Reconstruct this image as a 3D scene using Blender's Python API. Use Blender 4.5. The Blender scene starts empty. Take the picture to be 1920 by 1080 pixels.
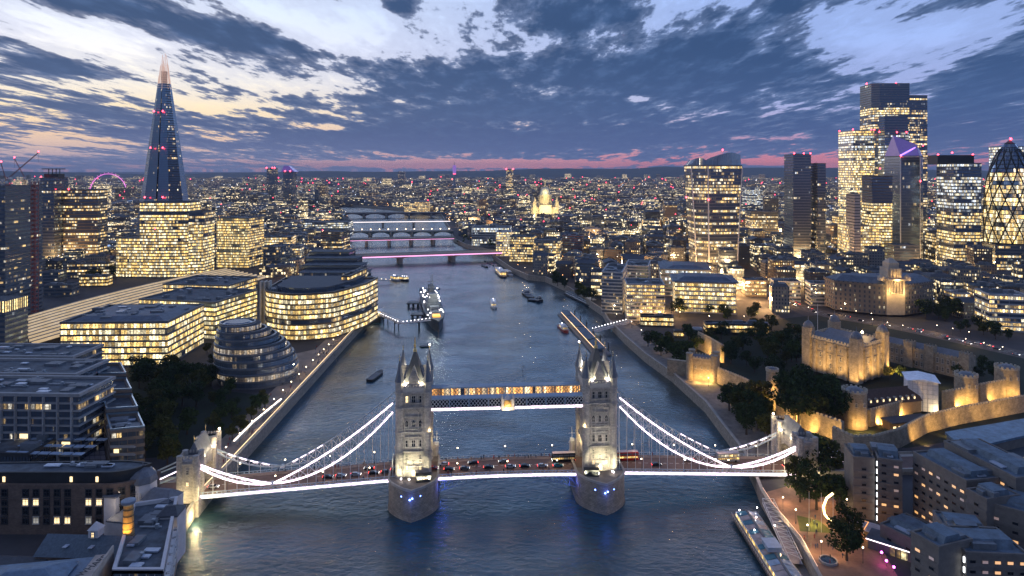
import bpy, bmesh, math, random
from mathutils import Vector, Matrix
from mathutils.geometry import tessellate_polygon
random.seed(11)
SC = bpy.context.scene
COL = SC.collection
R = math.radians
PI = math.pi
# ---------------------------------------------------------------- camera
FPX, CAMH, HOR = 1280.0, 146.0, 318.0
cd = bpy.data.cameras.new("camera"); cam = bpy.data.objects.new("camera", cd); COL.objects.link(cam)
cam.location = (0, 0, CAMH); cam.rotation_euler = (R(90), 0, 0)
cd.sensor_width = 36; cd.lens = 24.0; cd.shift_y = -(540 - HOR) / 1920.0
cd.clip_start = 1.0; cd.clip_end = 90000
SC.camera = cam
# ---------------------------------------------------------------- world: dusk sky with cloud layer
def build_world():
    w = bpy.data.worlds.new("World"); SC.world = w; w.use_nodes = True
    nt = w.node_tree; N = nt.nodes; L = nt.links
    for n in list(N): N.remove(n)
    out = N.new("ShaderNodeOutputWorld")
    tc = N.new("ShaderNodeTexCoord")
    def sock(v, s):
        if isinstance(v, (int, float)): s.default_value = v
        else: L.new(v, s)
    def m(op, a, b=0.0, c=0.0, clamp=False):
        n = N.new("ShaderNodeMath"); n.operation = op; n.use_clamp = clamp
        sock(a, n.inputs[0]); sock(b, n.inputs[1])
        if len(n.inputs) > 2: sock(c, n.inputs[2])
        return n.outputs[0]
    def sm(v, a, b):
        n = N.new("ShaderNodeMapRange"); n.interpolation_type = 'SMOOTHSTEP'
        sock(v, n.inputs[0]); n.inputs[1].default_value = a; n.inputs[2].default_value = b
        return n.outputs[0]
    def mix(f, a, b):
        n = N.new("ShaderNodeMix"); n.data_type = 'RGBA'
        sock(f, n.inputs[0])
        for v, s in ((a, n.inputs[6]), (b, n.inputs[7])):
            if isinstance(v, tuple): s.default_value = v + (1,)
            else: L.new(v, s)
        return n.outputs[2]
    sep = N.new("ShaderNodeSeparateXYZ"); L.new(tc.outputs['Generated'], sep.inputs[0])
    x, y, z = sep.outputs
    az = m('ARCTAN2', x, y)                   # azimuth from +Y, radians
    el = m('ARCSINE', z)                      # elevation, radians
    ea = m('MAXIMUM', el, 0.0)
    # clear sky: elevation ramp for the west-left (near the afterglow) and for the right
    def ramp(stops, f):
        n = N.new("ShaderNodeValToRGB"); e = n.color_ramp.elements
        while len(e) < len(stops): e.new(0.5)
        for i, (p, c) in enumerate(stops): e[i].position = p; e[i].color = c + (1,)
        L.new(f, n.inputs[0]); return n.outputs[0]
    f = m('DIVIDE', ea, 1.2)
    left = ramp([(0.0, (.50, .30, .36)), (.015, (.56, .42, .44)), (.04, (.88, .62, .42)), (.065, (1, .80, .50)), (.10, (1, .93, .80)), (.14, (.86, .88, .97)), (.20, (.70, .82, 1.0)), (.235, (2.0, 2.5, 3.4)), (.285, (1.2, 1.7, 2.7)), (.36, (.06, .12, .34)), (1, (.04, .07, .22))], f)  # both ramps: bright band above the view added to brighten the river's reflections
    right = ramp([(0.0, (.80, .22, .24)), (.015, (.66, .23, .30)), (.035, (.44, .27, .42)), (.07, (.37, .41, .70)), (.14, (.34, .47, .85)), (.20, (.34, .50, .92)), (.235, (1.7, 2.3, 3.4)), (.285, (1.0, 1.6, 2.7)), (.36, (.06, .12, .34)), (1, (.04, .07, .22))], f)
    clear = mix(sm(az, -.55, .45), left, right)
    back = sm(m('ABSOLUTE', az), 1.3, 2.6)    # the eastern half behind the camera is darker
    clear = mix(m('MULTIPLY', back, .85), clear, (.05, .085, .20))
    # cloud layer
    zz = m('ADD', ea, 0.075)
    com = N.new("ShaderNodeCombineXYZ")
    L.new(m('DIVIDE', az, zz), com.inputs[0]); L.new(m('DIVIDE', 0.42, zz), com.inputs[1])
    def noi(scale, det, rough, off, dist=0.0):
        mp = N.new("ShaderNodeMapping"); mp.inputs['Location'].default_value = off
        L.new(com.outputs[0], mp.inputs[0])
        n = N.new("ShaderNodeTexNoise"); n.inputs['Scale'].default_value = scale
        n.inputs['Detail'].default_value = det; n.inputs['Roughness'].default_value = rough
        n.inputs['Distortion'].default_value = dist
        L.new(mp.outputs[0], n.inputs['Vector']); return n.outputs[0]
    n1 = noi(2.2, 9, .56, (3.1, 1.7, 0), .25)
    n2 = noi(6.2, 6, .6, (7.7, 2.2, 0), .1)
    n3 = noi(14, 5, .6, (1.3, 9.2, 0), .1)
    cov = m('ADD', m('MULTIPLY', n1, 1.0), m('ADD', m('ADD', m('MULTIPLY', n2, .66), m('MULTIPLY', n3, .42)), -.365))
    cov = m('SUBTRACT', cov, m('MULTIPLY', sm(el, .225, .27), .24))  # cloud thinned above the view so the river reflects the added bright band
    # broad masses of cloud and clear gaps, placed by azimuth / elevation (px of a 1280 px focal length, then radians)
    B = [(1010, 200, 480, 95, .17), (1330, 120, 330, 70, .18), (640, 250, 640, 50, .10), (60, 130, 190, 26, .28), (150, 215, 330, 22, .16), (430, 68, 200, 32, .27),
         (220, 12, 170, 22, .26), (1120, 35, 110, 55, .17), (820, 140, 140, 40, .10), (1860, 150, 150, 80, .22), (1740, 250, 320, 60, .15), (960, 262, 700, 26, .22),
         (170, 60, 210, 45, -.22), (660, 50, 190, 55, -.24), (120, 265, 150, 28, -.22), (420, 255, 120, 18, -.16), (1690, 75, 200, 60, -.30), (1560, 45, 120, 40, -.14),
         (900, 307, 360, 9, -.6), (1560, 302, 330, 10, -.36), (300, 140, 330, 100, -.13), (720, 70, 260, 60, -.12), (1150, 60, 60, 20, -.15), (480, 15, 150, 30, -.22), (620, 200, 60, 30, -.10), (60, 215, 130, 22, -.2), (1450, 258, 130, 6, -.18), (560, 160, 160, 22, -.10), (980, 235, 90, 16, -.17), (1195, 184, 34, 10, -.34), (350, 190, 170, 20, -.06),
         (610, 238, 70, 9, -.26), (400, 205, 60, 12, -.22)]
    for (px, py, sx, sy, a) in B:
        a0 = math.atan((px - 960) / FPX); e0 = math.atan((HOR - py) / FPX * math.cos(a0))
        k = math.cos(a0)
        u = m('DIVIDE', m('SUBTRACT', az, a0), sx / FPX * k * k); v = m('DIVIDE', m('SUBTRACT', el, e0), sy / FPX * k)
        d = m('SQRT', m('ADD', m('MULTIPLY', u, u), m('MULTIPLY', v, v)))
        cov = m('ADD', cov, m('MULTIPLY', sm(d, 1.25, 0.1), a))
    alpha = sm(cov, .575, .67)
    thick = sm(cov, .60, .82)
    litc = mix(sm(az, -.5, .35), (.46, .46, .56), (.22, .29, .48))
    dark = mix(sm(el, .0, .20), (.044, .100, .255), (.018, .056, .150))
    mid = mix(sm(n2, .35, .65), (.060, .125, .28), dark)
    cloud = mix(thick, mix(.7, litc, mid), mix(sm(n2, .3, .62), mix(.4, mid, dark), dark))
    veil = m('MULTIPLY', m('MULTIPLY', sm(cov, .30, .56), .5), sm(el, .05, .15))                 # thin high cloud over the open gaps
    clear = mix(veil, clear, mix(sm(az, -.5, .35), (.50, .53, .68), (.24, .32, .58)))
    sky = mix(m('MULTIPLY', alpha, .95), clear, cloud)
    # thin haze band low over the horizon
    low = mix(sm(az, -.5, .2), (.24, .26, .40), (.095, .155, .32))
    sky = mix(m('MULTIPLY', sm(el, .06, .0), m('MULTIPLY', alpha, .55)), sky, low)
    sky = mix(sm(el, 0.0, -.05), sky, (.03, .04, .08))
    ns = N.new("ShaderNodeTexSky"); ns.sky_type = 'NISHITA'; ns.sun_disc = False
    ns.sun_elevation = R(-3.0); ns.sun_rotation = R(-28)
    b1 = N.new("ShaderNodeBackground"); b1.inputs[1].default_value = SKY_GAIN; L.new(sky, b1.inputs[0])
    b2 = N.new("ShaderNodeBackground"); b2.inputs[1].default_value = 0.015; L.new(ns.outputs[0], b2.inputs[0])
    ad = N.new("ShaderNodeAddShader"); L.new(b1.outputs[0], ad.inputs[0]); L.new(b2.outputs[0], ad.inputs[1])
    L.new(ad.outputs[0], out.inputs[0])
    w.cycles.sampling_method = 'MANUAL'; w.cycles.sample_map_resolution = 512
SKY_GAIN = 1.0
build_world()
sd = bpy.data.lights.new("afterglow_sun", 'SUN'); sun = bpy.data.objects.new("afterglow_sun", sd); COL.objects.link(sun)
sd.energy = 0.05; sd.angle = R(14); sd.color = (1, .72, .5)
sun.rotation_euler = (R(86), 0, R(180 + 28))
VS = SC.view_settings
VS.view_transform = 'Standard'; VS.look = 'None'; VS.exposure = 0.22; VS.gamma = 1.0
cy = SC.cycles
cy.max_bounces = 4; cy.diffuse_bounces = 2; cy.glossy_bounces = 3; cy.transmission_bounces = 2; cy.volume_bounces = 0
cy.sample_clamp_indirect = 3.0; cy.sample_clamp_direct = 0; cy.caustics_reflective = False; cy.caustics_refractive = False
cy.use_denoising = True
try: cy.use_light_tree = True
except Exception: pass
# ---------------------------------------------------------------- helpers
def PX(x, D): return (x - 960) * D / FPX
def ZY(y, D): return CAMH - (y - HOR) * D / FPX
def DG(y, z=6.0): return FPX * (CAMH - z) / (y - HOR)
def GP(x, y, z=6.0):
    D = DG(y, z); return (PX(x, D), D)
class MB:
    """collects faces with UVs in metres and builds ONE mesh object"""
    def __init__(s): s.v = []; s.f = []; s.mi = []; s.uv = []; s.m = 0; s.M = Matrix.Identity(4)
    def at(s, x=0, y=0, z=0, rz=0): s.M = Matrix.Translation((x, y, z)) @ Matrix.Rotation(rz, 4, 'Z'); return s
    def face(s, pts, uv=None):
        i = len(s.v); s.v += [tuple(s.M @ Vector(p)) for p in pts]
        s.f.append(tuple(range(i, i + len(pts)))); s.mi.append(s.m); s.uv.append(uv)
    def box(s, cx, cy, cz, sx, sy, sz, rz=0):
        """centre x,y ; BOTTOM z"""
        c, n = math.cos(rz), math.sin(rz)
        P = [(cx + c * a * sx / 2 - n * b * sy / 2, cy + n * a * sx / 2 + c * b * sy / 2) for a, b in ((-1, -1), (1, -1), (1, 1), (-1, 1))]
        s.prism(P, cz, cz + sz)
    def prism(s, P, z0, z1, top=True, bot=True, P2=None):
        P2 = P2 or P
        A = sum(P[i][0] * P[(i + 1) % len(P)][1] - P[(i + 1) % len(P)][0] * P[i][1] for i in range(len(P)))
        if A < 0: P = P[::-1]; P2 = P2[::-1]
        u = 0
        for i in range(len(P)):
            j = (i + 1) % len(P)
            l = math.hypot(P[j][0] - P[i][0], P[j][1] - P[i][1])
            s.face([(*P[i], z0), (*P[j], z0), (*P2[j], z1), (*P2[i], z1)], [(u, z0), (u + l, z0), (u + l, z1), (u, z1)])
            u += l
        if top: s.face([(*p, z1) for p in P2])
        if bot: s.face([(*p, z0) for p in P[::-1]])
    def ring(s, Po, Pi, z0, z1):
        n = len(Po)
        s.prism(Po, z0, z1, False, False)
        s.prism_in(Pi, z0, z1)
        A = sum(Po[i][0] * Po[(i + 1) % n][1] - Po[(i + 1) % n][0] * Po[i][1] for i in range(n))
        if A < 0: Po = Po[::-1]; Pi = Pi[::-1]
        for i in range(n):
            j = (i + 1) % n
            s.face([(*Po[i], z1), (*Po[j], z1), (*Pi[j], z1), (*Pi[i], z1)])
            s.face([(*Po[i], z0), (*Pi[i], z0), (*Pi[j], z0), (*Po[j], z0)])
    def prism_in(s, P, z0, z1):
        A = sum(P[i][0] * P[(i + 1) % len(P)][1] - P[(i + 1) % len(P)][0] * P[i][1] for i in range(len(P)))
        if A < 0: P = P[::-1]
        for i in range(len(P)):
            j = (i + 1) % len(P)
            s.face([(*P[j], z0), (*P[i], z0), (*P[i], z1), (*P[j], z1)])
    def bar(s, a, b, r, n=4, r2=None):
        a = Vector(a); b = Vector(b); d = b - a
        if d.length < 1e-6: return
        r2 = r if r2 is None else r2
        d.normalize(); up = Vector((0, 0, 1)) if abs(d.z) < .9 else Vector((1, 0, 0))
        x = d.cross(up).normalized(); y = d.cross(x)
        o = PI / 4 if n == 4 else 0
        q = [(math.cos(o + 2 * PI * k / n), math.sin(o + 2 * PI * k / n)) for k in range(n)]
        A = [a + (x * c + y * t) * r for c, t in q]; B = [b + (x * c + y * t) * r2 for c, t in q]
        for k in range(n):
            j = (k + 1) % n; s.face([A[j], A[k], B[k], B[j]])
        s.face(A); s.face(B[::-1])
    def tube(s, pts, r, n=4):
        for a, b in zip(pts, pts[1:]): s.bar(a, b, r, n)
    def lathe(s, cx, cy, prof, n=12, rot=0, sx=1, sy=1):
        rings = [[(cx + sx * r * math.cos(rot + 2 * PI * k / n), cy + sy * r * math.sin(rot + 2 * PI * k / n), z) for k in range(n)] for r, z in prof]
        for a in range(len(rings) - 1):
            u = 0; rr = max(prof[a][0], prof[a + 1][0]); du = 2 * PI * rr / n
            for k in range(n):
                j = (k + 1) % n
                pts = [rings[a][k], rings[a][j], rings[a + 1][j], rings[a + 1][k]]
                uv = [(k * du, prof[a][1]), (k * du + du, prof[a][1]), (k * du + du, prof[a + 1][1]), (k * du, prof[a + 1][1])]
                if prof[a + 1][0] < 1e-4: pts = pts[:3]; uv = uv[:3]
                elif prof[a][0] < 1e-4: pts = [pts[0], pts[2], pts[3]]; uv = [uv[0], uv[2], uv[3]]
                s.face(pts, uv)
        if prof[-1][0] > 1e-4: s.face(rings[-1])
        if prof[0][0] > 1e-4: s.face(rings[0][::-1])
    def ball(s, c, r, n=6):
        s.lathe(c[0], c[1], [(r * math.sin(PI * k / 4) if 0 < k < 4 else 0, c[2] - r * math.cos(PI * k / 4)) for k in range(5)], n)
    def gable(s, cx, cy, z0, sx, sy, h, rz=0, over=.4):
        """pitched roof, ridge along local x"""
        c, n = math.cos(rz), math.sin(rz)
        T = lambda a, b, z: (cx + c * a - n * b, cy + n * a + c * b, z)
        a, b = sx / 2 + over, sy / 2 + over
        s.face([T(-a, -b, z0), T(a, -b, z0), T(a, 0, z0 + h), T(-a, 0, z0 + h)])
        s.face([T(a, b, z0), T(-a, b, z0), T(-a, 0, z0 + h), T(a, 0, z0 + h)])
        s.face([T(-a, b, z0), T(-a, -b, z0), T(-a, 0, z0 + h)]); s.face([T(a, -b, z0), T(a, b, z0), T(a, 0, z0 + h)])
        s.face([T(-a, -b, z0), T(-a, b, z0), T(a, b, z0), T(a, -b, z0)])
    def hip(s, cx, cy, z0, sx, sy, h, rz=0, top=0.3):
        c, n = math.cos(rz), math.sin(rz)
        Q = lambda k, ky: [(cx + c * a * sx / 2 * k - n * b * sy / 2 * ky, cy + n * a * sx / 2 * k + c * b * sy / 2 * ky) for a, b in ((-1, -1), (1, -1), (1, 1), (-1, 1))]
        s.prism(Q(1, 1), z0, z0 + h, True, True, Q(top, min(top, .1)))
    def cut(s):
        if not hasattr(s, 'cuts'): s.cuts = []
        s.cuts.append(len(s.f))
    def each(s, name, mats, parent=None):
        """one object per piece marked off with cut()"""
        c = getattr(s, 'cuts', []) + [len(s.f)]; a = 0; out = []
        for e in c:
            if e > a:
                b = MB(); lo = min(min(f) for f in s.f[a:e]); hi = max(max(f) for f in s.f[a:e])
                b.v = s.v[lo:hi + 1]; b.f = [tuple(k - lo for k in f) for f in s.f[a:e]]; b.mi = s.mi[a:e]; b.uv = s.uv[a:e]
                out.append(b.build(name, mats, parent)); a = e
        return out
    def mesh(s, name):
        me = bpy.data.meshes.new(name); me.from_pydata(s.v, [], s.f)
        uvl = me.uv_layers.new(name="UVMap"); dat = []
        for fi, f in enumerate(s.f):
            u = s.uv[fi]
            if u: dat += [c for p in u for c in p]
            else:
                p0, p1, p2 = (Vector(s.v[f[k]]) for k in (0, 1, 2)); n = (p1 - p0).cross(p2 - p0)
                if n.length: n.normalize()
                if abs(n.z) > .7:
                    for k in f: dat += [s.v[k][0], s.v[k][1]]
                else:
                    t = Vector((-n.y, n.x, 0))
                    t = t.normalized() if t.length else Vector((1, 0, 0))
                    for k in f: dat += [t.dot(Vector(s.v[k])), s.v[k][2]]
        uvl.data.foreach_set("uv", dat)
        me.polygons.foreach_set("material_index", s.mi)
        return me
    def build(s, name, mats, parent=None, label=None):
        if not s.f: return None
        me = s.mesh(name)
        for mt in (mats if isinstance(mats, (list, tuple)) else [mats]): me.materials.append(mt)
        o = bpy.data.objects.new(name, me); COL.objects.link(o)
        if parent:
            o.parent = parent
        if label: o['label'] = label
        return o
def tag(o, label=None, cat=None, group=None, kind=None):
    if label: o['label'] = label
    if cat: o['category'] = cat
    if group: o['group'] = group
    if kind: o['kind'] = kind
    return o
def thing(name, label, cat, loc=(0, 0, 0), rz=0, group=None):
    o = bpy.data.objects.new(name, None); COL.objects.link(o); o.location = loc; o.rotation_euler = (0, 0, rz)
    o.empty_display_size = 1
    return tag(o, label, cat, group)
KIDS = {}
def dup(o, loc, rz=0, label=None, group=None, scale=None):
    def rec(a, par):
        c = a.copy(); COL.objects.link(c)
        if par: c.parent = par
        for ch in a.children: rec(ch, c)
        return c
    c = rec(o, None); c.location = loc; c.rotation_euler = (0, 0, rz)
    if label: c['label'] = label
    if group: c['group'] = group
    if scale: c.scale = scale
    return c
def offset(P, d):
    n = len(P)
    A = sum(P[i][0] * P[(i + 1) % n][1] - P[(i + 1) % n][0] * P[i][1] for i in range(n))
    sg = 1 if A > 0 else -1; out = []
    for i in range(n):
        a, b, c = Vector(P[i - 1]), Vector(P[i]), Vector(P[(i + 1) % n])
        e1 = (b - a).normalized(); e2 = (c - b).normalized()
        n1 = Vector((e1.y, -e1.x)) * sg; n2 = Vector((e2.y, -e2.x)) * sg
        q = n1 + n2; k = q.dot(n1)
        q = q / max(k, .35); out.append((b.x + q.x * d, b.y + q.y * d))
    return out
def poly_in(p, P):
    x, y = p; c = False; j = len(P) - 1
    for i in range(len(P)):
        if (P[i][1] > y) != (P[j][1] > y) and x < (P[j][0] - P[i][0]) * (y - P[i][1]) / (P[j][1] - P[i][1]) + P[i][0]: c = not c
        j = i
    return c
def lamp(loc, watts, col=(1, .7, .35), r=.25, typ='POINT', tgt=None, ang=80, name="lamp_light"):
    d = bpy.data.lights.new(name, typ); d.energy = watts; d.color = col
    d.shadow_soft_size = r
    o = bpy.data.objects.new(name, d); COL.objects.link(o); o.location = loc
    if typ == 'SPOT':
        d.spot_size = R(ang); d.spot_blend = .6
        v = Vector(tgt) - Vector(loc); o.rotation_euler = v.to_track_quat('-Z', 'Y').to_euler()
    return o
# ---------------------------------------------------------------- materials
MATS = {}
def _new(name):
    m = bpy.data.materials.new(name); m.use_nodes = True; nt = m.node_tree
    return m, nt, nt.nodes, nt.links, nt.nodes["Principled BSDF"]
def mat(name, col, rough=.8, metal=0.0, var=.25, scale=.35, bump=0.0, emit=None, est=0.0, spec=.5, brick=None, sample=True):
    """plain material with two octaves of tonal noise; optional courses of masonry"""
    if name in MATS: return MATS[name]
    m, nt, N, L, b = _new(name)
    b.inputs['Roughness'].default_value = rough; b.inputs['Metallic'].default_value = metal
    b.inputs['Specular IOR Level'].default_value = spec
    tc = N.new("ShaderNodeTexCoord")
    n = N.new("ShaderNodeTexNoise"); n.inputs['Scale'].default_value = scale; n.inputs['Detail'].default_value = 6; n.inputs['Roughness'].default_value = .7
    oi = N.new("ShaderNodeObjectInfo")
    ad = N.new("ShaderNodeVectorMath"); ad.operation = 'ADD'; L.new(tc.outputs['Object'], ad.inputs[0])
    cx = N.new("ShaderNodeMath"); cx.operation = 'MULTIPLY'; L.new(oi.outputs['Random'], cx.inputs[0]); cx.inputs[1].default_value = 300
    L.new(cx.outputs[0], ad.inputs[1]); L.new(ad.outputs[0], n.inputs['Vector'])
    mr = N.new("ShaderNodeMapRange"); mr.inputs[1].default_value = .3; mr.inputs[2].default_value = .7
    mr.inputs[3].default_value = 1 - var; mr.inputs[4].default_value = 1 + var; L.new(n.outputs[0], mr.inputs[0])
    mx = N.new("ShaderNodeMix"); mx.data_type = 'RGBA'; mx.blend_type = 'MULTIPLY'; mx.inputs[0].default_value = 1
    mx.inputs[6].default_value = (*col, 1); L.new(mr.outputs[0], mx.inputs[7])
    c = mx.outputs[2]
    if brick:
        bt = N.new("ShaderNodeTexBrick"); L.new(tc.outputs['UV'], bt.inputs['Vector'])
        bt.inputs['Scale'].default_value = 1; bt.inputs['Brick Width'].default_value = brick[0]; bt.inputs['Row Height'].default_value = brick[1]
        bt.inputs['Mortar Size'].default_value = brick[1] * .07
        bt.inputs['Color1'].default_value = (.8, .8, .8, 1); bt.inputs['Color2'].default_value = (1.15, 1.1, 1.05, 1); bt.inputs['Mortar'].default_value = (.55, .55, .55, 1)
        m2 = N.new("ShaderNodeMix"); m2.data_type = 'RGBA'; m2.blend_type = 'MULTIPLY'; m2.inputs[0].default_value = 1
        L.new(c, m2.inputs[6]); L.new(bt.outputs['Color'], m2.inputs[7]); c = m2.outputs[2]
    L.new(c, b.inputs['Base Color'])
    if bump:
        bp = N.new("ShaderNodeBump"); bp.inputs['Strength'].default_value = bump; bp.inputs['Distance'].default_value = .3
        L.new(n.outputs[0], bp.inputs['Height']); L.new(bp.outputs[0], b.inputs['Normal'])
    if emit:
        b.inputs['Emission Color'].default_value = (*emit, 1); b.inputs['Emission Strength'].default_value = est
    if not sample: m.cycles.emission_sampling = 'NONE'
    MATS[name] = m; return m
def glow(name, col, s, sample=False):
    return mat(name, (.8, .8, .8), .5, var=.05, emit=col, est=s, sample=sample)
def fac(name, wall, w=3.0, h=3.6, lit=.4, frame=(.12, .3, .92), warm=(1, .74, .36), cool=(1, .86, .58), coolp=.35, s=1.6, glass=(.20, .26, .34), roof=(.05, .065, .08), grough=.12, run=4.0, wrough=.75, z0=0.0, inner=.9):
    """facade: window cells laid out in metres on the UVs, some rooms lit; roofs where the face looks up"""
    if name in MATS: return MATS[name]
    m, nt, N, L, b = _new(name)
    def M(op, a, b_=0.0, clamp=False):
        n = N.new("ShaderNodeMath"); n.operation = op; n.use_clamp = clamp
        for v, sk in ((a, n.inputs[0]), (b_, n.inputs[1])):
            if isinstance(v, (int, float)): sk.default_value = v
            else: L.new(v, sk)
        return n.outputs[0]
    def mixc(f, a, b_):
        n = N.new("ShaderNodeMix"); n.data_type = 'RGBA'
        if isinstance(f, (int, float)): n.inputs[0].default_value = f
        else: L.new(f, n.inputs[0])
        for v, sk in ((a, n.inputs[6]), (b_, n.inputs[7])):
            if isinstance(v, tuple): sk.default_value = (*v, 1)
            else: L.new(v, sk)
        return n.outputs[2]
    def wn(a, bb, c):
        cb = N.new("ShaderNodeCombineXYZ")
        for v, sk in ((a, cb.inputs[0]), (bb, cb.inputs[1]), (c, cb.inputs[2])):
            if isinstance(v, (int, float)): sk.default_value = v
            else: L.new(v, sk)
        n = N.new("ShaderNodeTexWhiteNoise"); n.noise_dimensions = '3D'; L.new(cb.outputs[0], n.inputs['Vector'])
        return n.outputs['Value'], n.outputs['Color']
    tc = N.new("ShaderNodeTexCoord"); se = N.new("ShaderNodeSeparateXYZ"); L.new(tc.outputs['UV'], se.inputs[0])
    oi = N.new("ShaderNodeObjectInfo"); rnd = M('MULTIPLY', oi.outputs['Random'], 977)
    u = M('DIVIDE', se.outputs[0], w); v = M('DIVIDE', M('SUBTRACT', se.outputs[1], z0), h)
    iu, iv = M('FLOOR', u), M('FLOOR', v); fu, fv = M('FRACT', u), M('FRACT', v)
    r1, c1 = wn(iu, iv, rnd)
    cb = N.new("ShaderNodeCombineXYZ"); L.new(M('DIVIDE', u, run), cb.inputs[0]); L.new(M('ADD', M('MULTIPLY', iv, 7.31), rnd), cb.inputs[1])
    nz = N.new("ShaderNodeTexNoise"); nz.inputs['Scale'].default_value = 1.0; nz.inputs['Detail'].default_value = 2; L.new(cb.outputs[0], nz.inputs['Vector'])
    mrr = N.new("ShaderNodeMapRange"); mrr.inputs[1].default_value = .28; mrr.inputs[2].default_value = .72; L.new(nz.outputs[0], mrr.inputs[0]); r2 = mrr.outputs[0]
    r3, _ = wn(iv, 7.7, rnd)
    # whole runs of a storey are lit together; single rooms differ in how bright they are
    q = M('ADD', M('MULTIPLY', r2, .52), M('ADD', M('MULTIPLY', r3, .34), M('MULTIPLY', r1, .14)))
    mro = N.new("ShaderNodeMapRange"); mro.interpolation_type = 'SMOOTHSTEP'; th = .16 + .70 * lit
    mro.inputs[1].default_value = th + .07; mro.inputs[2].default_value = th - .07; L.new(q, mro.inputs[0]); on = mro.outputs[0]
    a, v0, v1 = frame
    mk = M('MULTIPLY', M('MULTIPLY', M('GREATER_THAN', fu, a), M('LESS_THAN', fu, 1 - a)), M('MULTIPLY', M('GREATER_THAN', fv, v0), M('LESS_THAN', fv, v1)))
    ge = N.new("ShaderNodeNewGeometry"); sn = N.new("ShaderNodeSeparateXYZ"); L.new(ge.outputs['Normal'], sn.inputs[0])
    up = M('GREATER_THAN', sn.outputs[2], .72); wallm = M('LESS_THAN', M('ABSOLUTE', sn.outputs[2]), .72)
    mk = M('MULTIPLY', mk, wallm)
    # what can be seen in a lit room: ceiling lights, furniture, blinds
    no = N.new("ShaderNodeTexNoise"); no.inputs['Scale'].default_value = inner; no.inputs['Detail'].default_value = 3
    L.new(tc.outputs['UV'], no.inputs['Vector'])
    inn = M('ADD', .15, M('MULTIPLY', M('POWER', no.outputs[0], 3.0), 5.6))
    sc = N.new("ShaderNodeSeparateColor"); L.new(c1, sc.inputs[0])
    br = M('MULTIPLY', M('MULTIPLY', M('ADD', .20, M('MULTIPLY', M('POWER', sc.outputs[1], 1.6), 1.2)), inn), s * .85)
    br = M('MULTIPLY', br, M('ADD', .55, M('MULTIPLY', fv, .8)))
    ec = mixc(M('LESS_THAN', sc.outputs[2], coolp), warm, cool)
    tn = N.new("ShaderNodeTexNoise"); tn.inputs['Scale'].default_value = .22; tn.inputs['Detail'].default_value = 5; L.new(tc.outputs['Object'], tn.inputs['Vector'])
    tv = M('ADD', .72, M('MULTIPLY', tn.outputs[0], .56))
    ov = M('ADD', .75, M('MULTIPLY', oi.outputs['Random'], .5))
    vm = N.new("ShaderNodeVectorMath"); vm.operation = 'SCALE'; L.new(mixc(up, wall, roof), vm.inputs[0]); L.new(M('MULTIPLY', tv, ov), vm.inputs['Scale'])
    L.new(mixc(mk, vm.outputs[0], glass), b.inputs['Base Color'])
    L.new(M('ADD', M('MULTIPLY', mk, grough - wrough), wrough), b.inputs['Roughness'])
    L.new(M('MULTIPLY', mk, .72), b.inputs['Metallic'])
    L.new(ec, b.inputs['Emission Color']); L.new(M('MULTIPLY', M('MULTIPLY', mk, on), br), b.inputs['Emission Strength'])
    m.cycles.emission_sampling = 'NONE'
    MATS[name] = m; return m
# ================================================================= SETTING
def water_mat():
    m, nt, N, L, b = _new("river_water")
    b.inputs['Base Color'].default_value = (.014, .026, .032, 1); b.inputs['Roughness'].default_value = .14
    b.inputs['IOR'].default_value = 1.62; b.inputs['Specular Tint'].default_value = (.62, .86, 1, 1)
    tc = N.new("ShaderNodeTexCoord")
    def noi(sc, det, off=0, rough=.55, dist=0, stretch=(1, 1, 1), rot=0):
        mp = N.new("ShaderNodeMapping"); mp.inputs['Scale'].default_value = stretch; mp.inputs['Location'].default_value = (off, off, 0)
        mp.inputs['Rotation'].default_value = (0, 0, rot)
        L.new(tc.outputs['Object'], mp.inputs[0])
        n = N.new("ShaderNodeTexNoise"); n.inputs['Scale'].default_value = sc; n.inputs['Detail'].default_value = det
        n.inputs['Roughness'].default_value = rough; n.inputs['Distortion'].default_value = dist
        L.new(mp.outputs[0], n.inputs['Vector']); return n.outputs[0]
    a = noi(.30, 6, 3, .60, .25, (.85, 1.2, 1), .3)
    c = noi(.03, 3, 9, .5, .4, (.8, 1.2, 1), -.2)
    mr = N.new("ShaderNodeMapRange"); mr.inputs[1].default_value = .38; mr.inputs[2].default_value = .62; mr.inputs[3].default_value = .6; mr.inputs[4].default_value = 1.1
    L.new(c, mr.inputs[0])
    mu = N.new("ShaderNodeMath"); mu.operation = 'MULTIPLY'; L.new(a, mu.inputs[0]); L.new(mr.outputs[0], mu.inputs[1])
    bp = N.new("ShaderNodeBump"); bp.inputs['Strength'].default_value = 1.0; bp.inputs['Distance'].default_value = .75
    L.new(mu.outputs[0], bp.inputs['Height']); L.new(bp.outputs[0], b.inputs['Normal'])
    # silt: broad drifts of browner water
    si = noi(.012, 4, 21, .6, 1.0, (.5, 1.4, 1), .1)
    cr = N.new("ShaderNodeMapRange"); cr.inputs[1].default_value = .45; cr.inputs[2].default_value = .62; L.new(si, cr.inputs[0])
    mx = N.new("ShaderNodeMix"); mx.data_type = 'RGBA'; L.new(cr.outputs[0], mx.inputs[0])
    mx.inputs[6].default_value = (.012, .065, .105, 1); mx.inputs[7].default_value = (.028, .050, .048, 1)
    L.new(mx.outputs[2], b.inputs['Base Color'])
    return m
def ext(p, q, d):   # extend the segment p->q beyond q by d
    v = Vector(q) - Vector(p); v.normalize(); return (q[0] + v.x * d, q[1] + v.y * d)
LB = [GP(*p) for p in ((318, 1090), (345, 975), (372, 935), (443, 860), (530, 766), (600, 690), (660, 625), (690, 594), (690, 565), (684, 522), (668, 485), (652, 455), (648, 440), (652, 420), (655, 408), (640, 398), (598, 390), (560, 387))]
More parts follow.
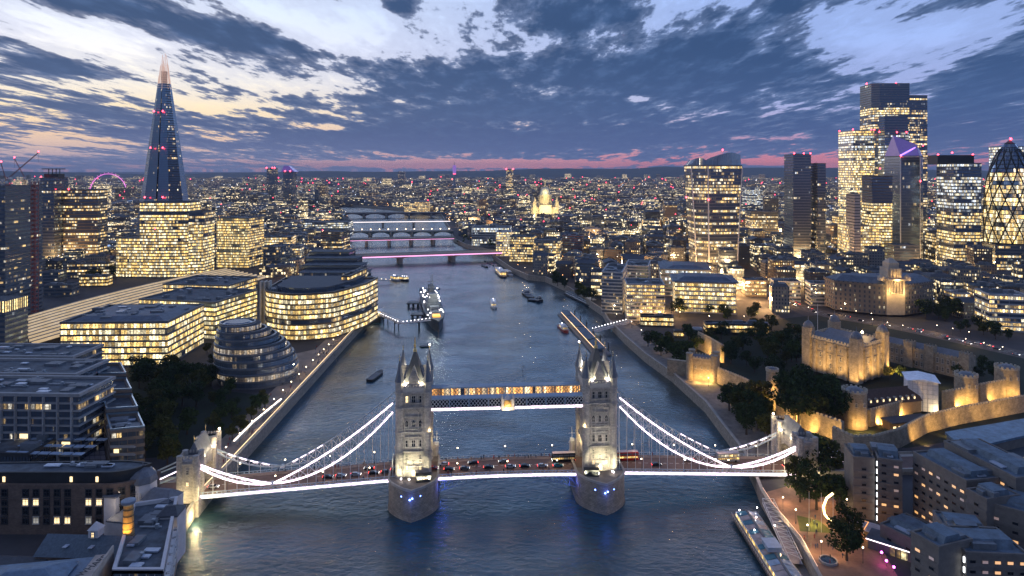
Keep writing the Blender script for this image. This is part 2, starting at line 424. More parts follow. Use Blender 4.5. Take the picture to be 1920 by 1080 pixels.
RB = [GP(*p) for p in ((1530, 1075), (1500, 1019), (1447, 955), (1428, 925), (1416, 895), (1395, 850), (1360, 805), (1322, 755), (1260, 700), (1210, 665), (1172, 632), (1140, 600), (1130, 582), (1067, 540), (1022, 520), (990, 517), (960, 504), (928, 482), (922, 470), (872, 458), (850, 447), (845, 430), (835, 415), (828, 402), (760, 393), (680, 386), (600, 381), (560, 379))]
LB = [ext(LB[1], LB[0], 170)] + LB
RB = [ext(RB[1], RB[0], 170)] + RB
BIG = 40000
gp = LB + RB[::-1] + [(BIG, RB[0][1]), (BIG, BIG), (-BIG, BIG), (-BIG, LB[0][1])]
g = MB(); vs = [Vector((x, y, 0)) for x, y in gp]
for t in tessellate_polygon([vs]):
    pts = [(gp[i][0], gp[i][1], 6.0) for i in t]
    a, b_, c = (Vector(p) for p in pts)
    if (b_ - a).cross(c - a).z < 0: pts = pts[::-1]
    g.face(pts)
M_ground = mat("ground_asphalt", (.045, .045, .05), .85, var=.5, scale=.02)
tag(g.build("ground", M_ground), kind='structure')
w = MB(); w.face([(-2600, 20, 0), (1500, 20, 0), (1500, 3600, 0), (-2600, 3600, 0)])
tag(w.build("water", water_mat()), kind='structure')
h = MB()
hx = [-24000 + 600 * i for i in range(81)]
def hz(x):
    base = 40 + 30 * math.sin(x / 2600 + 1) + 18 * math.sin(x / 900) + 8 * math.sin(x / 350)
    return 60 + base + (85 if x > 2500 else 25) * (0.6 + .4 * math.sin(x / 3900 + .4))
for i in range(80):
    x0, x1 = hx[i], hx[i + 1]
    h.face([(x0, 11500, 2), (x1, 11500, 2), (x1, 13500, hz(x1)), (x0, 13500, hz(x0))])
    h.face([(x0, 13500, hz(x0)), (x1, 13500, hz(x1)), (x1, 17000, 2), (x0, 17000, 2)])
tag(h.build("hills", mat("hill_woods", (.03, .045, .035), .95, var=.5, scale=.004)), kind='structure')

M_stone = mat("granite", (.34, .30, .25), .85, var=.3, scale=.5, brick=(1.6, .7))
M_coping = mat("coping_stone", (.42, .39, .34), .8)
M_pave = mat("paving", (.26, .22, .18), .8, var=.3, scale=.12)
M_road = mat("road_asphalt", (.055, .052, .05), .75, var=.25, scale=.3)
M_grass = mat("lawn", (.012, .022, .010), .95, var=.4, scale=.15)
M_white = mat("white_paint", (.78, .78, .76), .5, var=.1)
M_dark = mat("dark_metal", (.03, .035, .04), .5, var=.2)
M_steel = mat("grey_steel", (.30, .34, .38), .45, .2, var=.15)
def wall_strip(P, side, name, label, th=1.1, z0=-1.5, z1=7.0, m=None):
    """embankment wall along a polyline; side = +1 when land lies to the left of travel"""
    t = thing(name, label, "wall", (0, 0, 0)); a = MB(); c = MB(); r = MB()
    n = len(P); Q = []
    for i in range(n):
        d = (Vector(P[min(i + 1, n - 1)]) - Vector(P[max(i - 1, 0)])).normalized(); nn = Vector((-d.y, d.x)) * side
        Q.append((P[i][0] + nn.x * th, P[i][1] + nn.y * th))
    for i in range(n - 1):
        a.prism([P[i], P[i + 1], Q[i + 1], Q[i]], z0, z1)
        e = [(Vector(P[k]) + (Vector(P[k]) - Vector(Q[k])) * .25)[:] for k in (i, i + 1)]
        c.prism([e[0], e[1], Q[i + 1], Q[i]], z1, z1 + .25)
    a.build("masonry", m or M_stone, t); c.build("coping", M_coping, t); return t
wall_strip(LB[:11], 1, "embankment_wall", "stone river wall along the left bank promenade, with a pale coping")
wall_strip(LB[10:], 1, "embankment_wall", "distant stone river wall on the left bank past the moored warship")
wall_strip(RB[:6], -1, "embankment_wall", "dark stone quay wall under the hotel plaza at the right end of the bridge")
wall_strip(RB[5:13], -1, "embankment_wall", "curved stone river wall below the castle wharf on the right bank")
wall_strip(RB[12:], -1, "embankment_wall", "distant stone river wall on the right bank towards the flat lit bridge")
def sheet(name, P, z, m):
    b = MB(); vs = [Vector((x, y, 0)) for x, y in P]
    for t in tessellate_polygon([vs]):
        pts = [(P[i][0], P[i][1], z) for i in t]; a, q, c = (Vector(p) for p in pts)
        if (q - a).cross(c - a).z < 0: pts = pts[::-1]
        b.face(pts)
    return tag(b.build(name, m), kind='structure')
def strip(P, wd):
    n = len(P); A = []; B = []
    for i in range(n):
        d = (Vector(P[min(i + 1, n - 1)]) - Vector(P[max(i - 1, 0)])).normalized(); nn = Vector((-d.y, d.x)) * wd / 2
        A.append((P[i][0] + nn.x, P[i][1] + nn.y)); B.append((P[i][0] - nn.x, P[i][1] - nn.y))
    return A + B[::-1]
def shift(P, d, side):
    n = len(P); Q = []
    for i in range(n):
        e = (Vector(P[min(i + 1, n - 1)]) - Vector(P[max(i - 1, 0)])).normalized(); nn = Vector((-e.y, e.x)) * side * d
        Q.append((P[i][0] + nn.x, P[i][1] + nn.y))
    return Q
# riverside promenades and the wharf
sheet("promenade", shift(LB[3:9], 1.1, 1) + shift(LB[3:9], 17, 1)[::-1], 6.004, M_pave)
sheet("wharf_pavement", shift(RB[5:13], 1.1, -1) + shift(RB[5:13], 21, -1)[::-1], 6.004, mat("wharf_cobbles", (.20, .18, .16), .8, var=.4, scale=.2))
sheet("plaza", [GP(*p) for p in ((1428, 925), (1447, 955), (1500, 1019), (1530, 1075), (1560, 1110), (1700, 1110), (1660, 1040), (1600, 985), (1560, 930), (1500, 905))], 6.004, mat("plaza_brick", (.30, .17, .11), .8, var=.35, scale=.15))
sheet("square", [GP(*p) for p in ((690, 596), (660, 628), (600, 692), (560, 735), (555, 690), (545, 665), (590, 655), (640, 635), (660, 610))], 6.008, M_pave)
# road round the castle and the traffic junction
ROADC = [GP(*p) for p in ((1330, 500), (1430, 540), (1490, 572), (1560, 592), (1650, 607), (1740, 625), (1830, 645), (1940, 670), (2050, 700))]
sheet("road", strip(ROADC, 22), 6.006, mat("road_tower_hill", (.10, .085, .07), .75, var=.25, scale=.2))
for k, off in enumerate((-4, 0, 4)):
    P = shift(ROADC, abs(off), 1 if off > 0 else -1)
    b = MB()
    for i in range(len(P) - 1):
        a, c = Vector(P[i]), Vector(P[i + 1]); n = int((c - a).length / 9)
        for j in range(n):
            p, q = a.lerp(c, j / n), a.lerp(c, (j + .45) / n); s = strip([p[:], q[:]], .35)
            b.face([(*t, 6.011) for t in s])
    tag(b.build("road_marking", M_white), kind='structure')
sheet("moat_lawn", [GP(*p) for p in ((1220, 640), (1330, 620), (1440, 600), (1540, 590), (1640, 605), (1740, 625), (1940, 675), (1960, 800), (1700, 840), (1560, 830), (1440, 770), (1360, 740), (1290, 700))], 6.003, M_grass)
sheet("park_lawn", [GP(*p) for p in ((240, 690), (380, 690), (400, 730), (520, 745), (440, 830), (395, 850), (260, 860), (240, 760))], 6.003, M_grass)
# ================================================================= THE TWIN-TOWERED BRIDGE
M_tower = mat("bridge_stone", (.46, .43, .39), .85, var=.28, scale=.45, brick=(1.5, .62))
M_towd = mat("bridge_stone_dressing", (.54, .50, .44), .8, var=.2)
M_slate = mat("roof_slate", (.060, .068, .08), .6, var=.3, scale=.8)
M_leadr = mat("lead_roof", (.16, .17, .19), .55, var=.25, scale=.5)
M_bluest = mat("pale_blue_steel", (.42, .52, .60), .45, .1, var=.12)
M_gild = mat("gilded_finial", (.75, .55, .22), .35, .7)
M_glass = mat("dark_window_glass", (.012, .016, .022), .1, var=.2)
M_litw = glow("lit_window_glass", (1, .72, .32), 1.6)
def dotted(name, col, s):
    m = glow(name, col, s, True); nt = m.node_tree; N = nt.nodes; L = nt.links; b = N["Principled BSDF"]
    tc = N.new("ShaderNodeTexCoord"); n = N.new("ShaderNodeTexNoise"); n.inputs['Scale'].default_value = .75; n.inputs['Detail'].default_value = 3; n.inputs['Roughness'].default_value = .7
    L.new(tc.outputs['Object'], n.inputs['Vector']); r = N.new("ShaderNodeMapRange"); r.inputs[1].default_value = .36; r.inputs[2].default_value = .64; r.inputs[3].default_value = s * .35; r.inputs[4].default_value = s * 1.4
    L.new(n.outputs[0], r.inputs[0]); L.new(r.outputs[0], b.inputs['Emission Strength']); return m
M_strip = dotted("white_light_strip", (1, .78, .90), 2.6)
M_strip2 = glow("soft_light_strip", (1, .84, .86), 2.4, True)
M_orange = fac("walkway_lit_interior", (.05, .05, .05), 1.1, 1000, .78, (.04, -1, 2), (1, .46, .12), (1, .72, .40), .35, 2.6, z0=-500, run=3, inner=1.6)
M_globe = glow("lamp_globe", (1, .78, .5), 9)
M_globew = glow("white_lamp_globe", (1, .92, .95), 10)
M_globeb = glow("blue_lamp_globe", (.12, .22, 1), 14)
BR = math.atan2(6, 81.8)
BO = (-2.6, 309.0)
def BL(u, v): return (BO[0] + u * math.cos(BR) - v * math.sin(BR), BO[1] + u * math.sin(BR) + v * math.cos(BR))
bridge = thing("bascule_bridge", "stone bridge with two gothic towers, high double walkway and white lit chains", "bridge", (*BO, 0), BR)
def win_mesh(w, h, lit=False, arch=False, name="window"):
    b = MB(); b.m = 0
    top = h * (.72 if arch else 1)
    b.box(0, -.06, 0, w, .06, top)
    if arch: b.face([(-w / 2, -.09, top), (w / 2, -.09, top), (0, -.09, h)])
    b.m = 1
    b.box(-w / 2 - .1, -.12, -.1, .2, .28, top + .1); b.box(w / 2 + .1, -.12, -.1, .2, .28, top + .1); b.box(0, -.12, 0, .12, .2, top)
    b.box(0, -.12, top * .52, w, .2, .12); b.box(0, -.2, -.35, w + .6, .5, .25)
    if arch:
        b.bar((-w / 2 - .1, -.12, top), (0, -.12, h + .15), .13); b.bar((w / 2 + .1, -.12, top), (0, -.12, h + .15), .13)
    else: b.box(0, -.16, top, w + .5, .36, .28)
    me = b.mesh(name); me.materials.append(M_litw if lit else M_glass); me.materials.append(M_towd); return me
WM = {(k, l, a): win_mesh(*k, l, a) for k in ((1.1, 2.8), (1.5, 2.8), (.8, 1.6), (1.0, 2.2)) for l in (False, True) for a in (False, True)}
def win(par, x, y, z, rz, k, lit=False, arch=False, name="window", mesh=None):
    o = bpy.data.objects.new(name, mesh or WM[(k, lit, arch)]); COL.objects.link(o); o.parent = par
    o.location = (x, y, z); o.rotation_euler = (0, 0, rz); return o
def octo(cx, cy, r, n=8): return [(cx + r * math.cos(PI / n + 2 * PI * k / n), cy + r * math.sin(PI / n + 2 * PI * k / n)) for k in range(n)]
def bridge_tower(u0, flip):
    T = MB(); hw, hv = 6.3, 9.2
    T.at(u0, 0, 0)
    T.box(0, 0, 17, 2 * hw, 2 * hv, 36)                         # above the road arch
    for s in (-1, 1): T.box(0, s * 7.4, 11, 2 * hw, 3.6, 6)      # the legs either side of the road arch
    for zc, e, hh in ((23.2, .75, .7), (31.6, .5, .6), (33.0, .35, .4), (42.0, .5, .7), (48.6, .8, .9)):
        T.box(0, 0, zc, 2 * (hw + e), 2 * (hv + e), hh)
    for zc in (22.4, 41.2, 47.8):                                # corbel tables
        for k in range(15):
            T.box(-5.6 + k * .8, -hv - .25, zc, .36, .6, .8)
        for s in (-1, 1):
            for k in range(22): T.box(s * (hw + .25), -8.4 + k * .8, zc, .6, .36, .8)
    for s in (-1, 1):                                            # ribs framing the window bays
        for q in (3.7, 2.1):
            T.box(s * q, -hv - .18, 24.0, .45, .5, 17)
            T.box(s * q, -hv - .18, 43.0, .45, .5, 5)
        T.box(s * 4.0, -hv - .15, 13, .5, .5, 9.4)
    T.box(0, -hv - .2, 29.6, 7.6, .6, .5); T.box(0, -hv - .2, 38.4, 7.6, .6, .5); T.box(0, -hv - .3, 44.3, 7.0, .9, .4)
    T.box(0, -hv - .25, 12.4, 4.2, .8, 5.0)                      # porch
    tw = T.build("tower", M_tower, bridge)
    p = MB(); p.at(u0, 0, 0)
    p.ring([(-hw - .7, -hv - .7), (hw + .7, -hv - .7), (hw + .7, hv + .7), (-hw - .7, hv + .7)], [(-hw, -hv), (hw, -hv), (hw, hv), (-hw, hv)], 49.5, 51.3)
    for k in range(9):
        for s in (-1, 1): p.box(-4.8 + k * 1.2, s * (hv + .35), 51.3, .6, .6, .7)
    for k in range(13):
        for s in (-1, 1): p.box(s * (hw + .35), -7.2 + k * 1.2, 51.3, .6, .6, .7)
    p.build("parapet", M_towd, tw)
    for sx in (-1, 1):
        for sy in (-1, 1):
            t = MB(); cx, cy = u0 + sx * 6.0, sy * 8.9
            t.prism(octo(cx, cy, 1.85), 11, 54.2)
            for zc in (23.2, 31.8, 42.2, 48.8, 53.4): t.prism(octo(cx, cy, 2.15), zc, zc + .6)
            tr = t.build("turret", M_tower, tw)
            c = MB(); c.lathe(cx, cy, [(2.25, 54.0), (1.25, 57.6), (.16, 63.2)], 8, PI / 8); c.build("turret_spire", M_leadr, tw)
            c = MB(); c.bar((cx, cy, 63), (cx, cy, 65.4), .09); c.box(cx, cy, 64.3, 1.0, .14, .16); c.ball((cx, cy, 63.2), .28); c.build("finial", M_gild, tw)
    r = MB(); r.at(u0, 0, 0)
    r.prism([(-4.9, -7.2), (4.9, -7.2), (4.9, 7.2), (-4.9, 7.2)], 51, 64.6, True, True, [(-.5, -1.6), (.5, -1.6), (.5, 1.6), (-.5, 1.6)])
    r.build("main_roof", M_slate, tw)
    f = MB(); f.at(u0, 0, 0); f.lathe(0, 0, [(.9, 64.4), (.7, 65.0), (.95, 65.3), (.35, 66), (.55, 67.6), (.22, 68), (.3, 69.3), (.04, 71.2)], 8); f.build("crown_finial", M_gild, tw)
    for sy in (-1, 1):                                           # gables on river faces
        gb = MB(); gb.at(u0, 0, 0)
        gb.prism([(-2.1, sy * 9.0), (2.1, sy * 9.0), (2.1, sy * 5.2), (-2.1, sy * 5.2)], 49.5, 54.6)
        gb.face([(-2.1, sy * 9.0, 54.6), (2.1, sy * 9.0, 54.6), (0, sy * 9.0, 59.8)][::-sy]); gb.bar((-2.3, sy * 9, 54.4), (0, sy * 9, 60.2), .22); gb.bar((2.3, sy * 9, 54.4), (0, sy * 9, 60.2), .22)
        gb.face([(-2.1, sy * 9, 54.6), (0, sy * 9, 59.8), (0, sy * 3, 59.8), (-2.1, sy * 5, 54.6)]); gb.face([(2.1, sy * 9, 54.6), (2.1, sy * 5, 54.6), (0, sy * 3, 59.8), (0, sy * 9, 59.8)])
        gb.build("gable", M_tower, tw)
    for sx in (-1, 1):
        gb = MB(); gb.at(u0, 0, 0); gb.prism([(sx * 6, -2.2), (sx * 6, 2.2), (sx * 3, 2.2), (sx * 3, -2.2)], 49.5, 54.0)
        gb.face([(sx * 6, -2.2, 54), (sx * 6, 2.2, 54), (sx * 6, 0, 58.5)][::sx]); gb.face([(sx * 6, -2.2, 54), (sx * 6, 0, 58.5), (sx * 1.5, 0, 58.5), (sx * 3, -2.2, 54)]); gb.face([(sx * 6, 2.2, 54), (sx * 3, 2.2, 54), (sx * 1.5, 0, 58.5), (sx * 6, 0, 58.5)])
        gb.build("gable", M_tower, tw)
    y = -hv
    for zc, k in ((25.6, (1.5, 2.8)), (34.4, (1.1, 2.8)), (44.8, (1.5, 2.8))):
        for q in (-2.9, 0, 2.9) if k[0] == 1.1 else (-2.6, 0, 2.6): win(tw, u0 + q, y, zc, 0, k, arch=(zc == 34.4), lit=(zc == 44.8 and q < -1 and u0 < 0))
    for q, zc in ((-2.9, 15.5), (2.9, 15.5), (-2.9, 18.2), (2.9, 18.2), (0, 17.8)): win(tw, u0 + q, y, zc, 0, (.8, 1.6), lit=(zc == 15.5))
    for q in (-2.9, 2.9): win(tw, u0 + q, y, 20.4, 0, (.8, 1.6), arch=True)
    win(tw, u0, y - .68, 13.0, 0, (1.5, 2.8), arch=True, lit=True, name="door")
    for sx, rz in ((-1, -PI / 2), (1, PI / 2)):
        for zc in (25.6, 34.4, 44.0):
            for q in (-4, -1.4, 1.4, 4): win(tw, u0 + sx * hw, q, zc, rz, (1.1, 2.8), arch=True)
    # uplights at the foot and the roof
    for q in (-5.5, 5.5):
        lamp((*BL(u0 + q * .55, -20.5), 13.9), 8200, (1, .90, .58), .3, 'SPOT', (*BL(u0 + q * .5, -hv), 17.5), 58)
        lamp((*BL(u0 + q * 1.35, -15.5), 13.7), 2600, (1, .90, .58), .3, 'SPOT', (*BL(u0 + q * .95, -hv), 18.0), 80)
        lamp((*BL(u0 + q * .4, -21.5), 13.6), 7500, (1, .90, .74), .3, 'SPOT', (*BL(u0 + q * .4, -hv), 37.0), 52)  # wash spots added to brighten the upper tower, no real lamp here
    for q in (-3.4, 3.4): lamp((*BL(u0 + q, -9.0), 53.2), 2600, (1, .86, .55), .2)
    lamp((*BL(u0 - flip * 7.8, 3), 22), 1100, (1, .76, .36), .3)
    lamp((*BL(u0 - flip * 7.0, -10.6), 33), 420, (1, .74, .36), .3)
    lamp((*BL(u0 - flip * 3.8, 6.6), 55.0), 2400, (1, .88, .7), .2); lamp((*BL(u0 + flip * 3.8, 6.6), 55.0), 1200, (1, .88, .7), .2)
    fl = MB()
    for q in (-3.4, 3.4): fl.ball((u0 + q, -9.35, 52.6), .42); fl.cut()
    fl.ball((u0 - flip * 6.2, 8.7, 65.3), .4); fl.cut()
    for q, v in ((-5, -13.5), (-1.5, -14.2), (4.8, -12.8), (5.2, -13.6)): fl.ball((u0 + q, v, 13.6), .36); fl.cut()
    fl.each("floodlight", M_globew, tw)
    return tw
def pier_poly(u0, d=0.0):
    P = []
    for k in range(7): a = k / 6; P.append((u0 - (10.6 + d) * math.cos(a * PI / 2) ** .8, -10 - (13.5 + d) * a ** 1.05 if a < 1 else -10 - 13.5 - d))
    L_ = P[:]; Q = L_ + [(2 * u0 - x, y) for x, y in L_[:-1][::-1]]
    return Q + [(x, -y) for x, y in Q[::-1]]
def bridge_pier(u0):
    p = MB(); p.prism(pier_poly(u0, .9), -3, 1.5, True, True, pier_poly(u0, .25)); p.prism(pier_poly(u0), 1.5, 12.3)
    pr = p.build("pier", M_stone, bridge)
    q = MB(); q.ring(pier_poly(u0, .35), pier_poly(u0, -.5), 12.3, 13.3); q.build("pier_parapet", M_coping, pr)
    q = MB(); q.prism(pier_poly(u0, -.5), 12.3, 12.5); q.build("pier_deck", M_pave, pr)
    f = MB()
    for a, z in ((-4.2, 9.4), (-.6, 9.2), (.5, 9.8), (3.6, 9.6)):
        yy = -24.0 + abs(a) * .85; f.ball((u0 + a, yy, z), .34); f.cut()
    f.each("blue_lamp", M_globeb, pr)
    lamp((*BL(u0 - .2, -25.4), 9.3), 300, (.08, .16, 1), .3)
    c = MB(); c.at(u0 + (4.6 if u0 < 0 else -4.6), -13.6, 12.5, .12 if u0 < 0 else -.1); c.box(0, 0, 0, 6.4, 2.6, .5); c.box(0, 0, .5, 6.0, 2.3, 2.1); c.box(0, 0, 2.6, 6.8, 3.0, .25)
    cb = c.build("control_cabin", M_dark, pr)
    c2 = MB(); c2.at(u0 + (4.6 if u0 < 0 else -4.6), -13.6, 12.5, .12 if u0 < 0 else -.1)
    for k in range(5): c2.box(-2.2 + k * 1.1, -1.18, 1.2, .8, .06, .9); c2.cut()
    c2.each("cabin_window", M_litw if u0 < 0 else M_glass, pr)
    for sy in (1,):                                              # round sentry turrets behind the tower
        for q in (-8.4, 8.4):
            s = MB(); s.lathe(u0 + q, 13.0, [(1.8, 12.3), (1.8, 16.2), (2.1, 16.3), (2.0, 17), (1.1, 18.2), (0, 18.8)], 10); s.build("sentry_turret", M_towd, pr)
    m_ = MB(); x0 = u0 + (9.4 if u0 < 0 else -9.4); m_.bar((x0, 10, 13), (x0, 10, 25), .14); m_.bar((x0 - 1.6, 10, 22), (x0 + 1.6, 10, 22), .08); m_.box(x0, 10, 18.4, 1.8, 1.2, 1.4); m_.build("signal_mast", M_white, pr)
    return pr
bridge_pier(-41.0); bridge_pier(41.0)
bridge_tower(-41.0, -1); bridge_tower(41.0, 1)
# ---- high walkways
for v, inner in ((-7.6, False), (7.6, True)):
    b = MB(); x0, x1 = -34.9, 34.9
    b.box(0, v, 41.0, x1 - x0, 3.4, .9); b.box(0, v, 45.6, x1 - x0, 3.8, .5)
    b.gable(0, v, 46.1, x1 - x0, 3.4, .9, 0, .2)
    for k in range(9): b.box(x0 + 1 + k * (x1 - x0 - 2) / 8, v - 1.75, 41.9, .5, .35, 3.8); b.box(x0 + 1 + k * (x1 - x0 - 2) / 8, v + 1.75, 41.9, .5, .35, 3.8)
    wk = b.build("walkway", M_bluest, bridge)
    l = MB(); n = 46; st = (x1 - x0) / n
    for s in (-1, 1):
        for k in range(n):
            a, c = x0 + k * st, x0 + (k + 1) * st; y = v + s * 1.72
            l.bar((a, y, 41.9), (c, y, 43.8), .12); l.bar((a, y, 43.8), (c, y, 41.9), .12); l.bar((a, y, 43.8), (c, y, 45.6), .12); l.bar((a, y, 45.6), (c, y, 43.8), .12)
    l.build("lattice", mat("lattice_paint", (.16, .22, .28), .5) if inner else M_white, wk)
    g_ = MB(); g_.box(0, v, 41.95, x1 - x0, 2.6, 3.6); g_.build("lit_interior" if inner else "glazed_corridor", M_orange if inner else M_glass, wk)
    s_ = MB()
    if inner: s_.box(0, v + 1.95, 41.2, 69.8, .12, .5)
    else: s_.box(-19.1, v - 1.82, 40.95, 31.6, .25, 1.05); s_.cut(); s_.box(19.1, v - 1.82, 40.95, 31.6, .25, 1.05)
    s_.each("light_strip", M_strip, wk)
cr = MB(); cr.at(0, -9.7, 0); cr.box(0, 0, 41, 5.4, .5, 4.4); cr.box(0, -.2, 40.6, 5.9, .9, .5)
cr.lathe(0, 0, [(0, 45.4), (1.6, 45.4), (1.0, 46.4), (.25, 46.9), (.3, 47.3), (0, 47.9)], 8)
for s in (-1, 1): cr.box(s * 2.5, -.1, 41, .9, .9, 5.4); cr.lathe(s * 2.5, -.1, [(.6, 46.4), (0, 47.9)], 6)
crest = cr.build("heraldic_crest", mat("crest_white_stone", (.75, .68, .6), .6), bridge)
cr = MB(); cr.at(0, -10.05, 0); cr.lathe(0, -.0, [(1.5, 42.0), (1.75, 43.2), (1.5, 44.6), (.9, 45.1)], 12, sy=.16); cr.box(0, -.2, 41.9, .3, .2, 3.1); cr.box(0, -.2, 43.3, 3, .2, .3); cr.build("shield", mat("shield_gold", (.70, .42, .12), .5, .2), crest)
lamp((*BL(0, -12.6), 41.2), 900, (1, .80, .52), .3)
# ---- decks
def dz(u):
    if u < -51: return 11.7 - (-51 - u) * .055
    if u > 51: return 11.7 - (u - 51) * .043
    return 11.7 + .5 * (1 - (u / 31) ** 2) * (1 if abs(u) < 31 else 0)
def deck(name, u0, u1, n):
    U = [u0 + (u1 - u0) * k / n for k in range(n + 1)]
    b = MB(); r = MB(); pv = {-1: MB(), 1: MB()}; par = {-1: MB(), 1: MB()}; st = MB(); st2 = MB(); mk = MB()
    for a, c in zip(U, U[1:]):
        za, zc = dz(a), dz(c)
        def slab(B, v0, v1, t0, t1):
            B.face([(a, v0, za + t1), (c, v0, zc + t1), (c, v1, zc + t1), (a, v1, za + t1)]); B.face([(a, v1, za + t0), (c, v1, zc + t0), (c, v0, zc + t0), (a, v0, za + t0)])
            B.face([(a, v0, za + t0), (c, v0, zc + t0), (c, v0, zc + t1), (a, v0, za + t1)]); B.face([(c, v1, zc + t0), (a, v1, za + t0), (a, v1, za + t1), (c, v1, zc + t1)])
            B.face([(a, v0, za + t0), (a, v0, za + t1), (a, v1, za + t1), (a, v1, za + t0)]); B.face([(c, v0, zc + t0), (c, v1, zc + t0), (c, v1, zc + t1), (c, v0, zc + t1)])
        slab(b, -9.0, 9.0, -1.6, 0)
        r.face([(a, -5.6, za + .02), (c, -5.6, zc + .02), (c, 5.6, zc + .02), (a, 5.6, za + .02)])
        for s in (-1, 1):
            slab(pv[s], s * 7.2 - 1.55, s * 7.2 + 1.55, .0, .15)
            slab(par[s], s * 8.9 - .12, s * 8.9 + .12, 1.0, 1.2); slab(par[s], s * 8.9 - .08, s * 8.9 + .08, .15, .3)
            nn = max(2, int((c - a) / 1.6))
            for k in range(nn): q = a + (c - a) * (k + .5) / nn; par[s].box(q, s * 8.9, za + (zc - za) * (k + .5) / nn + .15, .5 if k % 3 == 0 else .16, .14, 1.0)
        slab(st, -9.32, -9.05, -1.1, -.15)
        slab(st2, 9.05, 9.2, -.7, -.3)
        for k in (0, .5): 
            q0 = a + (c - a) * k; q1 = q0 + (c - a) * .28
            mk.face([(q0, -.12, dz(q0) + .045), (q1, -.12, dz(q1) + .045), (q1, .12, dz(q1) + .045), (q0, .12, dz(q0) + .045)])
    d = b.build(name, M_bluest, bridge)
    r.build("roadway", mat("bridge_road", (.16, .10, .075), .75, var=.2, scale=.4), d); 
    for s in (-1, 1): pv[s].build("footway", mat("bridge_footway", (.30, .22, .17), .8), d); par[s].build("balustrade", M_bluest, d)
    st.build("light_strip", M_strip, d); st2.build("light_strip", M_strip2, d); mk.build("lane_marking", M_white, d)
    return d
dm = deck("bascule_deck", -31, 31, 12); dl = deck("side_deck", -131, -49, 14); dr = deck("side_deck", 49, 131, 14)
for s in (-1, 1):                                                # roadway across each pier through the arches
    b = MB(); b.box(s * 41, 0, 12.5, 20.4, 11.2, .06 - .8 + .0 if False else .05); b.build("roadway", MATS["bridge_road"], bridge)
ub = MB()
for s in (-1, 1):
    for v in (-8, -2.7, 2.7, 8):
        prev = None
        for k in range(9):
            u = 31 - k * 3.4; zb = 10.2 - 5.2 * (1 - k / 9) ** 1.8; p = (s * u, v, zb)
            ub.bar((s * u, v, zb), (s * u, v, 10.3), .14)
            if prev: ub.bar(prev, p, .2); ub.bar(prev, (s * u, v, 10.3), .12)
            prev = p
ub.build("under_truss", M_bluest, dm)
for s in (-1, 1): lamp((*BL(s * 28.4, -10.6), 8.6), 330, (.05, .12, 1), .3); lamp((*BL(s * 29, 3), 6), 300, (.05, .12, 1), .3)
# ---- suspension chains
def chain(s, v, lit):
    ujo, uto, uao = 101, 50.0, 131
    J = (s * ujo, dz(s * ujo) + 2.4); TU = (s * uto, 44.5); TL = (s * uto, 40.6); A = (s * uao, 19.6)
    def cur(P, Q, sag, n=14): return [(P[0] + (Q[0] - P[0]) * t, v, P[1] + (Q[1] - P[1]) * t - sag * 4 * t * (1 - t)) for t in [k / n for k in range(n + 1)]]
    up = cur(J, TU, 2.6); lo = cur(J, TL, 7.0)
    ua = cur(J, (A[0], A[1] + .6), 1.2, 6); la = cur(J, (A[0], A[1] - .8), 2.6, 6)
    c = MB(); wb = MB()
    for P in (up, lo, ua, la): c.tube(P, .33)
    for X, Y in ((up, lo), (ua, la)):
        for k in range(1, len(X) - 1):
            wb.bar(X[k], Y[k], .19)
            wb.bar(X[k], Y[k + 1], .15); wb.bar(Y[k], X[k + 1], .12)
        wb.cut()
    c.ball((J[0], v, J[1]), 1.0, 8)
    ch = c.build("suspension_chain", M_bluest, bridge)
    wb.each("web_bracing", M_white, ch)
    h = MB()
    for X in (lo, la):
        for k in range(1, len(X)):
            if k == len(X) - 1 and X is la: continue
            h.bar(X[k], (X[k][0], v, dz(X[k][0])), .13); h.cut()
    h.each("hanger", M_white, ch)
    l = MB(); dv = -.42 if v < 0 else .42
    for P in (up, lo, ua, la):
        Q = [(x, y + dv, z) for x, y, z in P]
        if lit: l.tube(Q, .42)
        else: l.tube(Q, .14)
        l.cut()
    if not lit:
        for P in (up, ua):
            for k in (1, 2, 3, 4):
                if k < len(P) - 1:
                    a, b_ = Vector(P[k]), Vector(P[k + 1]); l.bar(a.lerp(b_, .2) + Vector((0, -.4, 0)), a.lerp(b_, .85) + Vector((0, -.4, 0)), .26); l.cut()
    l.each("light_strip", M_strip, ch)
    # land tie beyond the abutment
    t = MB(); P = [(s * 138, v, 19), (s * 166, v, dz(s * 166) + 1.2)]; t.bar(P[0], P[1], .4); t.cut(); t.bar((P[0][0], v, 16.4), (P[1][0], v, P[1][2] - .6), .35); t.each("land_tie", M_bluest, ch)
    t = MB(); t.bar((P[0][0], v + dv, P[0][2]), (P[1][0], v + dv, P[1][2]), .25); t.build("light_strip", M_strip, ch)
    ring = MB(); ring.lathe(J[0], v - .95, [(1.1, J[1] - .1), (1.1, J[1] + .1)], 10); ring.build("pin_joint", M_white, ch)
for s in (-1, 1):
    chain(s, -8.4, True); chain(s, 8.4, False)
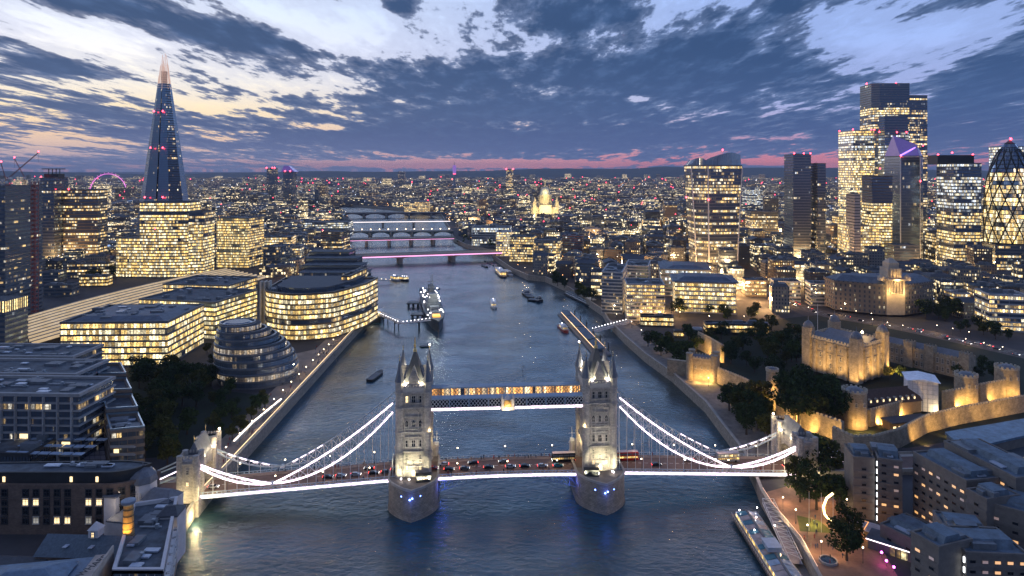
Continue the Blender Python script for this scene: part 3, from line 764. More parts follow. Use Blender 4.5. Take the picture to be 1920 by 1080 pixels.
# ---- gateway towers on the banks
def abutment(s):
    u0 = s * 134.5; zb = dz(s * 131); b = MB(); b.at(u0, 0, 0)
    b.box(0, 0, -2, 8.4, 26, zb + 1.2)                            # abutment block below the road
    for q in (-1, 1):
        b.box(0, q * 10.4, zb - 1, 7.0, 6.4, 26 - zb - 1); b.box(0, q * 10.4, 22.4, 7.7, 7.1, .6)
        b.box(0, q * 10.4, 11.5, 7.4, 6.8, .5)
        for cx, cy in ((-3.3, -3), (3.3, -3), (3.3, 3), (-3.3, 3)): b.prism(octo(cx, q * 10.4 + cy, 1.25), zb, 26.2)
        for k in range(5):
            for e in (-3.4, 3.4): b.box(-2.6 + k * 1.3, q * 10.4 + e, 25, .7, .5, 1.1)
        for k in range(4):
            for e in (-3.6, 3.6): b.box(e, q * 10.4 - 1.9 + k * 1.3, 25, .5, .7, 1.1)
    b.box(0, 0, 17.6, 6.6, 14.6, 4.6)                             # gatehouse over the arch
    for q in (-1, 1):                                             # arch haunches
        for k in range(5):
            a0, a1 = k / 5 * PI / 2, (k + 1) / 5 * PI / 2
            y0, z0 = q * 6.8 * math.cos(a0), 13.2 + 4.4 * math.sin(a0); y1, z1 = q * 6.8 * math.cos(a1), 13.2 + 4.4 * math.sin(a1)
            P = [(-3.2, y0, z0), (-3.2, y1, z1), (-3.2, y1, 17.7), (-3.2, y0, 17.7)]
            b.face(P); b.face([(3.2, y, z) for _, y, z in P][::-1]); b.face([(-3.2, y0, z0), (3.2, y0, z0), (3.2, y1, z1), (-3.2, y1, z1)])
        b.box(0, q * 7.4, zb, 6.4, .9, 9)
    ab = b.build("gate_tower", M_tower, bridge)
    r = MB(); r.at(u0, 0, 22.2, PI / 2); r.gable(0, 0, 0, 13, 6.6, 7.0, 0, .3); r.build("gate_roof", M_leadr, ab)
    f = MB()
    for q in (-1, 1): f.bar((u0, q * 6.6, 29.0), (u0, q * 6.6, 32), .12); f.ball((u0, q * 6.6, 31.2), .35); f.cut()
    f.each("finial", M_gild, ab)
    for q in (-1, 1):
        for z in (13.5, 18.5):
            for e, rz in ((-3.5, -PI / 2), (3.5, PI / 2)): win(ab, u0 + e, q * 10.4, z, rz, (.8, 1.6))
            win(ab, u0, -13.6 if q < 0 else 7.2, z, 0, (.8, 1.6), lit=(z < 14 and s < 0))
    gl = MB()
    for p in ((-s * 3.9, 12.6, 27.6), (-s * 4.2, 4, 23), (s * 4.2, -6, 24), (-s * 4.0, -6.4, 23.2)): gl.ball((u0 + p[0], p[1], p[2]), .55); gl.cut()
    gl.each("floodlight", M_globe, ab)
    for p, wt in (((-s * 5, 4.5, 23.4), 1100), ((-s * 4.4, -5.2, 23.4), 1500), ((s * 5.0, 3, 23.6), 900), ((s * 4.6, -6.2, 23.8), 900), ((-s * 5, 12, 27.4), 700), ((0, 0, 13), 700)):
        lamp((*BL(u0 + p[0], p[1]), p[2]), wt, (1, .80, .48), .3)
    for p, wt in (((5.0, -18.5, 3.0 if s < 0 else 7.4), 3600 if s < 0 else 500), ((-1.5, -19, 9.0), 2600 if s < 0 else 600), ((-s * 8, -14, 10), 1500), ((s * 5.8, -12, 8.6), 900)):
        lamp((*BL(u0 + p[0], p[1]), p[2]), wt, (1, .80, .42), .3)
    # approach road on land
    a = MB(); w_ = 60; uc = s * (138.6 + w_ / 2); zc = dz(s * 138) - .4
    a.box(uc, 0, 5.5, w_, 19, zc - 5.5); ap = a.build("approach_viaduct", M_stone, bridge)
    a = MB(); a.box(uc, 0, zc, w_, 12, .05); a.build("roadway", MATS["bridge_road"], ap)
    a = MB()
    for q in (-1, 1): a.box(uc, q * 9.2, zc, w_, .4, 1.2); a.box(uc, q * 7.5, zc, w_, 3, .15); a.cut()
    a.each("parapet", M_coping, ap)
abutment(-1); abutment(1)
# lamps along the deck (the lit road)
lp = MB(); lp.bar((0, 0, 0), (0, 0, 5), .09); lp.bar((0, 0, 0), (0, 0, .8), .2); lp.bar((-.5, 0, 4.6), (.5, 0, 4.6), .05)
BLAMP = thing("street_lamp", "slim dark lamp post with a round warm globe on the footway of the towered bridge", "street lamp", (0, 0, 0), 0, "lamp posts along the towered bridge")
pp = lp.build("post", M_dark, BLAMP); gg = MB(); gg.ball((0, 0, 5.2), .3, 8); gg.build("globe", M_globe, BLAMP)
first = True
for i, u in enumerate((-120, -100, -80, -60, -22, 0, 22, 60, 80, 100, 120)):
    for s in (-1, 1):
        p = (*BL(u, s * 8.2), dz(u) + .15)
        if first: BLAMP.location = p; BLAMP.rotation_euler = (0, 0, BR); first = False
        else: dup(BLAMP, p, BR)
    lamp((*BL(u, 0), dz(u) + 7.5), 620, (1, .66, .42), 1.2)
# ================================================================= BUILDINGS
BODY = mat("building_core", (.05, .055, .06), .8)
M_conc = mat("concrete_slab_edge", (.32, .32, .32), .8, var=.2)
M_mull = mat("bronze_mullion", (.10, .09, .08), .5, .3)
M_roofg = mat("roof_membrane", (.075, .095, .115), .8, var=.65, scale=.22)
M_roofb = mat("blue_grey_roof", (.10, .13, .17), .6, var=.4, scale=.2)
M_plant = mat("roof_plant_cladding", (.14, .16, .18), .6, var=.3)
M_panel = mat("pale_roof_panel", (.40, .46, .55), .35, var=.2)
M_red = glow("red_warning_lamp", (1, .03, .05), 14)
YL = dict(warm=(1, .66, .22), cool=(1, .86, .55))
BAND = {
 'bright': fac("glazing_bright", (.05, .05, .05), 2.2, 1000, .80, (.06, -1, 2), (1, .65, .20), (1, .84, .50), .45, 2.0, z0=-500, run=14),
 'gold': fac("glazing_gold", (.05, .05, .05), 1.8, 1000, .70, (.07, -1, 2), (1, .62, .18), (1, .80, .42), .4, 1.7, z0=-500, run=12),
 'half': fac("glazing_half", (.05, .05, .05), 2.0, 1000, .44, (.06, -1, 2), (1, .64, .22), (1, .86, .58), .4, 1.8, z0=-500, run=12),
 'dim': fac("glazing_dim", (.05, .05, .05), 2.2, 1000, .20, (.07, -1, 2), (1, .66, .25), (1, .9, .7), .4, 1.3, z0=-500, run=3),
 'cool': fac("glazing_cool", (.05, .05, .05), 2.0, 1000, .50, (.05, -1, 2), (1, .86, .55), (.85, .93, 1), .5, 1.5, z0=-500, run=14),
 'blue': fac("glazing_blue", (.05, .05, .05), 2.4, 1000, .42, (.05, -1, 2), (1, .84, .55), (.8, .9, 1), .6, 1.4, glass=(.28, .38, .52), z0=-500, run=12),
 'black': fac("glazing_black", (.05, .05, .05), 2.4, 1000, .07, (.05, -1, 2), (1, .8, .5), (.9, .95, 1), .4, 1.2, z0=-500, run=3),
}
def rect(cx, cy, w, d, rz=0):
    c, n = math.cos(rz), math.sin(rz)
    return [(cx + c * a * w / 2 - n * b * d / 2, cy + n * a * w / 2 + c * b * d / 2) for a, b in ((-1, -1), (1, -1), (1, 1), (-1, 1))]
def floors(t, P, z0, z1, fh, style, slab=M_conc, sd=.28, sfrac=.36, mull=0.0, mm=None, roof=True, taper=None):
    """stack of window bands (one part per storey) between projecting slab edges"""
    n = max(1, round((z1 - z0) / fh)); fh = (z1 - z0) / n
    fr = MB(); styles = style if callable(style) else (lambda k, n_: style)
    PT = (lambda f: P) if taper is None else taper
    core = MB()
    for k in range(n):
        za = z0 + k * fh; Q = PT((k + .5) / n); Qi = offset(Q, -.7)
        b = MB(); b.ring(Q, Qi, za + fh * sfrac, za + fh); b.build("window_band", BAND[styles(k, n)], t)
        fr.ring(offset(PT(k / n), sd), offset(PT(k / n), -1.0), za, za + fh * sfrac)
        core.prism(Qi, za, za + fh)
    fr.ring(offset(PT(1), sd), offset(PT(1), -.8), z1, z1 + fh * .3 + .4)
    if mull:
        Q = offset(P, sd * .6) if taper is None else None
        if Q:
            for i in range(len(Q)):
                a, b_ = Vector(Q[i]), Vector(Q[(i + 1) % len(Q)]); L_ = (b_ - a).length; m_ = max(1, int(L_ / mull))
                for k in range(m_ + 1): p = a.lerp(b_, k / m_); fr.bar((p.x, p.y, z0), (p.x, p.y, z1), .12)
    core.build("core", BODY, t); fr.build("floor_slabs", slab if mm is None else mm, t)
    if roof: rb = MB(); rb.prism(offset(PT(1), -.8), z1, z1 + .25); return rb.build("roof", M_roofg, t)
def roofkit(t, P, z, n=5, seed=1, hmax=3.5, panels=3):
    """plant rooms, ducts and panels on a flat roof"""
    rn = random.Random(seed); xs = [p[0] for p in P]; ys = [p[1] for p in P]; Q = offset(P, -3)
    b = MB(); k = 0; tr = 0
    e = Vector(P[1]) - Vector(P[0]); rz = math.atan2(e.y, e.x)
    while k < n and tr < 80:
        tr += 1; x, y = rn.uniform(min(xs), max(xs)), rn.uniform(min(ys), max(ys))
        if poly_in((x, y), Q): b.box(x, y, z, rn.uniform(2.5, 9), rn.uniform(2, 6), rn.uniform(1, hmax), rz); b.cut(); k += 1
    b.each("roof_plant", M_plant, t)
    b = MB(); k = tr = 0
    while k < panels and tr < 60:
        tr += 1; x, y = rn.uniform(min(xs), max(xs)), rn.uniform(min(ys), max(ys))
        if poly_in((x, y), Q): b.box(x, y, z + .25, rn.uniform(2, 6), rn.uniform(1.5, 3), .5, rz); b.cut(); k += 1
    b.each("roof_panel", M_panel, t)
    b = MB(); k = tr = 0                                          # ducts and pipe runs
    while k < 2 + n // 3 and tr < 60:
        tr += 1; x, y = rn.uniform(min(xs), max(xs)), rn.uniform(min(ys), max(ys)); l = rn.uniform(5, 12)
        if all(poly_in((x + q * l * math.cos(rz), y + q * l * math.sin(rz)), Q) for q in (-.5, .5)): b.box(x, y, z + .2, l, .5, .5, rz); b.box(x + l * .3 * math.cos(rz), y + l * .3 * math.sin(rz), z, 1.1, 1.1, 1.5, rz); b.cut(); k += 1
    b.each("roof_duct", M_steel, t)
def redlamps(t, pts, r=.9):
    b = MB()
    for p in pts: b.ball(p, r); b.cut()
    b.each("warning_lamp", M_red, t)
def block(name, label, cat, x0, x1, yt, yb, dep, style='half', rz=0, fh=3.9, slab=None, kit=4, mull=0, gz=6, group=None, seed=None, D=None, sfrac=.36, sd=.28, red=()):
    D = D or DG(yb, gz)
    if x0 > 960: x0 += min(.45 * (x1 - x0), dep / (D + dep) * (x0 - 960))     # the receding side takes part of the width seen
    if x1 < 960: x1 -= min(.45 * (x1 - x0), dep / (D + dep) * (960 - x1))
    w = (x1 - x0) * D / FPX; cx = PX((x0 + x1) / 2, D); zt = ZY(yt, D)
    cx2, cy2 = cx - math.sin(rz) * dep / 2, D + math.cos(rz) * dep / 2
    t = thing(name, label, cat, (cx2, cy2, gz), rz, group); P = rect(0, 0, w, dep)
    floors(t, P, 0, zt - gz, fh, style, slab or M_conc, mull=mull, sfrac=sfrac, sd=sd)
    roofkit(t, P, zt - gz + .25, kit, seed or int(x0 * 7 + yt), panels=max(1, kit // 2))
    if red: redlamps(t, [(a * w / 2, b * dep / 2, zt - gz + 2.6) for a, b in red], max(.6, D * .0011))
    return t, P, zt - gz, D
M_greyslab = mat("dark_grey_slab", (.12, .13, .14), .6); M_bronze = mat("bronze_slab", (.14, .11, .08), .5, .2); M_paleslab = mat("pale_slab", (.42, .42, .42), .7)
# -------- glass pyramid tower on the left
def spire_tower():
    D = 1020; cx = PX(308, D); t = thing("glass_spire_tower", "tall tapering glass pyramid tower with a warm lit open tip, behind the lit office block", "skyscraper", (cx, D, 6), 0)
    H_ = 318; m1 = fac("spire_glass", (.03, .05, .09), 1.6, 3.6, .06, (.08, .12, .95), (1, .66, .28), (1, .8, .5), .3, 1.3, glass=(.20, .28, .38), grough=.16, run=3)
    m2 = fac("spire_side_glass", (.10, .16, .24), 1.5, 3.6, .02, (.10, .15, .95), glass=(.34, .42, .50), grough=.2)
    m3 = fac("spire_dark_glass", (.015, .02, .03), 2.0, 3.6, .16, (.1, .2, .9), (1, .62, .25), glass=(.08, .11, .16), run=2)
    # facets: (base left, base right) at the ground and tip height; separated by dark slots
    def ring_at(z, k=1.0):
        f = 1 - z / 335; return [(x * f * k * 1.14, y * f * k) for x, y in ((-21, -33), (1, -36), (4, -36), (22, -30), (38, -10), (38, 16), (18, 34), (-18, 34), (-38, 14), (-38, -12))]
    core = MB(); core.prism(ring_at(0, .93), 0, 262, True, True, ring_at(262, .93)); core.build("core", m3, t)
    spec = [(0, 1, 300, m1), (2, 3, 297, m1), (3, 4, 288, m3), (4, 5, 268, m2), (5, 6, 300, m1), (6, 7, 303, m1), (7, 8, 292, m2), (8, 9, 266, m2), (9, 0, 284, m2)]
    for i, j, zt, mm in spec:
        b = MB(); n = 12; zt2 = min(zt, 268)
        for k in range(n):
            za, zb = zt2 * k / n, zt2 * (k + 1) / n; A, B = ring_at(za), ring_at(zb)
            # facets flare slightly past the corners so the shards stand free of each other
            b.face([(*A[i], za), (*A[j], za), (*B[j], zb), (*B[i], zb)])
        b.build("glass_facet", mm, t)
    fr = MB(); gl = MB()
    for i, j, zt, mm in spec:
        for e in range(5):
            f = e / 4; zt_ = zt + (12 if e in (1, 2) else 0) - abs(f - .4) * 9
            A = Vector(ring_at(262)[i]).lerp(Vector(ring_at(262)[j]), f); B = Vector(ring_at(zt_)[i]).lerp(Vector(ring_at(zt_)[j]), f)
            fr.bar((*A, 258), (*B, zt_), .22)
        for k in range(11):
            z = 262 + k * 3.4
            if z > zt: break
            A = ring_at(z); fr.bar((*A[i], z), (*A[j], z), .16)
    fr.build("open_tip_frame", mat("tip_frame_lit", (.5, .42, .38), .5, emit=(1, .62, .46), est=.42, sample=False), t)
    lift = MB(); lift.prism([(-3, -3), (3, -3), (3, 3), (-3, 3)], 255, 287); lift.build("inner_mast", M_dark, t)
    lm = MB()
    for z in (262, 268, 274, 280): lm.ball((0, 0, z + 26 - 22), 1.0)
    redlamps(t, [(-13, -30, 100), (13, -30, 100), (-9, -22, 172), (9, -22, 172), (-7, -16, 226), (6, -16, 226)], 1.25)
    b = MB(); b.box(0, -3, 0, 92, 78, 16); b.build("podium", BODY, t)
spire_tower()
# -------- offices at the foot of the spire
def lit_office():
    D = 885; t = thing("office_block", "stepped office block glowing yellow on every floor in front of the glass pyramid tower", "office building", (PX(308, D), D + 22, 6), 0)
    g = lambda x: PX(x, D) - PX(308, D)
    st = lambda k, n: 'half' if k in (n - 4, n // 2) else 'bright'
    z = lambda y: ZY(y, D) - 6
    floors(t, [(g(262), -22), (g(300), -25), (g(352), -22), (g(352), 14), (g(262), 14)], 0, z(381), 3.9, st, M_greyslab)
    floors(t, [(g(216), -20), (g(261), -22.5), (g(261), 12), (g(216), 12)], 0, z(448), 3.9, 'bright', M_greyslab)
    floors(t, [(g(353), -21), (g(379), -17), (g(379), 14), (g(353), 14)], 0, z(400), 3.9, lambda k, n: 'half' if k > n - 5 else 'bright', M_greyslab)
    redlamps(t, [(g(293), -24, z(428))], 1.2)
lit_office()
t, P, z, D = block("office_block", "broad gold lit glass office with a sloping roof line, right of the glass pyramid tower", "office building", 404, 488, 410, 503, 46, 'gold', R(-8), 3.8, M_greyslab, kit=3)
t, P, z, D = block("hospital_tower", "wide slab hospital tower with broken rows of lit windows, left of the glass pyramid tower", "tower block", 121, 203, 358, 494, 30, 'half', R(6), 4.6, M_bronze, kit=3, sfrac=.45, red=((-.7, -1),))
t, P, z, D = block("hospital_tower", "narrow dark slab tower with a flat roof cap on struts, by the cranes", "tower block", 76, 121, 335, 498, 34, 'dim', R(3), 4.6, M_greyslab, kit=2, sfrac=.4, red=((-.9, -1),))
b = MB()
for k in range(4): b.bar((-8 + k * 5.3, 0, z), (-8 + k * 5.3, 0, z + 15), .6)
b.box(-1, 0, z + 13.6, 26, 14, 1.2); b.box(0, 0, z, 20, 16, 7); b.build("roof_cap", M_dark, t)
t, P, z, D = block("lattice_tower", "dark lattice clad tower under construction with scattered lights, at the left edge below the cranes", "tower block", -60, 66, 352, 600, 50, 'dim', 0, 4.0, M_greyslab, kit=2, sfrac=.5, sd=.6)
b = MB(); hx_ = PX(68, D) - t.location.x
for a, c in ((-2, -29), (2, -29), (2, -25), (-2, -25)): b.bar((hx_ + a, c, 0), (hx_ + a, c, z + 6), .3)
for k in range(int((z + 6) / 4)): b.bar((hx_ - 2, -29, k * 4), (hx_ + 2, -29, k * 4 + 4), .2); b.bar((hx_ - 2, -29, k * 4 + 4), (hx_ + 2, -29, k * 4 + 4), .2); b.box(hx_, -27, k * 4, 3.2, 3, 1.6)
b.build("hoist_mast", mat("hoist_red_steel", (.30, .08, .06), .6), t)
tx, ty = t.location.x, t.location.y
def crane(name, label, px, py0, jib, D, zb, group):
    x = PX(px, D); zt = ZY(py0, D); t = thing(name, label, "crane", (x, D, zb), 0, group); b = MB()
    for a, c in ((-.9, -.9), (.9, -.9), (.9, .9), (-.9, .9)): b.bar((a, c, 0), (a, c, zt - zb), .16)
    n = int((zt - zb) / 2.2)
    for k in range(n):
        q = k * 2.2; b.bar((-.9, -.9, q), (.9, -.9, q + 2.2), .09); b.bar((.9, .9, q), (-.9, .9, q + 2.2), .09); b.bar((-.9, .9, q), (-.9, -.9, q + 2.2), .09); b.bar((.9, -.9, q), (.9, .9, q + 2.2), .09)
    b.build("mast", mat("crane_steel", (.30, .12, .10), .6), t)
    e = Vector((PX(jib[0], D) - x, 0, ZY(jib[1], D) - zb)); o = Vector((0, 0, zt - zb)); b = MB(); nn = 14
    for a in (Vector((0, -.7, -.5)), Vector((0, .7, -.5)), Vector((0, 0, .7))): b.bar(o + a, e + a * .5, .14)
    for k in range(nn):
        p, q = o.lerp(e, k / nn), o.lerp(e, (k + 1) / nn); b.bar(p + Vector((0, -.6, -.4)), q + Vector((0, 0, .6)), .08); b.bar(p + Vector((0, .6, -.4)), q + Vector((0, 0, .6)), .08)
    c = o - (e - o).normalized() * 9; c.z = o.z + 1; b.bar(o, c, .5); b.build("jib", MATS["crane_steel"], t)
    b = MB(); b.box(c.x, 0, c.z - 2.5, 3, 2.2, 3.5); b.build("counterweight", M_conc, t)
    b = MB(); b.box(1.6, -1.2, o.z - 2, 2, 2, 2.4); b.build("cab", M_white, t)
    b = MB(); b.bar(e, e - Vector((0, 0, 9)), .07); b.build("hook_cable", M_dark, t)
    redlamps(t, [(e.x, 0, e.z + 1)], .8)
crane("tower_crane", "construction crane with its lattice jib raised to the right over the dark lattice tower", 17, 333, (72, 286), 655, 128, "cranes over the left tower")
crane("tower_crane", "construction crane with its lattice jib raised to the left, crossing its neighbour's jib", 46, 332, (27, 297), 665, 128, "cranes over the left tower")
crane("tower_crane", "shorter construction crane at the very left edge with a steep jib", 12, 340, (2, 305), 645, 128, "cranes over the left tower")
# -------- railway station roof: curved parallel platform canopies
def station():
    t = thing("railway_station", "long curved station roof of parallel lit ribs, behind the left office blocks", "station", (0, 0, 6))
    b = MB(); s = MB()
    A = [GP(*p, 20) for p in ((20, 596), (150, 556), (290, 522), (420, 500))]; B_ = [GP(*p, 20) for p in ((60, 640), (230, 590), (400, 548), (500, 516))]
    def curve(f, n=20):
        C = [Vector(a).lerp(Vector(c), f) for a, c in zip(A, B_)]; out = []
        for k in range(n + 1):
            q = k / n; out.append(C[0] * (1 - q) ** 3 + C[1] * 3 * q * (1 - q) ** 2 + C[2] * 3 * q * q * (1 - q) + C[3] * q ** 3)
        return out
    nb = 10
    for i in range(nb):
        c0, c1, c2 = curve(i / nb), curve((i + .32) / nb), curve((i + .74) / nb)
        c3 = curve((i + .98) / nb)
        for k in range(20):
            b.face([(*c0[k], 11.2), (*c0[k + 1], 11.2), (*c1[k + 1], 12.6), (*c1[k], 12.6)][::-1]); b.face([(*c1[k], 12.6), (*c1[k + 1], 12.6), (*c2[k + 1], 13), (*c2[k], 13)][::-1])
            s.face([(*c2[k], 12.9), (*c2[k + 1], 12.9), (*c3[k + 1], 11.2), (*c3[k], 11.2)][::-1])
        b.cut(); s.cut()
    b.each("roof_rib", mat("station_roof", (.16, .14, .12), .6, var=.3), t)
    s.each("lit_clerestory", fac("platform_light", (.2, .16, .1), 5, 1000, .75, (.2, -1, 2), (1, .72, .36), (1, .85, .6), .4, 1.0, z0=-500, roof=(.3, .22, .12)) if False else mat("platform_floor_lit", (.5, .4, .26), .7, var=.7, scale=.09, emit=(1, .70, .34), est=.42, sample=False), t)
station()
# -------- riverside offices on the left bank
t, P, z, D = block("office_block", "long low office with flat roof and six bright storeys, left of the egg shaped building", "office building", 116, 378, 607, 688, 62, 'bright', R(2), 4.2, M_greyslab, kit=10, sfrac=.3, sd=.5)
b = MB(); b.prism(offset(P, -2), z + .4, z + 3.4, True, True, offset(P, -11)); b.build("sloped_roof", M_roofb, t)
roofkit(t, offset(P, -11), z + 3.4, 8, 5, 1.2, 6)
t, P, z, D = block("office_block", "glass office with a wide flat roof, directly behind the long low bright office", "office building", 250, 460, 566, 634, 60, 'bright', R(-12), 4.0, M_greyslab, kit=9, sd=.4)
t, P, z, D = block("office_block", "dark roofed glass office beside the station canopies on the left bank", "office building", 300, 470, 536, 588, 55, 'gold', R(-8), 4.0, M_greyslab, kit=8)
def round_office():
    D = 560; cx = PX(560, D); t = thing("office_block", "glowing office with a curved glass front and a terrace cafe, on the left bank promenade", "office building", (cx, D + 40, 6))
    P = []
    x0, x1 = PX(482, D) - cx, PX(640, D + 10) - cx
    P = [(x0, -20), (x0 + 5, -30)] + [(x0 + 8 + (x1 - x0 - 8) * k / 10, -30 - 16 * math.sin(PI * (k / 10) ** .8) * .8) for k in range(1, 10)] + [(x1, -22), (x1 + 12, 10), (x1 + 16, 42), (x0 - 4, 42)]
    floors(t, P, 0, ZY(553, D) - 6, 4.2, lambda k, n: 'bright' if k != 3 else 'half', M_bronze, sd=.6, sfrac=.3)
    roofkit(t, P, ZY(553, D) - 5.6, 9, 3); z = ZY(553, D) - 6
    b = MB(); Q = offset(P, -9); b.prism(Q, z + .3, z + 4.5); b.build("penthouse", BAND['dim'], t)
    b = MB()
    for k in range(3): b.box(x0 - 5 + k * 3.2, -16 + k * 1, 0, 1.4, 6, ZY(536, D) - 6)
    b.build("stair_fin", mat("pale_fin", (.55, .5, .42), .7), t)
    b = MB(); b.ring([(p[0] * 1.03, p[1] * 1.12) for p in P[1:11]] + [P[11], P[0]], P[1:11] + [P[11], P[0]], 5, 5.3); b.build("cafe_canopy", M_bronze, t)
round_office()
t, P, z, D = block("office_block", "slim gold lit office fin between the curved office and the trees, left bank", "office building", 640, 668, 520, 612, 50, 'gold', R(-6), 4.0, M_bronze, kit=2)
# stepped terraces beside the warship
def terraces():
    D = 705; t = thing("terraced_office", "stepped office with long grey roof terraces above the moored warship's quay", "office building", (PX(620, D), D, 6))
    g = lambda x, d: PX(x, d) - PX(620, D)
    for k, (x0, x1, dd, yt) in enumerate(((520, 682, 705, 538), (532, 686, 722, 524), (560, 684, 744, 511), (568, 676, 768, 497), (574, 668, 792, 484), (580, 655, 816, 472))):
        z = ZY(yt, dd) - 6; P = [(g(x0, dd), dd - D), (g(x1, dd), dd - D), (g(x1, dd) + 2, dd - D + 24), (g(x0, dd), dd - D + 24)]
        b = MB(); b.prism(P, 0, z - 3.4); b.build("terrace_base", BODY, t)
        b = MB(); b.prism(P, z - 3.4, z - .9); b.build("window_band", BAND['gold' if k == 1 else 'dim'], t)
        b = MB(); b.prism(offset(P, .8), z - .9, z); b.build("terrace_roof", M_roofg, t)
terraces()
block("office_block", "curved brown office block with small lit windows near the flat lit bridge's left end", "office building", 601, 652, 436, 488, 40, 'half', R(-5), 3.6, M_bronze, 3, sfrac=.45)
block("hotel", "small white stone building glowing orange from street lamps, left of the stepped office terraces", "hotel", 541, 572, 462, 498, 22, 'half', R(5), 3.6, M_paleslab, 2, sfrac=.45)
lamp((PX(556, 880), 870, 12), 16000, (1, .5, .15), 1)
block("office_block", "square office with lit window rows behind the gold sloping roofed office", "office building", 480, 560, 446, 484, 40, 'half', R(8), 3.8, M_greyslab, 4)
block("office_block", "low flat roofed block between the gold office and the curved brown office, mostly unlit", "office building", 492, 540, 464, 510, 35, 'dim', R(-10), 3.8, M_greyslab, 4)
block("office_block", "office by the far left river bend with white lit ground floor windows", "office building", 568, 664, 418, 447, 60, 'cool', R(3), 4, M_greyslab, 3)
block("chimney_tower", "tall square dark brick chimney tower by the river bend", "tower", 590, 599, 357, 398, 14, 'black', 0, 6, M_dark, 1)
block("tower_block", "dark distant tower with red roof lamps, left of the purple slanted tower", "tower block", 500, 521, 316, 383, 40, 'dim', 0, 4, M_greyslab, 1, red=((-1, -1), (1, -1), (0, 0)))
t, P, z, D = block("tower_block", "slanted top tower with a faint purple glow and red lamps, in the left distance", "tower block", 531, 556, 322, 388, 50, 'dim', 0, 4, M_greyslab, 1, red=((-.6, -1), (.5, -1)))
b = MB(); w = (556 - 531) * D / FPX; b.prism([(-w / 2, -25), (w / 2, -25), (w / 2, 25), (-w / 2, 25)], z, z + 22, True, False, [(-w / 2 + 5, -10), (-1, -10), (-1, 10), (-w / 2 + 5, 10)]); b.build("slanted_crown", mat("purple_lit_glass", (.1, .08, .2), .3, emit=(.3, .16, .75), est=.25, sample=False), t)
block("tower_block", "plain slab tower in the far distance over the river bend", "tower block", 746, 760, 322, 352, 60, 'dim', 0, 5, M_greyslab, 1)
block("tower_block", "slim dark tower left of the domed cathedral, crowned with red lamps", "tower block", 949, 962, 318, 372, 40, 'half', 0, 5, M_greyslab, 1, red=((-1, -1), (1, -1)))
block("office_block", "white stone riverside block with a grid of yellow windows near the arched bridges", "office building", 758, 808, 379, 399, 50, 'gold', R(4), 5, M_paleslab, 2)
def wheel():
    D = 3300; t = thing("ferris_wheel", "giant observation wheel glowing pink and purple, low on the left horizon", "ferris wheel", (PX(203, D), D, 6)); b = MB(); m_ = glow("pink_wheel_light", (1, .16, .75), 1.2)
    r = 34 * D / FPX; zc = ZY(360, D) - 6; pts = [(r * math.cos(k / 48 * 2 * PI), 0, zc + r * math.sin(k / 48 * 2 * PI)) for k in range(49)]
    b.tube(pts, 1.5); b.build("rim", m_, t); b = MB()
    for k in range(0, 48, 3): b.bar(pts[k], (0, 0, zc), .5)
    b.build("spokes", M_steel, t); b = MB(); b.bar((0, 0, zc), (-30, 30, 0), 2); b.bar((0, 0, zc), (30, 30, 0), 2); b.build("legs", M_white, t)
    b = MB()
    for k in range(32): a = k / 32 * 2 * PI; b.ball(((r + 6) * math.cos(a), 0, zc + (r + 6) * math.sin(a)), 1.8); b.cut()
    b.each("capsule", m_, t)
wheel()
def radio_tower():
    D = 5200; t = thing("radio_tower", "slender cylindrical radio tower with pink and violet bands on the centre horizon", "tower", (PX(852, D), D, 20)); b = MB()
    z = lambda y: ZY(y, D) - 20
    b.lathe(0, 0, [(8, 0), (8, z(322))], 10); b.build("shaft", M_steel, t)
    b = MB(); b.lathe(0, 0, [(10, z(326)), (13, z(323)), (13, z(311)), (9, z(310))], 12); b.build("lit_drum", mat("radio_drum", (.2, .2, .3), .5, emit=(.45, .2, .8), est=.5, sample=False), t)
    b = MB(); b.lathe(0, 0, [(9, z(327)), (11, z(326.5)), (11, z(323)), (8, z(322.5))], 12); b.build("red_screen", glow("red_screen_light", (1, .06, .15), 2.5), t)
    b = MB(); b.bar((0, 0, z(311)), (0, 0, z(303)), 2); b.build("mast", M_steel, t)
radio_tower()
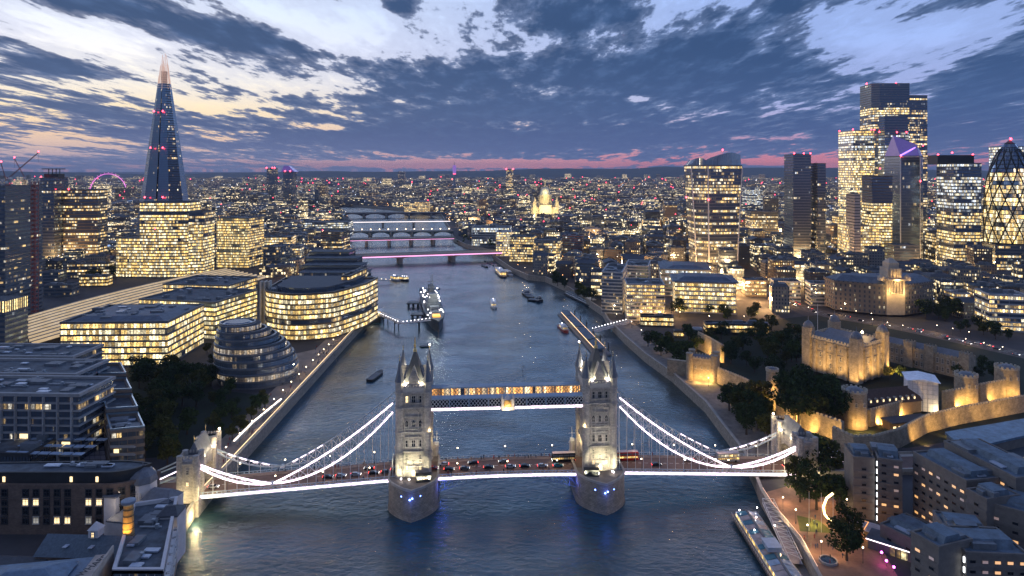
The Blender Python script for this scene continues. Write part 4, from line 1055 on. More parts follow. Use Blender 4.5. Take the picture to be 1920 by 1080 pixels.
# -------- city towers on the right
def curved_tower():
    D = 900; cx = PX(1340, D); t = thing("curved_tower", "top heavy curved glass tower flaring towards a rounded roof, right of the cathedral", "skyscraper", (cx, D + 25, 14))
    z1 = ZY(312, D) - 14; px = lambda x: PX(x, D) - cx
    def PT(f):
        wl = px(1311) + (px(1300) - px(1311)) * f ** 1.2; wr = px(1384) + (px(1392) - px(1384)) * f ** 1.2
        xm = px(1330) + (px(1326) - px(1330)) * f
        return [(wl, -12 - 3 * f), (xm, -24 - 5 * f), (wr, -20 - 3 * f), (wr + 2, 24), (wl, 24)]
    floors(t, PT(0), 0, z1, 4.1, lambda k, n: 'bright' if k in (n - 1, n - 8) else ('half' if k % 5 else 'dim'), M_greyslab, sd=.25, taper=PT)
    f = MB(); n = 16
    for sx in range(2):
        pass
    for (i, j, cnt) in ((0, 1, 9), (1, 2, 20)):
        for k in range(cnt + 1):
            pts = []
            for q in range(9):
                P = PT(q / 8); p = Vector(P[i]).lerp(Vector(P[j]), k / cnt); pts.append((p.x * 1.01, p.y - .5, z1 * q / 8))
            if k in (0, cnt) and not (i == 1 and k == 0): f.tube(pts, .9); f.cut()
    f.each("white_fin", mat("white_fin_paint", (.62, .64, .68), .5), t)
    # rounded sky garden roof
    P = PT(1); r = MB(); n = 10
    for k in range(n):
        a0, a1 = k / n, (k + 1) / n
        def prof(a): return 9 * math.sin(a / .34 * PI) ** .6 if a < .33 else (1.5 + 14 * math.sin((a - .33) / .67 * 2.3) ** .8)
        xa, xb = P[0][0] + (P[2][0] - P[0][0]) * a0, P[0][0] + (P[2][0] - P[0][0]) * a1
        ya, yb = -15 - 10 * math.sin(a0 * 2.6), -15 - 10 * math.sin(a1 * 2.6)
        za, zb = z1 + 3 + prof(a0), z1 + 3 + prof(a1)
        r.face([(xa, ya, z1), (xb, yb, z1), (xb, yb + 3, zb), (xa, ya + 3, za)]); r.face([(xa, ya + 3, za), (xb, yb + 3, zb), (xb, 24, zb - 3), (xa, 24, za - 3)])
        r.face([(xb, 24, z1), (xa, 24, z1), (xa, 24, za - 3), (xb, 24, zb - 3)])
    r.build("sky_garden_roof", fac("fin_roof_glass", (.30, .34, .40), 1.6, 60, .0, (.25, -1, 2), glass=(.2, .28, .36), z0=-500, roof=(.10, .16, .20)), t)
    redlamps(t, [(px(1360), -14, z1 + 22), (px(1290), -16, z1 * .70), (px(1327), -29, z1 * .68)], 1.2)
curved_tower()
t, P, z, D = block("skyscraper", "twin stepped dark tower with bluish top and red roof lamps, right of the curved tower", "skyscraper", 1468, 1520, 291, 455, 40, 'black', R(-4), 4, M_greyslab, 3, D=980, gz=14, red=((-.9, -1), (.2, -1), (.95, -1)))
block("skyscraper", "lower dark shoulder of glass beside the twin stepped dark tower", "skyscraper", 1521, 1548, 308, 455, 36, 'dim', R(-4), 4, M_greyslab, 2, D=976, gz=14)
# the tallest cluster
def cluster_top():
    D = 1190; cx = PX(1678, D); t = thing("skyscraper", "tallest glass tower of the right cluster, with a stepped flat top", "skyscraper", (cx, D + 30, 14)); g = lambda x: PX(x, D) - cx
    z = lambda y: ZY(y, D) - 14
    st = lambda k, n: ('black' if k > n - 10 and k < n - 2 else 'dim') if k > n - 11 else ('bright' if k > n - 14 or k % 7 == 0 else ('half' if k % 3 else 'cool'))
    floors(t, [(g(1636), -26), (g(1648), -32), (g(1704), -32), (g(1704), 20), (g(1640), 20)], 0, z(158), 4.1, st, M_greyslab)
    st2 = lambda k, n: 'bright' if k == n - 2 else ('black' if k > n - 7 else 'half')
    floors(t, [(g(1704.4), -30), (g(1740), -28), (g(1740), 25), (g(1704.4), 25)], 0, z(180), 4.1, st2, M_greyslab)
    redlamps(t, [(g(1625), -30, z(157)), (g(1680), -30, z(156))], 1.4)
cluster_top()
block("skyscraper", "pale glass tower with a warm lit crown floor, in front of the tallest tower", "skyscraper", 1575, 1640, 246, 430, 45, lambda k, n: 'gold' if k > n - 3 else ('cool' if k > n - 9 else ('bright' if k % 4 else 'half')), R(3), 4.1, M_paleslab, 2, D=1120, gz=14, red=((-1, -1), (-.9, 1), (.7, -1), (1, -1)))
def wedge_tower():
    D = 1060; cx = PX(1690, D); t = thing("wedge_tower", "tall wedge shaped glass tower with bluish lit floors, before the tallest tower", "skyscraper", (cx, D + 20, 14)); g = lambda x: PX(x, D) - cx; z = lambda y: ZY(y, D) - 14
    zt = z(218)
    def PT(f): return [(g(1662 + 6 * f), -20 + 24 * f * .6), (g(1712), -20 + 24 * f * .6), (g(1712), 20), (g(1668 + 6 * f), 20)]
    floors(t, PT(0), 0, zt, 4.1, lambda k, n: 'black' if k > n - 8 else ('blue' if k % 4 else 'cool'), M_greyslab, taper=PT)
    s = MB(); s.box(g(1700), -21, 0, 2.5, 2, z(292)); s.build("lit_lift_shaft", mat("lift_shaft_lights", (.3, .2, .1), .6, var=.8, scale=.5, emit=(1, .55, .16), est=1.2, sample=False), t)
    redlamps(t, [(g(1650), -18, z(247)), (g(1690), -8, z(247)), (g(1708), -8, z(247)), (g(1650), -20, z(316))], 1.2)
wedge_tower()
def blade_tower():
    D = 960; cx = PX(1720, D); t = thing("blade_tower", "dark faceted glass tower with a violet lit slanting top, right of the wedge tower", "skyscraper", (cx, D + 20, 14)); g = lambda x: PX(x, D) - cx; z = lambda y: ZY(y, D) - 14
    A = (g(1690), -18); B = (g(1722), -24); C = (g(1742), -6); D_ = (g(1742), 24); E = (g(1690), 24)
    floors(t, [A, B, C, D_, E], 0, z(294), 4.1, lambda k, n: 'black' if k % 5 else 'dim', M_greyslab, roof=False, sd=.15, sfrac=.12)
    b = MB(); z0 = z(294); top = (g(1692), 4, z(252)); t2 = (g(1738), 4, z(270))
    b.face([(*A, z0), (*B, z0), t2, top]); b.face([(*B, z0), (*C, z0), t2]); b.face([(*C, z0), (*D_, z0), t2]); b.face([(*D_, z0), (*E, z0), top, t2]); b.face([(*E, z0), (*A, z0), top])
    b.build("slanted_glass_crown", mat("violet_lit_crown", (.08, .08, .16), .2, emit=(.22, .14, .60), est=.28, sample=False), t)
    l = MB(); l.bar((*A, z0 + 2), (g(1730), -2, z(276)), 1.0); l.build("violet_light", glow("violet_strip", (.35, .15, 1), 2.5), t)
    e = MB(); e.bar((*A, 0), (*A, z0), .7); e.bar((*B, 0), (*B, z0), .7); e.bar((*A, z0), (*B, z0), .6); e.bar((*B, z0), t2, .6); e.build("edge_trim", mat("edge_trim_pale", (.6, .6, .62), .4), t)
    redlamps(t, [(A[0], A[1] - 1, z0 + 1), (B[0], B[1] - 1, z0 - 34), (C[0], C[1], z(272))], 1.1)
blade_tower()
block("office_tower", "black topped office tower with cream lit lower floors in front of the wedge tower", "office building", 1613, 1672, 332, 440, 34, lambda k, n: 'black' if k > n - 10 else 'bright', R(-6), 4.0, M_mull, 2, D=930, gz=12)
block("office_tower", "small grey windowless slab tower left of the black topped office tower", "office building", 1594, 1613, 366, 440, 30, 'black', R(-6), 4.0, M_conc, 1, D=915, gz=12, sfrac=.7)
t, P, z, D = block("office_tower", "square tower with a dark boxed top, left of the rounded cone tower", "office building", 1752, 1838, 308, 470, 44, lambda k, n: 'cool' if k > n * .55 else ('bright' if k % 5 < 3 else 'half'), R(-7), 4.1, M_greyslab, 1, D=870, gz=12, mull=9)
b = MB(); b.box(-8, 4, z, 44, 28, 12); b.build("plant_screen", M_dark, t); redlamps(t, [(-29, -9, z + 12.6), (-12, -9, z + 15), (13, -9, z + 12.6)], 1.1)
def cone_tower():
    D = 905; cx = PX(1893, D); t = thing("cone_tower", "rounded cone shaped glass tower with diagonal bands, at the right edge", "skyscraper", (cx, D, 12)); H_ = ZY(262, D) - 12
    def rad(f): return 28.5 * (math.sin(min(1, .62 + f * 1.1) * PI / 2) if f < .35 else math.cos(((f - .35) / .65) ** 1.55 * PI / 2) ** .72) if f < 1 else 0
    n = 32
    for k in range(n):
        f0, f1 = k / n, (k + 1) / n; r0, r1 = rad(f0), max(rad(f1), .05)
        b = MB(); b.lathe(0, 0, [(r0, H_ * f0), (r1, H_ * f1)], 36); b.build("window_band", BAND['black' if k > n - 8 else ('bright' if k % 3 else 'half')], t)
    d = MB()
    for s in (-1, 1):
        for q in range(12):
            pts = []
            for k in range(17): f = k / 16 * .93; a = q / 12 * 2 * PI + s * f * 2.4; r = rad(f) + .5; pts.append((r * math.cos(a), r * math.sin(a), H_ * f))
            d.tube(pts, .75)
    d.build("diagonal_bands", mat("dark_diagrid", (.02, .025, .025), .4), t)
    r = MB()
    for k in range(1, n): r.lathe(0, 0, [(rad(k / n) + .3, H_ * k / n - .5), (rad(k / n) + .3, H_ * k / n + .5)], 36)
    r.build("floor_slabs", MATS["dark_diagrid"], t); redlamps(t, [(0, -2, H_ + 1)], 1.6)
cone_tower()
block("office_tower", "glass slab with gold lit edge half hidden behind the rounded cone tower", "office building", 1855, 1925, 276, 440, 30, 'cool', 0, 4.1, M_paleslab, 1, D=1010, gz=12)
t, P, z, D = block("office_block", "large cream glowing office with a sloping glass face at the foot of the tower cluster", "office building", 1568, 1650, 425, 505, 40, 'bright', R(-5), 3.8, M_conc, 4, gz=10)
block("office_block", "long low office with lamps in a roof garden, under the black topped tower", "office building", 1560, 1700, 408, 470, 30, 'gold', R(-4), 4, M_bronze, 4, gz=10)
block("office_block", "round cornered dark office with two lit rows, below the blade tower", "office building", 1655, 1722, 462, 512, 30, lambda k, n: 'cool' if k in (1, 3) else 'black', R(-6), 4, M_greyslab, 3, gz=10)
block("office_block", "gold lit office bands directly below the square boxed top tower", "office building", 1785, 1850, 395, 470, 30, 'gold', R(-7), 4.2, M_greyslab, 2, gz=10)
block("office_block", "dark office with vertical lit stair strips left of the cone tower", "office building", 1730, 1800, 440, 500, 34, 'half', R(-8), 4, M_greyslab, 3, gz=10)
block("office_block", "low dark office with dotted window rows beside the cone tower's foot", "office building", 1840, 1930, 462, 520, 30, 'half', R(-9), 4, M_greyslab, 3, gz=8)
block("office_block", "brown office with an orange lit terrace line below the twin stepped tower", "office building", 1462, 1548, 440, 488, 34, 'half', R(-5), 4, M_bronze, 3, gz=10)
block("office_block", "black glass office with bright yellow right side rows, right of the curved tower", "office building", 1395, 1458, 398, 452, 40, 'half', R(-5), 4, M_mull, 3, gz=10)
block("office_block", "pale office with a thin tall white mast behind the curved tower", "office building", 1392, 1430, 352, 396, 40, 'cool', 0, 4, M_paleslab, 2, gz=14)
# -------- right bank, riverside
t, P, z, D = block("office_block", "broad modern office with a dark sail shaped roof and bright glass wall, right bank", "office building", 1250, 1378, 532, 588, 42, 'bright', R(-10), 4.2, M_paleslab, 3, seed=3)
b = MB(); b.prism(offset(P, 3.0), z + 1.6, z + 2.6, True, True, offset(P, 1.5)); b.prism(offset(P, -3), z + 2.6, z + 5.5, True, True, offset(P, -9)); b.build("overhanging_roof", M_roofb, t)
t, P, z, D = block("office_block", "long grey roofed office with white lit floor lines behind the sail roofed office", "office building", 1222, 1330, 508, 556, 60, 'cool', R(-10), 4.2, M_paleslab, 4)
b = MB(); b.prism(offset(P, 2.0), z + 1.2, z + 2.0); b.prism(offset(P, -6), z + 2, z + 4.5, True, True, offset(P, -14)); b.build("overhanging_roof", M_roofb, t)
t, P, z, D = block("apartment_block", "riverside apartments glowing amber window by window, beside the pier gangway", "apartment building", 1165, 1246, 535, 602, 34, 'gold', R(-6), 3.3, M_paleslab, 4, sfrac=.4)
t, P, z, D = block("apartment_block", "white framed stepped apartments on the right bank behind the moored barge", "apartment building", 1116, 1166, 512, 588, 60, 'dim', R(-14), 3.4, M_paleslab, 4, sfrac=.35, sd=.6)
t, P, z, D = block("apartment_block", "higher rear wing of white framed apartments with louvred terraces, right bank", "apartment building", 1160, 1215, 500, 556, 50, 'dim', R(-14), 3.4, M_paleslab, 5, sfrac=.35, sd=.6)
for k, (x0, x1, yt, yb, lab) in enumerate(((1076, 1122, 492, 522, "long pale classical customs building with arched windows behind the riverside trees"), (1000, 1050, 452, 500, "dark riverside office with two lit columns of floors, right bank by the flat bridge"), (955, 1000, 445, 492, "riverside office with a rounded corner and warm lit rows, next to the bright white slab"), (1052, 1092, 444, 488, "red brown lattice clad office with a row of white lamps along its roof"))):
    block("office_block" if k else "customs_house", lab, "office building", x0, x1, yt, yb, 30, ('dim', 'half', 'gold', 'black')[k], R(-10), 3.8, (M_paleslab, M_greyslab, M_greyslab, mat("rust_slab", (.20, .07, .05), .7))[k], 3, sfrac=.35)
t, P, z, D = block("office_block", "narrow slab faced in brilliant white light strips at the right end of the flat bridge", "office building", 930, 958, 436, 481, 26, 'bright', R(-4), 4, M_white, 2)
block("office_block", "pale modern riverside office with long white lit balconies behind the bright white slab", "office building", 884, 956, 428, 462, 50, 'cool', R(-4), 4, M_paleslab, 3)
block("office_block", "white terraced roof building lit softly, in the middle of the right bank rooftops", "office building", 1246, 1298, 466, 492, 30, 'dim', R(-6), 4, M_white, 4, sfrac=.5)
block("office_block", "squat tower with checker pattern windows on the right bank, below the cathedral", "office building", 1116, 1156, 438, 462, 26, 'half', R(-6), 4, M_paleslab, 2, sfrac=.45)
block("office_block", "small brown corner block with an orange lamp on its roof, behind the riverside apartments", "office building", 1160, 1212, 482, 512, 26, 'half', R(-8), 3.6, M_bronze, 3, sfrac=.4)
block("tower_office", "five storey dark office with lit windows beside the castle road, right edge", "office building", 1818, 1925, 556, 622, 30, 'half', R(-14), 3.6, M_paleslab, 3, sfrac=.35, mull=11)
def cathedral():
    D = 1900; cx = PX(1022, D); t = thing("cathedral", "pale domed stone cathedral floodlit yellow in the middle distance", "cathedral", (cx, D, 14)); z = lambda y: ZY(y, D) - 14; s = D / FPX
    m_ = mat("cathedral_stone", (.5, .44, .33), .8, var=.15, emit=(1, .72, .30), est=.10, sample=False) if False else mat("cathedral_stone", (.52, .46, .35), .8, var=.15)
    b = MB(); b.box(-2, 6, 0, 50 * s, 50, z(388)); b.box(0, -18, 0, 22 * s, 14, z(384)); b.gable(-2, 6, z(388), 50 * s, 30, 10); b.build("nave", m_, t)
    b = MB(); b.lathe(0, 0, [(13 * s, z(388)), (13 * s, z(380)), (11.6 * s, z(380)), (11.6 * s, z(368)), (12.5 * s, z(368)), (12.5 * s, z(365.5)), (10 * s, z(365))], 24)
    for k in range(24): a = k / 24 * 2 * PI; b.bar((12.3 * s * math.cos(a), 12.3 * s * math.sin(a), z(380)), (12.3 * s * math.cos(a), 12.3 * s * math.sin(a), z(368)), .9)
    b.build("drum", m_, t)
    b = MB(); b.lathe(0, 0, [(10 * s * math.cos(a / 8 * PI / 2 * .9), z(365) + 14.5 * s * math.sin(a / 8 * PI / 2)) for a in range(9)], 24); b.build("dome", mat("dome_lead", (.42, .44, .44), .6), t)
    b = MB(); b.lathe(0, 0, [(2.4 * s, z(351)), (2 * s, z(346)), (1.2 * s, z(345)), (1.1 * s, z(341)), (.1, z(336))], 10); b.build("lantern", m_, t)
    for x, y in ((-20, -18), (22, -12), (-22, 30)):
        b = MB(); b.box(x * s, y, 0, 9, 9, z(378)); b.lathe(x * s, y, [(4.5, z(378)), (3.5, z(374)), (0, z(368))], 8); b.build("corner_tower", m_, t)
    for dx, dy, zz, w in ((-30, -60, 8, 95000), (30, -60, 8, 95000), (0, -48, 26, 60000), (0, -30, 70, 30000)): lamp((cx + dx, D + dy, 14 + zz), w, (1, .78, .36), 2)
cathedral()
def port_hall():
    D = 655; cx = PX(1672, D); t = thing("port_authority_hall", "grand curved stone hall with a columned amber lit entrance tower, behind the castle road", "hall", (cx, D, 8)); z = lambda y: ZY(y, D) - 8; s = D / FPX
    m_ = mat("portland_stone", (.46, .40, .32), .8, var=.2)
    P = [(-90 * s, 40), (-90 * s, 18), (-50 * s, 4), (-22 * s, -6), (22 * s, -6), (55 * s, 2), (95 * s, 14), (95 * s, 40)]
    b = MB(); b.prism(P, 0, z(531)); b.ring(offset(P, .8), P, z(531) - 2, z(531)); b.build("wall", fac("hall_wall", (.20, .17, .14), 4.2, 4.5, .28, (.32, .25, .8), s=1.3), t)
    b = MB(); b.prism(offset(P, -1), z(531), z(531) + 5, True, False, offset(P, -9)); b.build("roof", M_roofb, t)
    b = MB(); b.box(0, 2, 0, 34 * s, 18, z(520)); b.box(0, 2, z(520), 26 * s, 15, z(502) - z(520)); b.box(0, 2, z(502), 19 * s, 11, z(492) - z(502)); b.hip(0, 2, z(492), 19 * s, 11, 4)
    for k in range(6): b.bar(((-13 + k * 5.2) * s, -8, z(548)), ((-13 + k * 5.2) * s, -8, z(524)), .8, 8); 
    for k in range(4): b.bar(((-9 + k * 6) * s, -6.4, z(519)), ((-9 + k * 6) * s, -6.4, z(503)), .6, 8)
    b.box(0, -8, z(524), 32 * s, 3.6, 1.6); b.build("entrance_tower", m_, t)
    for x in (-24, 24): b = MB(); b.lathe(x * s, -4, [(3.5, z(524)), (3, z(518)), (0, z(512))], 8); b.build("statue_group", m_, t)
    for dx, dy, zz, w in ((-8, -13, z(546), 5500), (8, -13, z(546), 5500), (0, -11, z(522), 4500), (-14, -11, z(525), 900), (14, -11, z(525), 900)): lamp((cx + dx, D + dy, 8 + zz), w, (1, .62, .22), .6)
port_hall()

block("ticket_hall", "low dark roofed visitor hall with a lit shopfront, before the sail roofed office", "hall", 1318, 1440, 611, 626, 12, 'gold', R(-6), 4.5, M_dark, 4, gz=7)
block("arcade_building", "low dark arcaded building with glowing doorways beside the pier gangway", "restaurant", 1198, 1262, 596, 613, 10, 'gold', R(-8), 4.5, M_dark, 2)
block("kiosk", "small kiosk with a pale blue roof on the castle wharf forecourt", "kiosk", 1296, 1316, 619, 628, 5, 'half', R(-6), 3.5, M_panel, 0)
block("kiosk", "small dark kiosk with a lit counter behind the wharf trees", "kiosk", 1262, 1282, 624, 633, 5, 'gold', R(-6), 3.5, M_dark, 0)

for x0, x1, yt, yb, dd, st, sl, lab in ((128, 214, 496, 522, 16, 'half', M_bronze, "low brick station front with a lit upper storey, left of the glowing stepped office"), (78, 128, 512, 540, 20, 'dim', M_greyslab, "dark low block at the foot of the dark slab hospital tower"), (150, 212, 520, 538, 14, 'gold', M_bronze, "thin gold lit building between the station front and the station roof"), (84, 150, 536, 556, 16, 'dim', M_greyslab, "low dark sheds beside the far end of the station roof"), (1440, 1500, 530, 566, 20, 'half', M_paleslab, "pale stone terrace with lit windows at the near end of the castle road"), (1506, 1566, 534, 574, 20, 'half', M_paleslab, "second pale stone terrace along the castle road, left of the columned hall"), (1386, 1436, 528, 556, 22, 'gold', M_bronze, "amber lit corner block behind the sail roofed office's right end"), (1768, 1818, 552, 588, 20, 'half', M_paleslab, "stone block with lit windows between the garden trees and the five storey office")):
    block("terrace_block" if x0 > 900 else "station_building", lab, "building", x0, x1, yt, yb, dd, st, R(-8 if x0 > 900 else 6), 3.8, sl, 3, sfrac=.45)
# ================================================================= NEAR BUILDINGS, CASTLE, TREES
BAND['egg'] = fac("glazing_egg", (.05, .05, .05), 1.6, 1000, .30, (.08, -1, 2), (1, .72, .40), (1, .85, .65), .4, .55, glass=(.26, .34, .44), z0=-500, run=14)
def city_hall():
    D = 457; cx = PX(480, D); t = thing("round_office", "leaning egg shaped glass building with dark stacked rings, beside the left riverside promenade", "office building", (cx, D, 6))
    tab = [(735, 440, 536), (722, 424, 548), (706, 413, 555), (690, 407, 556), (672, 403, 549), (652, 401, 534), (634, 401, 512), (620, 403, 488), (611, 406, 470)]
    zs = [ZY(y, D) - 6 for y, a, b in tab]; z1 = zs[-1]
    def PT(f):
        z = f * z1; k = 0
        while k < len(zs) - 2 and zs[k + 1] < z: k += 1
        q = (z - zs[k]) / (zs[k + 1] - zs[k]); a = tab[k][1] + (tab[k + 1][1] - tab[k][1]) * q; b = tab[k][2] + (tab[k + 1][2] - tab[k][2]) * q
        xa, xb = PX(a, D) - cx, PX(b, D) - cx; rx = (xb - xa) / 2; ry = rx * .95; yo = f * 7
        return [((xa + xb) / 2 + rx * math.cos(k / 36 * 2 * PI), yo + ry * math.sin(k / 36 * 2 * PI)) for k in range(36)]
    floors(t, PT(0), 0, z1, 4.0, 'egg', mat("ring_steel", (.16, .18, .20), .4, .3), taper=PT, sd=.35, sfrac=.3, roof=False)
    P = PT(1); b = MB(); b.prism(P, z1, z1 + 1.6, True, True, offset(P, -3.5)); b.build("tilted_glass_roof", mat("roof_glass_blue", (.06, .10, .16), .12), t)
    b = MB(); b.ring(offset(P, .5), offset(P, -1), z1 + .1, z1 + .7); b.build("roof_rim", M_steel, t)
city_hall()
# ------------------------------------------------ bottom left quarter
M_brown = mat("brown_brick", (.17, .125, .10), .85, var=.25, scale=.4, brick=(.9, .3))
M_render = mat("white_render", (.62, .60, .60), .75, var=.12)
def terraced_flats():
    D = 345
    for k, (x0, x1, yt, yb, dd, lab) in enumerate(((-90, 152, 742, 862, 318, "front terraced apartment block with projecting balcony slabs, left edge of the picture"), (-90, 146, 704, 800, 352, "middle terraced apartment block with a planted roof and skylights, left edge"), (-90, 140, 671, 770, 384, "rear terraced apartment block with tilted roof lights, left edge"))):
        z = ZY(yt, dd) - 6; xa, xb = PX(x0, dd), PX(x1, dd); t = thing("apartment_block", lab, "apartment building", ((xa + xb) / 2, dd + 13, 6), R(-2)); w = xb - xa
        P = rect(0, 0, w, 26); floors(t, P, 0, z, 3.5, 'dim', M_conc, sd=.9, sfrac=.22); roofkit(t, P, z + .3, 8, k + 3, 1.2, 7)
        b = MB()
        for q in range(9): b.box(-w / 2 + 4 + q * w / 9, -13.9, 0, .25, 1.8, z)
        b.build("balcony_divider", M_paleslab, t)
        b = MB()
        for (u, f) in ((w / 2 - 6, 3), (-2, 2), (w / 2 - 22, 1), (4, 4)): b.box(u, -13.06, f * 3.5 + .9, 4, .12, 2.3); b.cut()
        b.each("lit_window", M_litw, t)
terraced_flats()
def long_flats():
    # long narrow block seen end on, its roof stepping down towards the viewer
    t = thing("apartment_block", "long narrow apartment block seen end on, roof stepping down in four terraces, beside the park", "apartment building", (0, 0, 6))
    A = GP(180, 690, 34); B_ = GP(226, 690, 34); C = GP(270, 812, 26); E = GP(208, 818, 26)
    for k in range(4):
        f0, f1 = k / 4, (k + 1) / 4; L4 = lambda a, b, f: (a[0] + (b[0] - a[0]) * f, a[1] + (b[1] - a[1]) * f)
        P = [L4(A, E, f0), L4(B_, C, f0), L4(B_, C, f1), L4(A, E, f1)][::-1]; z = 29 - k * 2.6
        floors(t, P, 0, z, 3.3, 'dim', mat("clad_brown_slab", (.20, .16, .13), .7), sd=.35, sfrac=.4, mull=3.2)
        b = MB(); b.ring(offset(P, .3), offset(P, -.3), z, z + 2.2); b.build("terrace_screen", mat("glass_screen", (.18, .24, .28), .15, var=.1), t)
    roofkit(t, P, 29 - 7.8 + .3, 5, 4, 1.4, 4)
    # end wall with balconies
    D = E[1] - 1; x0, x1 = E[0], C[0]
    b = MB()
    for k in range(5): b.box((x0 + x1) / 2, D - .6, 2 + k * 3.4, (x1 - x0) - 2, 1.4, .25); b.box((x0 + x1) / 2, D - 1.3, 2.2 + k * 3.4, (x1 - x0) - 2, .1, 1.0); b.cut()
    b.each("balcony", M_conc, t)
    b = MB(); b.box(x0 + 3, D - .05, 12.8, 2.2, .12, 1.8); b.cut(); b.box(x1 - 5, D - .05, 2.6, 6, .12, 2.0); b.cut(); b.each("lit_window", M_litw, t)
long_flats()
def arcade_roof():
    t = thing("glass_roof", "pale gridded glass roof over the passage between the two apartment blocks", "roof", (0, 0, 6)); P = [GP(*p, 10) for p in ((154, 790), (186, 782), (200, 872), (158, 872))]
    b = MB(); b.face([(*p, 4.4) for p in P][::-1]); b.face([(*p, 4.1) for p in P]); b.build("glass_pane", mat("pale_roof_glass", (.42, .40, .45), .15, var=.2, scale=.25), t)
    b = MB()
    for k in range(13): f = k / 12; b.bar((P[0][0] + (P[3][0] - P[0][0]) * f, P[0][1] + (P[3][1] - P[0][1]) * f, 4.5), (P[1][0] + (P[2][0] - P[1][0]) * f, P[1][1] + (P[2][1] - P[1][1]) * f, 4.5), .12)
    for k in range(5): f = k / 4; b.bar((P[0][0] + (P[1][0] - P[0][0]) * f, P[0][1] + (P[1][1] - P[0][1]) * f, 4.5), (P[3][0] + (P[2][0] - P[3][0]) * f, P[3][1] + (P[2][1] - P[3][1]) * f, 4.5), .12)
    for p in P: b.bar((*p, 0), (*p, 4.4), .2)
    b.build("glazing_bars", M_dark, t)
    p = GP(176, 780); lamp((p[0], p[1], 13), 1800, (1, .5, .2), .5)
arcade_roof()
t, P, z, D = block("apartment_block", "small block with golden lit balconies left of the glass arcade roof", "apartment building", 124, 152, 806, 880, 14, lambda k, n: 'gold' if k in (1, 2) else 'dim', 0, 3.4, M_bronze, 2)
def dark_block():
    t, P, z, D = block("office_block", "dark block with pale solar panels on its flat roof, left edge below the terraced flats", "office building", -80, 118, 855, 960, 24, 'black', R(-3), 3.8, M_dark, 2, mull=1.4, D=300)
    b = MB(); w = P[1][0]
    for r in range(3):
        for k in range(7): b.box(-w + 22 + k * 5.2, -10 + r * 8, z + .8, 4.4, 2.6, .3); b.cut()
    b.each("solar_panel", mat("solar_panel_pale", (.36, .46, .58), .2), t)
dark_block()
def curved_brick():
    # brick block with a rounded corner, windows one by one
    D = 262; t = thing("brick_block", "brown brick warehouse block with a rounded corner, square windows and a dark setback top storey", "apartment building", (0, 0, 6)); z1 = ZY(912, D) - 6 + 0
    xl = PX(-80, D); xr = PX(196, D); cy_ = D + 14; pts = [(xl, D)]
    n = 8
    r = 15
    for k in range(n + 1):
        a = -PI / 2 + k / n * R(58); pts.append((xr + r * math.cos(a), D + r + r * math.sin(a)))
    e = pts[-1]; d = Vector((math.cos(R(58) ), math.sin(R(58)))); 
    q = (e[0] + d.x * 5, e[1] + d.y * 5); pts.append(q); pts += [(q[0] - 12, q[1] + 3), (xl, q[1] + 1)]
    b = MB(); b.prism(pts, 0, z1); b.ring(offset(pts, .25), offset(pts, -.6), z1, z1 + .9)
    for zc in (5.2, 12.2): b.ring(offset(pts, .18), pts, z1 - zc, z1 - zc + .3)
    b.build("wall", M_brown, t)
    Q = offset(pts, -1.9); b = MB(); b.prism(Q, z1, z1 + 4.2); b.ring(offset(Q, .3), offset(Q, -.5), z1 + 4.2, z1 + 4.7); tp = b.build("setback_storey", mat("dark_zinc", (.025, .028, .03), .6), t)
    b = MB(); b.prism(offset(Q, -.5), z1 + 4.2, z1 + 4.3); b.build("roof", M_roofg, t)
    b = MB()
    for k, x in enumerate((xr - 14, xr - 4, xr - 40)): b.box(x, D + 1.85, z1 + .9, 1.0, .2, 2.0); b.cut()
    b.each("lit_window", M_litw, t)
    w1 = win_mesh(2.0, 2.4); w1.materials[1] = M_dark; w2 = win_mesh(2.0, 2.4, True); w3 = win_mesh(1.9, 2.4, False)
    dimw = glow("dim_window_glass", (.9, .8, .5), .25); w4 = win_mesh(2.0, 2.4); w4.materials[0] = dimw
    lit = {(9, 3): w2, (10, 3): w2, (12, 1): w2, (13, 1): w2, (9, 4): w4, (10, 4): w4, (12, 4): w2, (8, 4): w4, (7, 4): w4, (6, 4): w4, (7, 3): w4}
    per = []; L = 0
    seg = pts[:-2]
    total = 0; segs = []
    for a, c in zip(seg, seg[1:]): l = math.hypot(c[0] - a[0], c[1] - a[1]); segs.append((total, l, a, c)); total += l
    n = int(total / 3.9)
    for i in range(n):
        s_ = (i + .5) * total / n
        for o, l, a, c in segs:
            if o <= s_ <= o + l:
                f = (s_ - o) / l; x, y = a[0] + (c[0] - a[0]) * f, a[1] + (c[1] - a[1]) * f; rz = math.atan2(c[1] - a[1], c[0] - a[0]); break
        if i % 6 == 5 and i < 16: continue
        for row in range(5):
            zz = z1 - 3.6 - row * 3.5
            if zz < 1: continue
            win(t, x, y, zz, rz, None, mesh=lit.get((n - i, row), lit.get((i, row), w1)))
    for k in range(7):
        pass
    roofkit(t, [(xr - 30, D + 3), (xr + 4, D + 4), (xr + 8, D + 12), (xr - 30, D + 12)], z1 + 4.4, 3, 2, 1.4, 4)
curved_brick()
